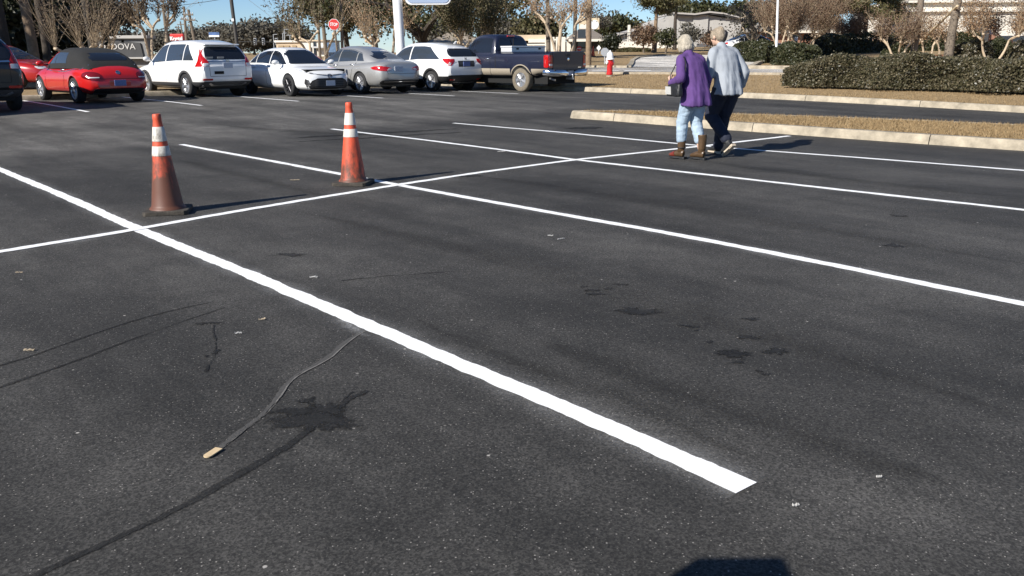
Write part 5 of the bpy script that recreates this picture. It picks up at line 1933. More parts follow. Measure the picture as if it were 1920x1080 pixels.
def cone(px, rz, label, dirt, seed, lean=(0, 0)):
    mo, mw = cone_mats(seed, dirt)
    p = at(*px)
    t = thing("traffic_cone", label, "cone", (p.x, p.y, gz(p.x, p.y)), 0, "traffic cones on the fresh stall lines", (lean[0], lean[1], rz))
    b = MB()
    s = .20
    pl = [(-s, -s + .03), (-s + .03, -s), (s - .03, -s), (s, -s + .03), (s, s - .03), (s - .03, s), (-s + .03, s), (-s, s - .03)]
    b.prism(pl, .0, .04)
    for x in (-1, 1):
        for y in (-1, 1): b.box((x * .15, y * .15, .004), (.07, .07, .012))
    b.build("cone_base", M_CONEBASE, t, bevel=.006)
    H, r0, r1 = .915, .145, .030
    rad = lambda z: r0 + (r1 - r0) * (z - .05) / (H - .05)
    prof = [(.165, .04), (.16, .052), (rad(.06) + .004, .062)] + [(rad(z), z) for z in (.08, .2, .35, .5, .52, .62, .7, .8, .86)] + [(rad(.875) + .004, .868), (rad(.88) + .004, .905), (rad(.9), .915), (rad(.9) - .012, .912), (rad(.9) - .014, .86)]
    MB().lathe(prof, 40).build("cone_body", mo, t, smooth=50)
    for z0, z1 in ((.535, .625), (.668, .80)):
        MB().lathe([(rad(z0) + .001, z0), (rad(z0) + .004, z0 + .002), (rad(z1) + .004, z1 - .002), (rad(z1) + .001, z1)], 40).build("reflective_band", mw, t, smooth=50)
    return t


cone((316, 398), R(12), "grimy orange traffic cone with brown dirty sides, nearest the cross of the long line", (.50, .05), 1.0, (0, R(-.6)))
cone((663, 345), R(-8), "cleaner orange traffic cone with two white bands, beside the second stall line", (.31, -.08), 5.3, (0, R(-.4)))

# ------------------------------------------------------------------ fire hydrant
M_HRED = mat("red_hydrant_paint", (.50, .02, .022), .4, noise=(10, .15))
M_HWHITE = mat("white_hydrant_paint", (.78, .78, .76), .45)
p = at_g(1143, 143)
k = .95 * (p.y / 33.0)
t = thing("fire_hydrant", "red fire hydrant with a white bonnet standing on the dry grass verge", "hydrant", (p.x, p.y, gnd(p.x, p.y)), R(25))
t.scale = (k * .88, k * .88, k * 1.05)
MB().lathe([(.15, -.04), (.15, .03), (.10, .04), (.10, .06)], 24).build("foot_flange", M_CONC, t)
MB().lathe([(.145, .06), (.145, .13), (.125, .15), (.122, .54), (.135, .57), (.135, .60)], 24).build("barrel", M_HRED, t, smooth=40)
MB().lathe([(.19, .60), (.19, .64), (.15, .66), (.148, .72), (.13, .80), (.09, .86), (.05, .885), (.035, .89), (.035, .93), (.022, .94), (.001, .94)], 24).build("bonnet", M_HWHITE, t, smooth=40)
for a in (0, math.pi):
    M = Matrix.Translation((0, 0, .51)) @ Matrix.Rotation(a, 4, 'Z') @ Matrix.Rotation(math.pi / 2, 4, 'Y')
    MB().lathe([(.06, .08), (.06, .14), (.075, .145), (.075, .18), (.03, .185), (.03, .21), (.001, .21)], 16, M).build("outlet_cap", M_HWHITE, t, smooth=40)
M = Matrix.Translation((0, 0, .45)) @ Matrix.Rotation(-math.pi / 2, 4, 'Z') @ Matrix.Rotation(math.pi / 2, 4, 'Y')
MB().lathe([(.075, .08), (.075, .14), (.09, .145), (.09, .18), (.03, .185), (.03, .21), (.001, .21)], 16, M).build("front_outlet", M_HRED, t, smooth=40)

# ------------------------------------------------------------------ unseen bin, added left of the camera to cast the shadow at the lower edge
M_BIN = mat("dark_bin_plastic", (.02, .022, .022), .6)
tgt = at(1472, 1043)
hb = 1.36
o = Vector((tgt.x, tgt.y)) - Vector((.73, .68)).normalized() * (hb / math.tan(R(32))) - Vector((.13, .16))
t = thing("added_shadow_bin", "unseen square bin with a flat hood, added to cast a shadow into the frame", "bin", (o.x, o.y, 0), 0)
MB().box((0, 0, .48), (.24, .28, .96)).build("bin_body", M_BIN, t, bevel=.02)
b = MB()
for x in (-.11, .11):
    for y in (-.14, .14): b.box((x, y, 1.04), (.03, .03, .2))
b.build("hood_posts", M_BIN, t)
MB().box((0, 0, 1.23), (.26, .32, .26)).build("hood", M_BIN, t, bevel=.008)
# ------------------------------------------------------------------ vegetation
M_BARKG = mat("grey_bark", (.16, .13, .10), .9, noise=(6, .4), bump=(20, .8))
M_BARKD = mat("dark_bark", (.055, .043, .033), .9, noise=(6, .4), bump=(18, .8))
M_BARKP = mat("pine_bark", (.22, .155, .10), .9, noise=(5, .45), bump=(14, 1.0))
M_BARKT = mat("tan_smooth_bark", (.46, .36, .25), .75, noise=(4, .25))
M_TWIG = mat("tan_twigs", (.38, .29, .19), .8, noise=(5, .3))
L_OAK = leafmat("oak_leaves", ((.030, .038, .014), (.055, .060, .024), (.085, .082, .034), (.022, .028, .012)), .5, .18)
L_OLIVE = leafmat("olive_leaves", ((.058, .060, .025), (.105, .095, .042), (.135, .112, .055), (.040, .042, .018)), .6, .25)
L_DARK = leafmat("dark_leaves", ((.012, .016, .008), (.025, .030, .014), (.04, .042, .02)), .5, .12)
L_GREY = leafmat("greyish_leaves", ((.085, .078, .06), (.15, .135, .105), (.05, .046, .036)), .7, .2)
L_PINE = leafmat("pine_needles", ((.075, .078, .032), (.12, .11, .046), (.16, .135, .06), (.05, .052, .022)), .55, .2)
L_RUST = leafmat("rusty_leaves", ((.19, .115, .075), (.25, .165, .105), (.13, .08, .055), (.24, .18, .12)), .7, .3)
L_TANRED = leafmat("tan_seed_heads", ((.30, .19, .11), (.36, .25, .15), (.21, .12, .075)), .8, .25)
L_SEED = leafmat("dark_seed_heads", ((.05, .038, .03), (.09, .065, .045), (.13, .10, .07)), .8, .1)
L_HEDGE = leafmat("hedge_leaves", ((.048, .048, .024), (.092, .084, .044), (.16, .135, .08), (.034, .034, .018), (.24, .20, .13)), .38, .2)
L_HEDGED = leafmat("dark_hedge_leaves", ((.026, .032, .014), (.046, .052, .024), (.075, .072, .036)), .45, .12)
L_FLOWER = leafmat("white_blossoms", ((.62, .58, .50), (.5, .45, .36)), .7, .2)
M_CORE = mat("hedge_dark_core", (.018, .018, .010), .95)


def hgt(u, vtop, d):
    p = WP(u, vtop, d)
    return p.z - gnd(p.x, p.y)


def foot(u, d):
    p = WP(u, 100, d)
    return Vector((p.x, p.y, gnd(p.x, p.y)))


def curve(a, b, n=5, sag=.1, r_=random):
    a, b = Vector(a), Vector(b)
    L_ = (b - a).length
    k = Vector((r_.uniform(-1, 1), r_.uniform(-1, 1), r_.uniform(-.3, 1))) * L_ * sag
    return [a.lerp(b, i / n) + k * math.sin(math.pi * i / n) for i in range(n + 1)]


def gauss_cloud(cs, n, r, fl=.8):
    C_ = np.repeat(np.array([tuple(c) for c in cs]), n, 0)
    q = rng.normal(size=(len(C_), 3)) * np.array([1, 1, fl])
    rr = np.repeat(np.array(r if hasattr(r, '__len__') else [r] * len(cs)), n)[:, None]
    return C_ + q * rr * .55


def crown_centres(c, R_, n, seed, hollow=.55):
    r_ = random.Random(seed)
    out = []
    while len(out) < n:
        d = Vector((r_.gauss(0, 1), r_.gauss(0, 1), r_.gauss(0, 1))).normalized()
        k = hollow + (1 - hollow) * r_.random() ** .6
        k *= .8 + .35 * math.sin(d.x * 3 + seed) * math.cos(d.y * 2.3 + seed * 2)
        p = Vector((c[0] + d.x * R_[0] * k, c[1] + d.y * R_[1] * k, c[2] + d.z * R_[2] * k))
        out.append(p)
    return out


def broad_tree(name, label, base, H, rad, trunk_h, seed, leafm, bark, clumps=38, per=110, clump_r=.75, leaf=.16, tr=.22, cat="tree", group=None, forks=5, flat=.75, asp=1.5):
    """trunk with limbs to leaf clumps spread through an uneven crown"""
    r_ = random.Random(seed)
    t = thing(name, label, cat, base, 0, group)
    cz = (trunk_h + H) / 2
    cs = crown_centres((0, 0, cz), (rad, rad, (H - trunk_h) / 2), clumps, seed)
    b = MB()
    top = Vector((r_.uniform(-.2, .2), r_.uniform(-.2, .2), trunk_h))
    b.tube(curve((0, 0, -.15), top, 5, .05, r_), [tr * 1.3, tr, tr * .9, tr * .85, tr * .8, tr * .75], 8)
    lead = []
    for k in range(forks):
        a = 2 * math.pi * k / forks + r_.uniform(-.3, .3)
        e = Vector((math.cos(a) * rad * .45, math.sin(a) * rad * .45, trunk_h + (H - trunk_h) * r_.uniform(.25, .6)))
        c_ = curve(top, e, 5, .12, r_)
        b.tube(c_, [tr * .6 * (1 - .12 * i) for i in range(6)], 6)
        lead += c_[2:]
    for c in cs:
        s = min(lead, key=lambda q: (q - c).length)
        b.tube(curve(s, c, 4, .12, r_), [tr * .25, tr * .2, tr * .14, tr * .09, tr * .05], 5)
    b.build("trunk", bark, t, smooth=True)
    P = gauss_cloud(cs, per, [clump_r * r_.uniform(.6, 1.3) for _ in cs], flat)
    V_, Q_ = leaf_quads(P, leaf, asp)
    np_mesh("crown", V_, Q_, leafm, t)
    return t


def pine(name, label, base, H, crown_from, rad, seed, leafm=None, bark=None, tr=.2, lean=(0, 0), whorls=11, per=85, leaf=.22, group=None):
    r_ = random.Random(seed)
    t = thing(name, label, "tree", base, 0, group)
    b = MB()
    top = Vector((lean[0], lean[1], H))
    pts = [Vector((lean[0] * (i / 8) ** 1.2 + r_.uniform(-.04, .04), lean[1] * (i / 8) ** 1.2 + r_.uniform(-.04, .04), -.2 + (H + .2) * i / 8)) for i in range(9)]
    b.tube(pts, [tr * 1.25, tr * 1.05] + [tr * (1.0 - .1 * i) for i in range(7)], 10)
    cs = []
    for k in range(whorls):
        z = crown_from + (H - crown_from) * (k + r_.uniform(-.3, .3)) / whorls
        f_ = min(1, max(0, (z - crown_from) / (H - crown_from)))
        for j in range(r_.randint(2, 5)):
            a = r_.uniform(0, 6.283)
            L_ = rad * (1.0 - .7 * f_ ** 1.5) * r_.uniform(.35, 1.25)
            s = Vector((lean[0] * z / H, lean[1] * z / H, z))
            e = s + Vector((math.cos(a) * L_, math.sin(a) * L_, L_ * r_.uniform(-.05, .3)))
            c_ = curve(s, e, 5, .08, r_)
            b.tube(c_, [tr * .28, tr * .22, tr * .17, tr * .12, tr * .08, tr * .04], 5)
            cs += [c_[-1], c_[-2], c_[-3].lerp(c_[-2], .5) + Vector((r_.uniform(-.4, .4), r_.uniform(-.4, .4), r_.uniform(-.1, .3)))]
    b.build("trunk", bark or M_BARKP, t, smooth=True)
    if leafm is not False:
        P = gauss_cloud(cs, int(per * 1.5), [min(rad * .22, .62) * r_.uniform(.5, 1.35) for _ in cs], .55)
        V_, Q_ = leaf_quads(P, leaf * .42, 5.0)
        np_mesh("crown", V_, Q_, leafm or L_PINE, t)
    return t


def crape(label, base, H, knob_h, spread, seed, shoots=14, trunks=3, seeds=8, leafm=None, leaf_n=0, bark=None, leaf=.08, group=None, thick=.0078, name="crape_myrtle"):
    """smooth trunks cut back to knobs, long straight shoots above"""
    r_ = random.Random(seed)
    t = thing(name, label, "tree", base, 0, group)
    b, tw = MB(), MB()
    tips, mids = [], []
    for k in range(trunks):
        a = 2 * math.pi * k / trunks + r_.uniform(-.4, .4)
        e = Vector((math.cos(a) * spread * .22, math.sin(a) * spread * .22, knob_h * r_.uniform(.85, 1.1)))
        s = Vector((math.cos(a) * .10, math.sin(a) * .10, -.1))
        pth = curve(s, e, 5, .08, r_)
        b.tube(pth, [.085, .07, .062, .056, .052, .05], 8)
        ks = []
        for j in range(r_.randint(2, 3)):
            aa = a + r_.uniform(-1.3, 1.3)
            e2 = e + Vector((math.cos(aa) * spread * .16, math.sin(aa) * spread * .16, r_.uniform(.15, .5)))
            b.tube(curve(e, e2, 3, .1, r_), [.05, .042, .04, .048], 7)
            b.ball(tuple(e2), (.075, .075, .07), 5)
            ks.append(e2)
        for q in ks:
            for j in range(int(shoots * .8)):
                aa = r_.uniform(0, 6.283)
                out = abs(r_.gauss(0, .48))
                d = Vector((math.cos(aa) * out + (q.x) * .25, math.sin(aa) * out + q.y * .25, 1)).normalized()
                L_ = (H - q.z) * r_.uniform(.3, 1.05) / max(.5, d.z)
                tip = q + d * L_
                c_ = curve(q, tip, 4, .07, r_)
                tw.tube(c_, [thick, thick * .85, thick * .7, thick * .55, thick * .35], 4)
                tips.append(tip); mids += c_[1:4]
                for m_ in [c for c in (c_[1], c_[2], c_[3]) if r_.random() < .45]:
                    e3 = m_ + (d + Vector((r_.uniform(-.5, .5), r_.uniform(-.5, .5), 0))).normalized() * L_ * r_.uniform(.2, .4)
                    tw.tube([m_, e3], [thick * .5, thick * .25], 4); tips.append(e3); mids.append(m_.lerp(e3, .5))
    b.build("trunk", bark or M_BARKT, t, smooth=True)
    tw.build("twigs", M_TWIG if bark is None else bark, t)
    P = gauss_cloud(tips, seeds, .16, 1.2) if seeds else None
    if P is not None:
        V_, Q_ = leaf_quads(P, .055, 1.4)
        np_mesh("foliage", V_, Q_, L_SEED, t)
    if leaf_n:
        P = gauss_cloud(tips + mids, int(leaf_n * 2.2), .36, .9)
        V_, Q_ = leaf_quads(P, leaf * .62, 1.5)
        np_mesh("crown", V_, Q_, leafm, t)
    return t


# ---- left: dark stand of trees
broad_tree("evergreen_tree", "dense dark evergreen filling the corner above the black SUV", foot(25, 43), hgt(25, -70, 43), 5.2, .6, 3, L_DARK, M_BARKD, 90, 150, 1.1, .19)
broad_tree("evergreen_tree", "dark leafy tree behind the red convertible's windscreen, inward of the corner evergreen", foot(72, 48), hgt(72, -60, 48), 3.5, .6, 4, L_DARK, M_BARKD, 80, 140, 1.05, .19)
broad_tree("leafy_tree", "grey green tree above the convertible's roof, right of the leaning pole", foot(200, 54), hgt(200, -14, 54), 2.4, 2.3, 5, L_GREY, M_BARKG, 55, 100, .7, .15)
for u, d, tr, lb in ((12, 37, .24, "dark pine trunk at the frame edge behind the black SUV"), (63, 36.5, .19, "pine trunk with a sunlit edge behind the black SUV"), (88, 39, .16, "thin dark pine trunk beside the sunlit one")):
    pine("pine_tree", lb, foot(u, d), 14, 9.5, 3.4, u, None, M_BARKD if u != 63 else M_BARKP, tr, (-.5, .2), 8, 60)
crape("bare crape myrtle with pale shoots fanning up behind the red convertible", foot(148, 34.5), hgt(148, -25, 34.5), 1.1, 2.6, 21, 18, 3, 6)
crape("bare crape myrtle with thin shoots beside the leaning dark pole", foot(184, 35), hgt(184, -10, 35), 1.1, 1.6, 22, 9, 2, 5)
crape("bare crape myrtle with knobbed trunks and dark seed heads, over the white SUV", foot(291, 36), hgt(291, -22, 36), 2.0, 2.3, 23, 22, 3, 9)
crape("crape myrtle with brown leaves and dark seed heads behind the white sedan", foot(592, 38), hgt(592, -22, 38), 1.5, 3.0, 24, 14, 3, 8, L_OLIVE, 1, None, .09)
crape("bare tan crape myrtle left of the white sign pole", foot(716, 36.5), hgt(716, -12, 36.5), 1.5, 2.4, 25, 14, 3, 0, L_TANRED, 1)
crape("crape myrtle with olive leaves behind the white crossover", foot(880, 37), hgt(880, -25, 37), 1.5, 2.6, 26, 16, 3, 0, L_OLIVE, 6, None, .09)
crape("bare crape myrtle with thick pale trunks fanning above the truck bed", foot(1050, 40), hgt(1050, -8, 40), 1.85, 3.0, 27, 24, 4, 0, L_TANRED, 1, thick=.011)
# ---- far line of trees seen against the sky
k = 0
for u, v, d, rad in ((232, 66, 170, 5), (262, 60, 200, 7), (322, 60, 200, 6), (345, 64, 180, 5), (372, 58, 190, 6), (398, 57, 185, 6), (425, 55, 180, 6), (450, 47, 170, 6), (478, 45, 160, 7), (505, 42, 165, 7),
                     (532, 46, 170, 6), (558, 52, 180, 6), (305, 63, 220, 6), (410, 60, 215, 7)):
    k += 1
    broad_tree("distant_tree", "rounded grey green tree in the far line against the sky", foot(u, d), hgt(u, v, d), rad, 1.0, 100 + k, L_GREY, M_BARKG, 34, 110, 1.5, .4, .25, group="far line of trees beyond the street")
# ---- middle
broad_tree("oak_tree", "large olive green oak behind the stop sign", foot(655, 62), hgt(655, -45, 62), 4.6, 2.2, 31, L_OLIVE, M_BARKD, 60, 120, 1.0, .18)
broad_tree("oak_tree", "dark green oak left of the white sign pole, behind the olive oak", foot(708, 72), hgt(708, -50, 72), 5.0, 2.4, 32, L_OAK, M_BARKD, 50, 110, 1.2, .2)
broad_tree("oak_tree", "dark spreading oak with black limbs right of the white sign pole", foot(792, 56), hgt(792, -60, 56), 5.2, 1.4, 33, L_OAK, M_BARKD, 46, 75, .95, .15, .34, forks=7)
broad_tree("leafy_tree", "olive tree between the dark oak and the pickup's cab", foot(905, 52), hgt(905, -35, 52), 3.4, 2.6, 34, L_OLIVE, M_BARKG, 42, 95, .8, .15)
pine("pine_tree", "pine with a slim trunk rising behind the truck's tool box", foot(1028, 60), 9.5, 4.6, 4.0, 35, None, M_BARKG, .15, (-.2, 0), 10, 60)
pine("pine_tree", "dark trunked pine behind the truck's tailgate", foot(1076, 47), 18, 12.5, 3.0, 36, None, M_BARKD, .1, (.1, 0), 10, 60)
pine("pine_tree", "tall pine with a straight bare trunk beside the truck and the hydrant", foot(1103, 45), 23, 17, 2.6, 37, None, None, .125, (-.1, 0), 8, 60)
k = 0
for u, v, d, rad in ((958, 44, 110, 3.5), (985, 40, 120, 4.5), (1010, 34, 105, 4), (940, 38, 130, 5), (1150, 33, 125, 3.5), (1170, 44, 130, 4), (830, 40, 120, 5), (870, 30, 125, 6)):
    k += 1
    broad_tree("background_tree", "olive tree standing far behind the roofs across the street", foot(u, d), hgt(u, v, d), rad, 1.2, 140 + k, (L_OLIVE, L_GREY, L_OAK)[k % 3], M_BARKG, 32, 80, 1.2, .33, .2, group="trees behind the roofs across the street")
broad_tree("bare_tree", "pale bare tree against the sky right of the tall billboard", foot(1123, 112), hgt(1123, 17, 112), 2.0, 2, 41, L_GREY, M_BARKG, 34, 16, 1.0, .2, .12)
broad_tree("holly_shrub", "dark rounded holly at the corner of the brown roofed house", foot(1143, 80), hgt(1143, 68, 80), .95, .1, 42, L_DARK, M_BARKD, 26, 90, .5, .13, .08, cat="shrub")
pine("pine_tree", "pine with a long bare trunk in front of the grey building", foot(1227, 76), hgt(1227, -12, 76), 3.4, 2.9, 43, None, None, .2, (.1, 0), 8, 55, .17)
pine("pine_tree", "darker pine close to the wall of the grey building, between the two women's heads", foot(1264, 84), hgt(1264, -25, 84), 4.2, 2.0, 44, L_OAK, M_BARKD, .18, (0, 0), 7, 50, .17)
broad_tree("leafy_tree", "brown leaved round tree left of the tall pine by the grey building", foot(1208, 74), hgt(1208, 48, 74), 1.0, .5, 45, L_RUST, M_BARKG, 30, 80, .5, .13, .08)
broad_tree("leafy_tree", "small green tree beside the purple jacketed woman's hair", foot(1247, 72), hgt(1247, 55, 72), .7, .6, 46, L_OAK, M_BARKG, 22, 60, .45, .12, .07)
broad_tree("leafy_tree", "thin grey pine like tree between the two women", foot(1294, 70), hgt(1294, 46, 70), .8, .7, 47, L_GREY, M_BARKG, 24, 60, .45, .12, .07)
broad_tree("leafy_tree", "small rust leaved tree left of the second woman's head", foot(1330, 76), hgt(1330, 58, 76), .8, .5, 48, L_RUST, M_BARKG, 24, 60, .4, .12, .06)
k = 0
for u, v, d, rad in ((1325, 4, 150, 5.5), (1275, 0, 160, 5), (1390, 2, 150, 5)):
    k += 1
    broad_tree("background_tree", "dark tree rising behind the grey building's roof", foot(u, d), hgt(u, v, d), rad, 2, 160 + k, L_OAK, M_BARKD, 40, 90, 1.5, .4, .3, group="trees behind the grey building")
# ---- right
broad_tree("bare_tree", "multi limbed tree with grey green twigs behind the second woman", foot(1412, 60), hgt(1412, -6, 60), 2.2, .9, 51, L_GREY, M_BARKT, 60, 34, .55, .11, .13, forks=7)
crape("crape myrtle with a pale forked trunk and rusty twigs beside the white light pole", foot(1462, 50), hgt(1462, -25, 50), 1.7, 2.6, 52, 30, 4, 0, L_RUST, 4, None, .075)
crape("rusty crape myrtle behind the speed sign", foot(1505, 55), hgt(1505, -20, 55), 1.3, 3.4, 53, 34, 5, 0, L_RUST, 5, None, .08)
pine("pine_tree", "dark pine behind the clipped hedge, right of the speed sign", foot(1548, 74), hgt(1548, -35, 74), 2.8, 3.4, 54, None, M_BARKD, .2, (0, 0), 9, 60, .2)
pine("pine_tree", "bushy pine left of the white building", foot(1618, 78), hgt(1618, -40, 78), 2.4, 3.2, 55, None, M_BARKD, .2, (0, 0), 9, 60, .2)
pine("pine_tree", "bushy pine overlapping the corner of the white building", foot(1662, 82), hgt(1662, -40, 82), 3.0, 2.6, 56, None, M_BARKD, .2, (0, 0), 8, 60, .2)
crape("rusty crape myrtle by the picnic table", foot(1585, 66), hgt(1585, 30, 66), 1.0, 2.2, 57, 14, 3, 0, L_RUST, 7, None, .1)
crape("rusty crape myrtle with tan trunks in front of a round shrub", foot(1682, 46), hgt(1682, 18, 46), 1.0, 2.3, 58, 20, 3, 0, L_RUST, 3, None, .075)
pine("pine_tree", "leaning pine trunk touched by the long slanted pole", foot(1712, 46.5), 13, 8.5, 3.2, 59, None, M_BARKG, .155, (.55, .3), 8, 60)
pine("pine_tree", "thick pine trunk on the pine straw bed where the slanted pole ends", foot(1779, 46.5), 13, 8.5, 3.2, 60, None, M_BARKG, .2, (.75, .3), 8, 60)
crape("thin pale sapling between the two leaning pine trunks", foot(1738, 50), hgt(1738, 28, 50), .9, 1.3, 61, 8, 2, 0, L_TANRED, 4, None, .08)
crape("thin pale sapling close to the thicker pine trunk", foot(1764, 52), hgt(1764, 20, 52), .9, 1.4, 62, 8, 2, 0, L_TANRED, 4, None, .08)
crape("tan leaved crape myrtle on two pale trunks at the end of the pine straw", foot(1862, 46), hgt(1862, -14, 46), 1.25, 3.2, 63, 26, 2, 0, L_TANRED, 4, None, .085)
crape("tan leaved crape myrtle at the frame edge with a pale forked trunk", foot(1898, 53), hgt(1898, -10, 53), 1.2, 3.0, 64, 22, 3, 0, L_TANRED, 4, None, .09)
# trees outside the frame whose shade falls on the corner stand
for i, (x, y, h) in enumerate(((-31, 26.5, 13), (-37, 31, 14), (-35, 22.5, 13))):
    broad_tree("shade_tree", "dense dark tree outside the frame beside the lot", Vector((x, y, gnd(x, y))), h, 4.6, 2, 180 + i, L_DARK, M_BARKD, 60, 110, 1.3, .34, .3, group="shade trees beside the lot")


# ------------------------------------------------------------------ hedges
def hedge(name, label, p0, p1, w, h, leafm, leaf, n, seed, group=None, cat="hedge", taper=.85, flowers=None, round_=.25, bow=0.0):
    """clipped hedge between two ground points: a leaf shell round a solid core coloured dark like inner shade"""
    a, c = Vector(p0[:2]), Vector(p1[:2])
    d = (c - a); L_ = d.length; d.normalize()
    t = thing(name, label, cat, (a.x, a.y, gnd(a.x, a.y)), math.atan2(d.y, d.x), group)
    from mathutils import noise as N_
    nd = Vector((-d.y, d.x))
    b = MB()
    K = max(3, int(L_ / .8))
    vs = []
    for i in range(K + 1):
        x = L_ * i / K
        g = a + d * x
        z = gnd(g.x, g.y) - gnd(a.x, a.y)
        e = min(1, .35 + min(x, L_ - x) / .5)
        for y, zz in ((-.38, -.05), (-.36, .62), (-.2, .74), (.2, .74), (.36, .62), (.38, -.05)):
            vs.append((x * .98 + L_ * .01, y * w * e, z + zz * h * (e if zz > 0 else 1)))
    fs = []
    for i in range(K):
        for j in range(5): fs.append((i * 6 + j, (i + 1) * 6 + j, (i + 1) * 6 + j + 1, i * 6 + j + 1))
    fs += [tuple(range(6)), tuple(reversed(range(K * 6, K * 6 + 6)))]
    b.add(vs, fs).build("twigs", M_CORE, t)  # solid core, its dark colour stands in for shade behind the leaves
    # shell points
    q = rng.random((n, 3))
    P = np.zeros((n, 3))
    per = 2 * h + w
    for i in range(n):
        x = q[i, 0] * L_
        s = q[i, 1] * per
        if s < h: y, z = -w / 2, s
        elif s < h + w: y, z = -w / 2 + (s - h), h
        else: y, z = w / 2, s - h - w
        if i < n * .10 * w / max(1, L_) * 2 + n * .02:      # the two ends
            x = 0.0 if q[i, 2] < .5 else L_
            y, z = (q[i, 0] - .5) * w, q[i, 1] * h
        # round the long edges
        m = max(0, abs(y) - (w / 2 - round_)); k_ = max(0, z - (h - round_))
        if m > 0 and k_ > 0:
            ang = math.hypot(m, k_)
            if ang > round_: f_ = round_ / ang; y = math.copysign(w / 2 - round_ + m * f_, y); z = h - round_ + k_ * f_
        ex = min(x, L_ - x)
        if ex < round_ * 1.6 and z > h - round_ * 1.6: z -= (round_ * 1.6 - ex) * .45
        g = a + d * x
        nz = N_.noise(Vector((x * .9 + seed, y * 1.1, z * 1.2))) * .30 + N_.noise(Vector((x * 3.1, y * 3 + seed, z * 3.0))) * .075
        f_ = 1 + nz * 1.0 / max(.5, h) - abs(rng.normal()) * .05
        f_ = max(f_, .87)
        if q[i, 2] > .965: f_ += rng.random() * .10
        P[i] = (x + rng.normal() * .03 + (nz * .6 if ex < .1 else 0), y * f_, max(.02, z * f_) + gnd(g.x, g.y) - gnd(a.x, a.y))
    V_, Q_ = leaf_quads(P, leaf, 1.7, up=None)
    np_mesh("foliage", V_, Q_, leafm, t)
    if flowers:
        sel = P[rng.random(n) < flowers] + rng.normal(size=(1, 3)) * .01
        V_, Q_ = leaf_quads(sel, leaf * 1.5, 1.1)
        np_mesh("blossoms", V_, Q_, L_FLOWER, t)
    return t


a, c = at_g(1490, 166), at_g(1925, 179)
dd = (c - a).normalized()
nn = Vector((-dd.y, dd.x, 0))
if nn.y < 0: nn = -nn
hedge("hedge", "long clipped hedge along the kerb, nearest and largest of the hedges", a + nn * 1.1 - dd * .35, c + nn * 1.1 + dd * 7, 2.5, .76, L_HEDGE, .038, 150000, 3)
hedge("hedge", "low dark hedge in front of the white parked car", foot(1384, 52), foot(1450, 50), 1.4, hgt(1415, 79, 51), L_HEDGED, .085, 5000, 4)
hedge("hedge", "dark hedge block under the speed sign, right of the pale trunk", foot(1466, 47), foot(1524, 45), 1.5, hgt(1495, 84, 46), L_HEDGED, .075, 6500, 5)
hedge("hedge", "long dark hedge on the rise behind the picnic table", foot(1522, 62), foot(1690, 72), 1.6, 1.35, L_HEDGED, .1, 9000, 6)
hedge("hedge", "tall dark hedge along the foot of the white building", foot(1690, 72), foot(1832, 70), 1.6, hgt(1760, 61, 71), L_HEDGED, .1, 9000, 7)
hedge("shrub", "dark rounded shrub behind the tan trunks of the rusty crape myrtle", foot(1660, 47), foot(1693, 47), 1.0, hgt(1675, 79, 47), L_HEDGED, .075, 3000, 8, cat="shrub", round_=.45)
hedge("shrub", "flowering shrub with white blossoms right of the thick pine trunk", foot(1790, 47.5), foot(1850, 48), 1.3, hgt(1820, 75, 48), L_HEDGE, .075, 4500, 9, cat="shrub", flowers=.06, round_=.4)
hedge("shrub", "dark shrub behind the two pale trunks of the tan crape myrtle", foot(1848, 50), foot(1888, 50), 1.3, hgt(1868, 70, 50), L_HEDGED, .08, 3500, 10, cat="shrub", round_=.4)
hedge("shrub", "blossoming shrub at the frame edge by the pine straw", foot(1888, 47), foot(1935, 47), 1.2, hgt(1905, 80, 47), L_HEDGE, .075, 3500, 11, cat="shrub", flowers=.05, round_=.4)
hedge("ground_cover", "low olive planting at the foot of the grey building's white wall", foot(1160, 79), foot(1216, 78), 1.2, .28, L_OLIVE, .09, 2500, 12, cat="shrub", round_=.1)
# ------------------------------------------------------------------ buildings
M_GREYB = mat("grey_block_wall", (.42, .405, .38), .85, noise=(1.5, .08), bump=(12, .2))
M_GREYD = mat("dark_grey_fascia", (.10, .10, .105), .7)
M_ROOFB = mat("brown_shingles", (.20, .17, .14), .9, noise=(3, .2), bump=(12, .5))
M_DARKW = mat("dark_wall", (.035, .033, .032), .8)
M_WHITEB = mat("white_wall", (.74, .69, .60), .8, noise=(1, .05))
M_BEIGE = mat("beige_wall", (.58, .46, .32), .85, noise=(1.2, .08))
M_BEIGED = mat("tan_panel", (.36, .27, .16), .85)
M_WIN = mat("window_glass", (.03, .035, .045), .08, spec=.6)
M_TEAL = mat("blue_sign_face", (.10, .17, .28), .6, noise=(6, .4))
M_CONGREY = mat("charcoal_panel", (.055, .055, .057), .8, noise=(2, .15))
M_BUILDG = mat("mid_grey_panel", (.20, .20, .20), .8, noise=(2, .1))


def brick_mat(name, c1, c2, sc):
    m = mat(name, c1, .9)
    N, L = m.node_tree.nodes, m.node_tree.links
    tc = N.new("ShaderNodeTexCoord"); br = N.new("ShaderNodeTexBrick")
    br.inputs["Color1"].default_value = (*c1, 1); br.inputs["Color2"].default_value = (*c2, 1); br.inputs["Mortar"].default_value = (.35, .31, .27, 1)
    br.inputs["Scale"].default_value = sc; br.inputs["Mortar Size"].default_value = .012
    mp = N.new("ShaderNodeMapping"); mp.inputs["Rotation"].default_value = (math.pi / 2, 0, 0)
    L.new(tc.outputs["Object"], mp.inputs[0]); L.new(mp.outputs[0], br.inputs["Vector"])
    L.new(br.outputs["Color"], N["Principled BSDF"].inputs["Base Color"])
    return m


M_BRICK = brick_mat("red_brick", (.26, .11, .065), (.32, .15, .09), 3)


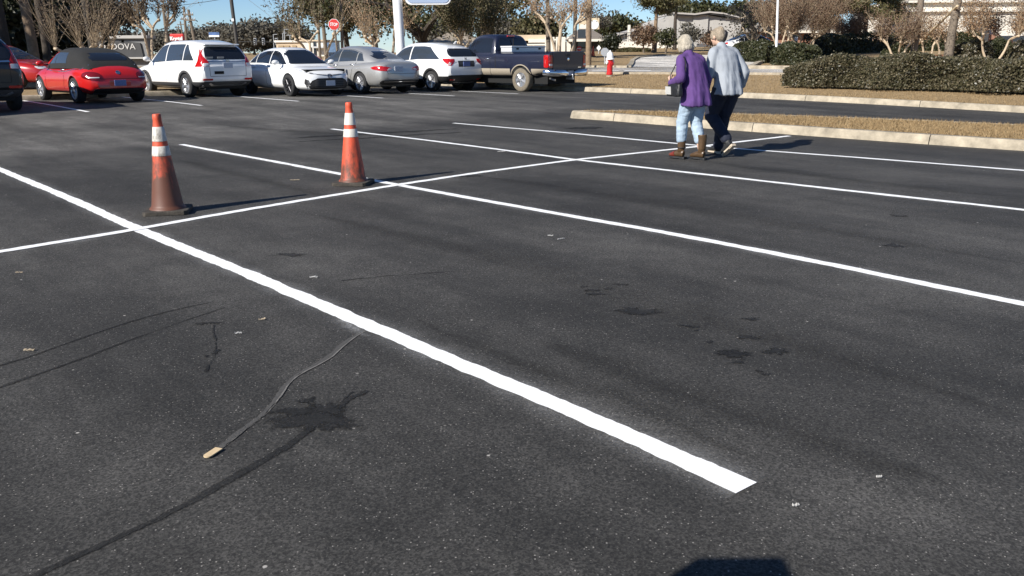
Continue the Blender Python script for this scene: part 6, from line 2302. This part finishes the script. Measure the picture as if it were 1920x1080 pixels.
def wall_run(t, name, m, pts, z0, z1, th=.3):
    """upright wall along ground points (relative to the thing)"""
    b = MB()
    for i in range(len(pts) - 1):
        a, c = Vector(pts[i]), Vector(pts[i + 1])
        mid = (a + c) / 2
        b.box((mid.x, mid.y, (z0 + z1) / 2), ((c - a).length, th, z1 - z0), math.atan2(c.y - a.y, c.x - a.x))
    return b.build(name, m, t)


def block(name, label, u0, u1, d, vtop, depth, wall_m, cat="building", yaw=0.0, base_drop=1.0):
    """plain walled building whose front spans photo columns u0..u1 at distance d; local x along the front, y away"""
    p0, p1 = WP(u0, 100, d), WP(u1, 100, d)
    c = (p0 + p1) / 2
    g = gnd(c.x, c.y)
    W = (p1 - p0).length
    H = WP((u0 + u1) / 2, vtop, d).z - g
    t = thing(name, label, cat, (c.x, c.y, g), yaw)
    b = MB().box((0, depth / 2, (H - base_drop) / 2), (W, depth, H + base_drop))
    b.build("wall", wall_m, t)
    return t, W, H


# grey shop with the dark arched sign panel
t, W, H = block("sign_wall", "long grey wall carrying a dark arched panel with pale letters, behind the red convertible", 100, 276, 68, 70, 1.2, M_BUILDG, "sign wall")
MB().box((0, .6, H + .02), (W + .4, 1.7, .22)).build("parapet", M_GREYB, t)
k = 68 / FPX
px = lambda u: (u - 188) * k
pz = lambda v: WP(188, v, 68).z - t.location.z
poly = [(px(170), pz(112)), (px(267), pz(112)), (px(263), pz(81)), (px(248), pz(79)), (px(225), pz(76.7)), (px(200), pz(76.5)), (px(170), pz(78))]
M_ = Matrix.Rotation(math.pi / 2, 4, 'X')
b = MB(); pr = MB().prism(poly, 0, .12); b.add([M_ @ Vector(v) + Vector((0, 0, 0)) for v in pr.v], pr.f)
b.build("sign_panel", M_CONGREY, t)
M_LETTER = mat("pale_sign_letters", (.55, .53, .50), .6)
text_part("sign_letters", "CORDOVA", .62, M_LETTER, t, Matrix.Translation((px(216), -.14, pz(88))) @ FACE, .02, 1.05)
text_part("sign_letters", "MALL", .36, M_LETTER, t, Matrix.Translation((px(228), -.14, pz(99.5))) @ FACE, .02, 1.0) if False else None
MB().box((px(262), -.25, pz(109)), (2.2, .5, .12)).build("ledge", M_GREYB, t)
for u in (253, 263, 274): MB().tube([(px(u), .6, H), (px(u), .6, H + .4)], .03 if u != 263 else .09, 6).build("roof_vent", M_GREYB, t)

# beige and white shops across the street behind the white sedan
t, W, H = block("shop_building", "long beige shop across the street above the white sedan's roof", 519, 578, 120, 79, 10, M_BEIGE)
kk = 120 / FPX
MB().box((0, 4.9, H + .1), (W + .4, 10.3, .25)).build("parapet", M_WHITEB, t)
for u0, u1 in ((524, 533), (535, 544), (549, 556)):
    MB().box(((u0 + u1) / 2 * kk - 548.5 * kk, -.06, H - .55), ((u1 - u0) * kk, .12, .28)).build("tan_panel", M_BEIGED, t)
t, W, H = block("shop_building", "white shop with a small door right of the long beige shop", 566, 612, 112, 77, 9, M_WHITEB)
kk = 112 / FPX
MB().box((0, 4.4, H + .06), (W + .3, 9.2, .18)).build("parapet", M_BEIGE, t)
MB().box((2 * kk, -.05, .9), (4.5 * kk, .1, 2.0)).build("door", M_WIN, t)
for u in (-6, 9): MB().box((u * kk, -.05, H - 1.0), (4 * kk, .1, .5)).build("window", M_WIN, t)
M_LTRIM = mat("pale_grey_trim", (.5, .5, .5), .7)
MB().box((10 * kk, -.45, H - .75), (20 * kk, .9, .2)).build("awning", M_LTRIM, t)
p = foot(622, 104)
t = thing("billboard", "small blue printed panel on legs behind the stop sign's post", "sign board", p, 0)
h0, h1 = hgt(622, 98, 104), hgt(622, 80, 104)
MB().box((0, 0, (h0 + h1) / 2), (16 * 104 / FPX, .2, h1 - h0)).build("panel", M_TEAL, t)
for x in (-.4, .4): MB().box((x, .05, h0 / 2), (.1, .1, h0)).build("leg", M_GREYD, t)

# brown roofed house behind the oak, and the hip roof left of the pine
def hip_house(name, label, u0, u1, d, v_eave, v_ridge, depth, wall_m, roof_m, ridge=.4, trim=True, ov=.6):
    p0, p1 = WP(u0, 100, d), WP(u1, 100, d)
    c = (p0 + p1) / 2
    g = gnd(c.x, c.y)
    W = (p1 - p0).length
    t = thing(name, label, "house", (c.x, c.y, g), 0)
    he, hr = WP((u0 + u1) / 2, v_eave, d).z - g, WP((u0 + u1) / 2, v_ridge, d + depth / 2).z - g
    MB().box((0, depth / 2, he / 2 - .4), (W, depth, he + .8)).build("wall", wall_m, t)
    x, y0, y1 = W / 2 + ov, -ov, depth + ov
    rx = W * ridge / 2
    b = MB().add([(-x, y0, he), (x, y0, he), (x, y1, he), (-x, y1, he), (-rx, depth / 2, hr), (rx, depth / 2, hr)], [(0, 1, 5, 4), (1, 2, 5), (2, 3, 4, 5), (3, 0, 4), (0, 3, 2, 1)])
    b.build("roof", roof_m, t)
    if trim:
        MB().box((0, y0 - .04, he - .08), (2 * x + .1, .08, .22)).build("eave", M_WHITEB, t)
    return t, W, he, hr


hip_house("house", "house with a pale brown hip roof behind the dark oak", 812, 893, 78, 80, 58, 9, M_WHITEB, mat("pale_brown_shingles", (.30, .25, .19), .9, noise=(3, .2)), .25)
t, W, he, hr = hip_house("house", "dark walled house with a brown roof and white eaves behind the tall pine trunk", 1078, 1128, 84, 74, 50, 9, M_DARKW, M_ROOFB, .2)
MB().box((W / 2 - 1.4, 4.0, hr - .9), (.7, .7, 2.2)).build("chimney", M_WHITEB, t)
MB().box((-W / 2 + .6, -.06, 1.2), (.7, .1, 1.6)).build("window", M_WIN, t)

# flat canopy building with white fascias and a white fence, behind the truck
t, W, H = block("shop_building", "low building with white roof edges and white fence panels behind the pickup", 955, 1062, 92, 78, 8, M_DARKW)
kk = 92 / FPX
MB().box((-1.6, 1.0, H + .35), (W * .8, 6.5, .55)).build("roof", M_BEIGE, t)
MB().box((.8, -1.3, H + .05), (W * .62, 3.0, .34)).build("fascia", M_WHITEB, t)
MB().box((-.2, -1.9, H - .32), (W * .5, 2.0, .16)).build("fascia", M_WHITEB, t)
for u in (-9, 22): MB().box((u * kk, -2.6, (H - .4) / 2), (.16, .16, H - .4)).build("post", M_WHITEB, t)
for i in range(5): MB().box(((14 + i * 9.5) * kk, -3.2, .55), (7 * kk, .1, 1.9)).build("fence_panel", M_WHITEB, t)

# large grey building: long low wing, tall block, fence and white plinth
d = 96
p = WP(1262, 100, d)
g = gnd(p.x, p.y)
t = thing("grey_building", "large pale grey building with a stepped overhanging roof behind the women", "building", (p.x, p.y, g), R(0))
kk = d / FPX
X = lambda u: (u - 1262) * kk
Z = lambda v: WP(1262, v, d).z - g
# block A (front tower) and block B (longer side), sloping roofs
def slab(name, m, poly_xz, y0, y1):
    n_ = len(poly_xz)
    vs = [(x, y0, z) for x, z in poly_xz] + [(x, y1, z) for x, z in poly_xz]
    fs = [tuple(range(n_)), tuple(reversed(range(n_, 2 * n_)))] + [(i, n_ + i, n_ + (i + 1) % n_, (i + 1) % n_) for i in range(n_)]
    o = MB().add(vs, fs).build(name, m, t, weld=True)
    return o


slab("wall", M_GREYB, [(X(1292), -1), (X(1318), -1), (X(1318), Z(29)), (X(1292), Z(30))], -1.2, 8)
slab("wall", M_GREYB, [(X(1318), -1), (X(1378), -1), (X(1378), Z(40)), (X(1318), Z(29.5))], -1.0, 10)
slab("wall", M_GREYB, [(X(1225), -1), (X(1292), -1), (X(1292), Z(32)), (X(1262), Z(26)), (X(1225), Z(40))], -.95, 9)
slab("wall", M_GREYB, [(X(1150), -1), (X(1225), -1), (X(1225), Z(55)), (X(1150), Z(71))], -.4, 8)
M_ROOFG = mat("pale_metal_roof", (.42, .39, .36), .6)
slab("roof", M_ROOFG, [(X(1255), Z(24)), (X(1292), Z(26.5)), (X(1318), Z(22.5)), (X(1345), Z(26)), (X(1382), Z(36)), (X(1382), Z(38)), (X(1345), Z(28.5)), (X(1318), Z(25.5)), (X(1292), Z(29.5)), (X(1255), Z(27))], -1.75, 10)
slab("fascia", M_GREYD, [(X(1256), Z(26.7)), (X(1292), Z(29.2)), (X(1318), Z(25.2)), (X(1345), Z(28.2)), (X(1380), Z(37.6)), (X(1380), Z(40)), (X(1345), Z(31)), (X(1318), Z(28)), (X(1292), Z(32)), (X(1256), Z(29.5))], -1.6, 9)
slab("roof", M_ROOFG, [(X(1136), Z(70)), (X(1200), Z(51.5)), (X(1238), Z(48)), (X(1238), Z(51)), (X(1200), Z(55)), (X(1136), Z(73))], -.9, 8)
slab("fascia", M_GREYD, [(X(1140), Z(72.5)), (X(1200), Z(55.2)), (X(1236), Z(51.2)), (X(1236), Z(54)), (X(1200), Z(59)), (X(1140), Z(75))], -.75, 7)
slab("wing_wall", M_GREYD, [(X(1378), -1), (X(1440), -1), (X(1440), Z(56)), (X(1378), Z(50))], 2.5, 10)
MB().box((X(1308), -1.3, Z(88)), (17 * kk, .3, 11 * kk)).build("gate", M_GREYD, t)
MB().box((X(1205), -3.2, .2), (110 * kk, .3, .75)).build("plinth", M_WHITEB, t)
b = MB()
for i in range(14):
    b.tube([(X(1150 + i * 8), -3.2, .5), (X(1150 + i * 8), -3.2, 1.5)], .035, 5)
b.tube([(X(1150), -3.2, 1.48), (X(1254), -3.2, 1.48)], .03, 5)
b.build("fence", M_GREYD, t)
MB().box((X(1175), -2.7, 1.1), (4 * kk, .4, 2.3)).build("gate_post", M_WHITEB, t)

# brick house under the trees
t, W, he, hr = hip_house("house", "red brick house under a pale roof behind the rusty crape myrtles", 1440, 1568, 84, 58, 28, 9, M_BRICK, mat("grey_shingles", (.26, .23, .19), .9, noise=(3, .2)), .4)
for x in (-3.0, -.8): MB().box((x, -.05, 1.5), (.9, .1, 1.2)).build("window", M_WIN, t)
MB().box((2.2, -.05, 1.3), (1.8, .1, 2.6)).build("doorway", M_DARKW, t)

# long white building on the right
t, W, H = block("white_building", "long sunlit white building with a ribbed parapet behind the leaning pines", 1690, 2080, 80, 4, 12, M_WHITEB)
kk = 80 / FPX
X = lambda u: (u - 1885) * kk
Zb = lambda v: WP(1885, v, 80).z - t.location.z
MB().box((0, -.18, H - .75), (W + .3, .3, .12)).build("cornice", M_WHITEB, t)
MB().box((0, 5.9, H + .07), (W + .5, 12.6, .2)).build("parapet", M_WHITEB, t)
MB().box((X(1828), -.55, Zb(52) / 2), (22 * kk, 1.0, Zb(36))).build("dark_pier", M_CONGREY, t)
MB().box((X(1850), -.3, Zb(66) / 2 + .2), (24 * kk, .5, 16 * kk)).build("brick_panel", M_BRICK, t)
MB().box((X(1900), -.06, Zb(66) - .3), (70 * kk, .1, 10 * kk)).build("window", M_WIN, t)
t, W, H = block("white_building", "low white wall of a building seen beneath the bushy pines", 1560, 1690, 92, 58, 6, M_WHITEB)
kk = 92 / FPX
for u in (-40, -15, 12, 38): MB().box((u * kk, -.06, H * .55), (8 * kk, .1, H * .5)).build("window", M_WIN, t)
MB().box((0, 2.9, H + .08), (W + .4, 6.4, .25)).build("roof", M_ROOFB, t)
# ------------------------------------------------------------------ poles, signs, lamps and wires
M_POLEW = mat("white_pole_paint", (.80, .80, .80), .45)
M_STEEL = mat("galvanised_steel", (.42, .43, .44), .5, metal=.5)
M_WOODP = mat("weathered_pole_wood", (.17, .135, .10), .9, noise=(8, .3), bump=(25, .5))
M_WOODD = mat("creosoted_pole_wood", (.04, .034, .028), .9, noise=(8, .3))
M_DPOLE = mat("bronze_pole_paint", (.06, .055, .05), .5)
M_SRED = mat("sign_red", (.58, .03, .025), .5)
M_SWHITE = mat("sign_white", (.80, .80, .78), .5)
M_SBLACK = mat("sign_black", (.02, .02, .02), .6)
M_SBACK = mat("sign_back_aluminium", (.44, .46, .48), .5, metal=.4)
M_SBLUE = mat("sign_blue_grey", (.30, .37, .50), .5)
M_CREAM = mat("cream_sign_face", (.62, .50, .33), .6, noise=(3, .3))


def lean_pole(name, label, u0, v0, u1, v1, d, r0, r1, m, seg=10, group=None, cat="pole", down=True, extra=0.0):
    """pole seen from photo point u0,v0 (low) to u1,v1 (high), all at distance d, carried on to the ground"""
    a, c = WP(u0, v0, d), WP(u1, v1, d)
    dr = (c - a) / (c.z - a.z)
    g = gnd(a.x, a.y)
    base = a + dr * (g - .1 - a.z)
    top = c + dr * extra
    t = thing(name, label, cat, base, 0, group)
    MB().tube([(0, 0, 0), tuple((top - base) * .5), tuple(top - base)], [r0, (r0 + r1) / 2, r1], seg).build("shaft", m, t, smooth=True)
    return t, base, top


# white pylon of the street sign, with the foot of its board in the frame
t, base, top = lean_pole("pylon_sign", "white pylon sign whose board's rounded lower edge shows at the top of the frame", 751, 95, 742.5, -40, 34.5, .17, .19, M_POLEW, 20, cat="sign", extra=0)
off = lambda u, v, dy=0: WP(u, v, 34.5) - base + Vector((0, dy, 0))
a, c = off(757, -110), off(846, 9)
w_, h_ = c.x - a.x, a.z - c.z
b = MB(); pr = MB().prism(rect(-w_ / 2, w_ / 2, -h_ / 2, h_ / 2, .22), -.2, .2)
M_ = Matrix.Translation(((a.x + c.x) / 2, a.y - .05, (a.z + c.z) / 2)) @ FACE
b.add([M_ @ Vector(v) for v in pr.v], pr.f); b.build("sign_board", M_POLEW, t)
b = MB(); pr = MB().prism(rect(-w_ / 2 + .06, w_ / 2 - .06, -h_ / 2 + .06, h_ / 2 - .06, .18), .2, .225)
b.add([M_ @ Vector(v) for v in pr.v], pr.f); b.build("sign_face", M_SBLUE, t)
q = off(802.5, -6)
text_part("board_number", "207 400", .27, M_SBLACK, t, Matrix.Translation((q.x, a.y - .285, q.z)) @ FACE, .006, 1.0, bold=.008)

# stop sign facing us behind the silver car
def octagon(r): return [(r * math.cos(R(22.5 + 45 * i)), r * math.sin(R(22.5 + 45 * i))) for i in range(8)]


def stop_sign(label, u, v, rpx, d, u_foot, v_foot, front=True, name="stop_sign", tilt=0.0, m_post=None):
    c = WP(u, v, d)
    f_ = WP(u_foot, v_foot, d)
    dr = (c - f_) / (c.z - f_.z)
    g = gnd(c.x, c.y)
    base = c + dr * (g - .1 - c.z)
    t = thing(name, label, "sign", base, 0)
    rel = c - base
    r = rpx * d / FPX / math.cos(R(22.5))
    MB().tube([(0, .05, 0), tuple(rel + Vector((0, .05, r * .9)))], .04, 6).build("post", m_post or M_WOODP, t)
    TM = Matrix.Translation(rel) @ Matrix.Rotation(tilt, 4, 'Y') @ FACE
    def plate_(nm, m, rr, z0, z1):
        pr = MB().prism(octagon(rr), z0, z1)
        MB().add([TM @ Vector(q) for q in pr.v], pr.f).build(nm, m, t)
    plate_("sign_plate", M_SWHITE if front else M_SBACK, r, -.008, .0)
    if front:
        plate_("red_face", M_SRED, r * .93, .001, .006)
        text_part("stop_letters", "STOP", r * .74, M_SWHITE, t, TM @ Matrix.Translation((0, 0, .010)), .002, .72, bold=.003)
    return t


stop_sign("red stop sign leaning slightly, above the silver sedan", 626, 46, 9.6, 33, 631, 92, tilt=R(5))
stop_sign("pale back of a stop sign behind the fire hydrant", 1134, 97.5, 7.2, 50, 1134.3, 122, False, m_post=M_STEEL)
# diamond sign, do-not-enter disc, small orange cone by the house
p = foot(1122.5, 74)
t = thing("diamond_sign", "small pale diamond sign on a post near the brown roofed house", "sign", p)
z = hgt(1122.5, 90, 74); r = 5.2 * 74 / FPX
MB().tube([(0, .03, -.1), (0, .03, z)], .04, 6).build("post", M_STEEL, t)
MB().add([Matrix.Translation((0, 0, z)) @ FACE @ Vector(q) for q in MB().prism([(r * .8, 0), (0, r), (-r * .8, 0), (0, -r)], 0, .02).v], MB().prism([(1, 0), (0, 1), (-1, 0), (0, -1)], 0, 1).f).build("sign_plate", M_SWHITE, t)
p = foot(1086, 66)
t = thing("no_entry_sign", "small red and white no entry disc behind the truck's tailgate", "sign", p)
z = hgt(1086, 91, 66); r = 4.3 * 66 / FPX
MB().tube([(0, .03, -.1), (0, .03, z)], .035, 6).build("post", M_STEEL, t)
pr = MB().prism([(r * math.cos(a), r * math.sin(a)) for a in [2 * math.pi * i / 20 for i in range(20)]], 0, .02)
MB().add([Matrix.Translation((0, 0, z)) @ FACE @ Vector(q) for q in pr.v], pr.f).build("sign_plate", M_SRED, t)
MB().box((0, -.03, z), (r * 1.5, .02, r * .42)).build("white_bar", M_SWHITE, t)
p = foot(1112, 66)
t = thing("traffic_cone", "tiny orange cone far off on the grass beside the tall pine trunk", "cone", p)
MB().box((0, 0, .03), (.4, .4, .06)).build("cone_base", M_CONEBASE, t)
MB().lathe([(.15, .06), (.03, .75), (.001, .75)], 16).build("cone_body", mat("plain_cone_orange", (.65, .10, .03), .5), t)

# speed sign 10
p = foot(1488, 62)
t = thing("speed_sign", "white speed sign reading 10 in front of the dark hedge block", "sign", p)
z0, z1 = hgt(1488, 83, 62), hgt(1488, 69.5, 62)
MB().tube([(0, .04, -.2), (0, .04, z1)], .035, 6).build("post", M_STEEL, t)
w_ = 10.5 * 62 / FPX
MB().box((0, 0, (z0 + z1) / 2), (w_, .02, z1 - z0)).build("sign_plate", M_SWHITE, t)
text_part("sign_number", "10", (z1 - z0) * .52, M_SBLACK, t, Matrix.Translation((0, -.014, z0 + (z1 - z0) * .34)) @ FACE, .002, 1.0, bold=.004)
for i, q in enumerate((.84, .70)):
    MB().box((0, -.013, z0 + (z1 - z0) * q), (w_ * (.62 if i else .5), .006, (z1 - z0) * .07)).build("sign_line", M_STEEL, t)
p2 = Vector(p) + Vector((0, 0, 0))

# white light pole on a concrete foot
q = at_g(1456, 121)
t, base, top = lean_pole("light_pole", "tall white light pole on a concrete foot beside the driveway", 1455, 119, 1458.6, 0, q.y, .07, .045, M_POLEW, 14, cat="light pole", extra=3)
MB().lathe([(.30, -.2), (.30, .16), (.27, .20), (.001, .20)], 20).build("concrete_foot", M_CONC, t)
# globe lamps
M_GLOBE = mat("white_globe", (.80, .80, .78), .35)
for u, v, d, lb in ((1484.5, 49, 60, "white globe lamp on a dark post behind the speed sign"), (1590.5, 43.5, 76, "white globe lamp on a dark post by the rusty crape myrtle")):
    p = foot(u + 2, d)
    t = thing("globe_lamp", lb, "lamp", p)
    z = hgt(u, v, d); r = 4.6 * d / FPX
    MB().tube([(0, 0, -.1), (0, 0, z - r * 2), (-.05, 0, z - r)], [.05, .045, .05], 8).build("post", M_DPOLE, t)
    MB().lathe([(r * 1.1 * math.sin(math.pi * i / 12) if i > 3 else r * .9, z + r * (-.5 if i <= 3 else -math.cos(math.pi * i / 12))) for i in range(3, 13)], 18).build("globe", M_GLOBE, t, smooth=True)

# dark leaning poles on the left
lean_pole("utility_pole", "dark wooden pole leaning behind the red convertible's roof", 172, 83, 158.5, 0, 37, .14, .13, M_WOODD, 12, extra=3)
t, base, top = lean_pole("light_pole", "dark metal light pole above the white SUV's rear end", 444, 82, 433.6, 0, 40, .075, .085, M_DPOLE, 12, extra=3, cat="light pole")
c = WP(437.5, 37.5, 40) - base
MB().box((c.x, c.y - .10, c.z), (.10, .02, .12)).build("pole_tag", M_SWHITE, t)
t, base, top = lean_pole("light_pole", "thin tan pole right beside the stop sign", 642, 98, 639.5, 20, 46, .075, .07, M_WOODP, 10, extra=2, cat="pole")
# utility poles with cross arms in the distance
poles = []
for i, (u0, v0, u1, v1, d, r, lb, arms) in enumerate((
        (350, 78, 344.5, 12, 95, .17, "utility pole left of the pair above the white SUV's roof", ((36, 6),)),
        (365, 78, 353, 18, 90, .18, "leaning utility pole with two cross arms above the white SUV's roof", ((28, 8), (38, 10))),
        (342, 66, 338, 40, 170, .16, "small distant utility pole left of the leaning one", ((46, 6),)),
        (337.5, 68, 334, 48, 190, .16, "smallest of the distant utility poles", ((52, 4),)),
        (315, 84, 305, 8, 80, .17, "pale utility pole seen through the knobbed crape myrtle", ()),
        (612, 108, 601, -5, 74, .17, "weathered utility pole left of the stop sign", ()),
        (600, 106, 596, 25, 84, .14, "thinner utility pole behind the weathered one", ()))):
    t, base, top = lean_pole("utility_pole", lb, u0, v0, u1, v1, d, r, r * .75, M_WOODP, 8)
    poles.append((base, top))
    for (v, hw) in arms:
        f_ = (v - v1) / (v0 - v1)
        u = u1 + (u0 - u1) * f_
        c = WP(u, v, d) - base
        MB().box((c.x, c.y - r, c.z), (hw * 2 * d / FPX, .12, .12)).build("cross_arm", M_WOODP, t)
        b = MB()
        for s in (-.9, -.45, .45, .9): b.lathe([(.05, 0), (.06, .1), (.02, .18), (.001, .18)], 6, Matrix.Translation((c.x + s * hw * d / FPX, c.y - r, c.z + .06)))
        b.build("insulators", M_STEEL, t)


def wire(name, label, a, c, sag, r, cat="wire"):
    t = MB()
    pts = [Vector(a).lerp(Vector(c), i / 20) - Vector((0, 0, sag * 4 * (i / 20) * (1 - i / 20))) for i in range(21)]
    o = t.tube(pts, r, 5).build(name, M_SBLACK, None, smooth=True)
    return tag(o, label, cat)


wire("power_line", "thin power line crossing the sky above the white SUV", WP(150, 20, 80), WP(470, -12, 80), .4, .022)
wire("power_line", "thin power line low over the far treeline", WP(350, 50, 120), WP(600, 47, 120), .3, .03)
# traffic signals on a span
w0, w1 = WP(440, 78, 125), WP(530, 79, 125)
o = wire("span_wire", "horizontal signal arm over the street right of the dark pole", w0, w1, .02, .06, "signal arm")
for u, lb in ((478.5, "leftmost of the three signal heads hanging from the arm"), (494, "middle signal head of the three hanging from the arm"), (518.5, "signal head at the end of the arm near the beige shop")):
    c = WP(u, 78, 125)
    t = thing("traffic_signal", lb, "traffic signal", c)
    MB().box((0, 0, 0), (.34, .28, .95)).build("housing", M_STEEL, t, bevel=.04)
    for i in range(3): MB().lathe([(.12, 0), (.12, .1), (.10, .1), (.10, .02), (.001, .02)], 12, Matrix.Translation((0, -.14, .3 - .3 * i)) @ Matrix.Rotation(math.pi / 2, 4, 'X')).build("lens_hood", M_SBLACK, t)
# little street lamps far away
for u, v0, v1, d, lb in ((512.5, 76, 64.5, 130, "short grey lamp post far off left of the pair"), (530, 78, 62, 130, "paler lamp post of the pair above the beige shop"), (533, 78, 55, 122, "tallest lamp post above the beige shop"), (543.5, 78, 66, 130, "double headed lamp post above the beige shop")):
    t, base, top = lean_pole("street_lamp", lb, u + .6, v0, u, v1, d, .06, .05, M_STEEL, 8, cat="street lamp")
    c = top - base
    MB().box((c.x + (.3 if u != 543.5 else 0), c.y, c.z), (.5 if u != 543.5 else 1.0, .2, .07)).build("lamp_head", M_STEEL, t)

# red roadside board, blue white board, cream billboard
p = foot(333, 100)
t = thing("restaurant_sign", "red roadside board with white letters above the white SUV's bonnet", "sign", p, R(0))
a, c = WP(319.5, 63.5, 100) - p, WP(346, 77, 100) - p
zc, hh, ww = (a.z + c.z) / 2, (a.z - c.z), c.x - a.x
MB().box(((a.x + c.x) / 2, 0, zc), (ww, .5, hh)).build("sign_board", M_SRED, t, bevel=.08)
text_part("board_letters", "Krystal", hh * .66, M_SWHITE, t, Matrix.Translation(((a.x + c.x) / 2 - .05, -.28, zc - hh * .16)) @ FACE, .02, .95, bold=.03)
for x in (-.5, .5): MB().box((x, .1, c.z / 2), (.2, .2, c.z)).build("leg", M_GREYD, t)
p = foot(405, 150)
t = thing("road_sign", "blue and white roadside board against the far treeline", "sign", p)
a, c = WP(395, 60.5, 150) - p, WP(415, 69, 150) - p
MB().box((0, 0, (a.z + c.z) / 2), (c.x - a.x, .3, a.z - c.z)).build("sign_board", mat("sign_blue", (.07, .14, .32), .5, noise=(1.2, .6)), t)
MB().box((0, -.17, c.z + .12), (c.x - a.x, .04, .28)).build("white_strip", M_SWHITE, t)
MB().tube([(0, .1, 0), (0, .1, c.z)], .12, 8).build("post", M_STEEL, t)
MB().box((0, 0, c.z - .45), ((c.x - a.x) * .9, .2, .14)).build("lower_strip", M_GREYD, t)
p = foot(1106, 110)
t = thing("billboard", "cream billboard on a column behind the brown roofed house", "sign board", p)
a, c = WP(1086, 34, 110) - p, WP(1123, 55, 110) - p
MB().box(((a.x + c.x) / 2, 0, (a.z + c.z) / 2), (c.x - a.x, .5, a.z - c.z)).build("panel", M_CREAM, t)
MB().lathe([(.55, 0), (.55, .05), (.001, .05)], 16, Matrix.Translation((c.x - .6, -.25, c.z + .55)) @ Matrix.Rotation(math.pi / 2, 4, 'X')).build("white_disc", M_SWHITE, t)
MB().tube([(0, .1, 0), (0, .1, c.z)], .3, 10).build("column", M_STEEL, t)

# long pale pole slanting against the pine
M_BAMBOO = mat("pale_slanted_pole", (.62, .50, .33), .7)
a, c = at_g(1692, 111), WP(1795, 11, 46)
t = MB().tube([a, (a + c) / 2, c], [.07, .065, .06], 8).build("brace_pole", M_BAMBOO, None, smooth=True)
tag(t, "long pale pole slanting from the hedge up to the thick pine trunk", "pole")
# picnic table
p = foot(1645, 70)
t = thing("picnic_table", "small pale picnic table on the dry lawn before the long hedge", "table", p, R(8))
k = 1.0
MB().box((0, 0, .74), (1.5, .75, .06)).build("tabletop", M_CONC, t)
for y in (-.62, .62): MB().box((0, y, .44), (1.4, .26, .06)).build("bench", M_CONC, t)
for x in (-.5, .5):
    MB().box((x, 0, .36), (.12, .6, .72)).build("leg", M_CONC, t)
    for y in (-.62, .62): MB().box((x, y, .2), (.12, .2, .42)).build("bench_leg", M_CONC, t)
# ------------------------------------------------------------------ light
SUN_EL, SUN_AZ = R(32), math.atan2(-.73, -.68)          # azimuth from +y towards +x
to_sun = Vector((math.sin(SUN_AZ) * math.cos(SUN_EL), math.cos(SUN_AZ) * math.cos(SUN_EL), math.sin(SUN_EL)))
sd = bpy.data.lights.new("sun", 'SUN')
sd.energy = 4.8
sd.angle = R(0.53)
sd.color = (1.0, .955, .88)
so = bpy.data.objects.new("sun", sd)
link(so)
so.rotation_euler = to_sun.to_track_quat('Z', 'Y').to_euler()
so.location = to_sun * 50
w = bpy.data.worlds.new("World")
scene.world = w
w.use_nodes = True
nt = w.node_tree
bg = nt.nodes["Background"]
sky = nt.nodes.new("ShaderNodeTexSky")
sky.sky_type = 'NISHITA'
sky.sun_disc = False
sky.sun_elevation = SUN_EL
sky.sun_rotation = SUN_AZ % (2 * math.pi)
sky.air_density = .72
sky.dust_density = 0
sky.ozone_density = 6
nt.links.new(sky.outputs[0], bg.inputs[0])
bg.inputs[1].default_value = .075
scene.view_settings.view_transform = 'Standard'
scene.view_settings.look = 'None'
scene.view_settings.exposure = .62
scene.view_settings.gamma = 1
scene.cycles.use_denoising = True
scene.cycles.max_bounces = 8
scene.cycles.transparent_max_bounces = 12
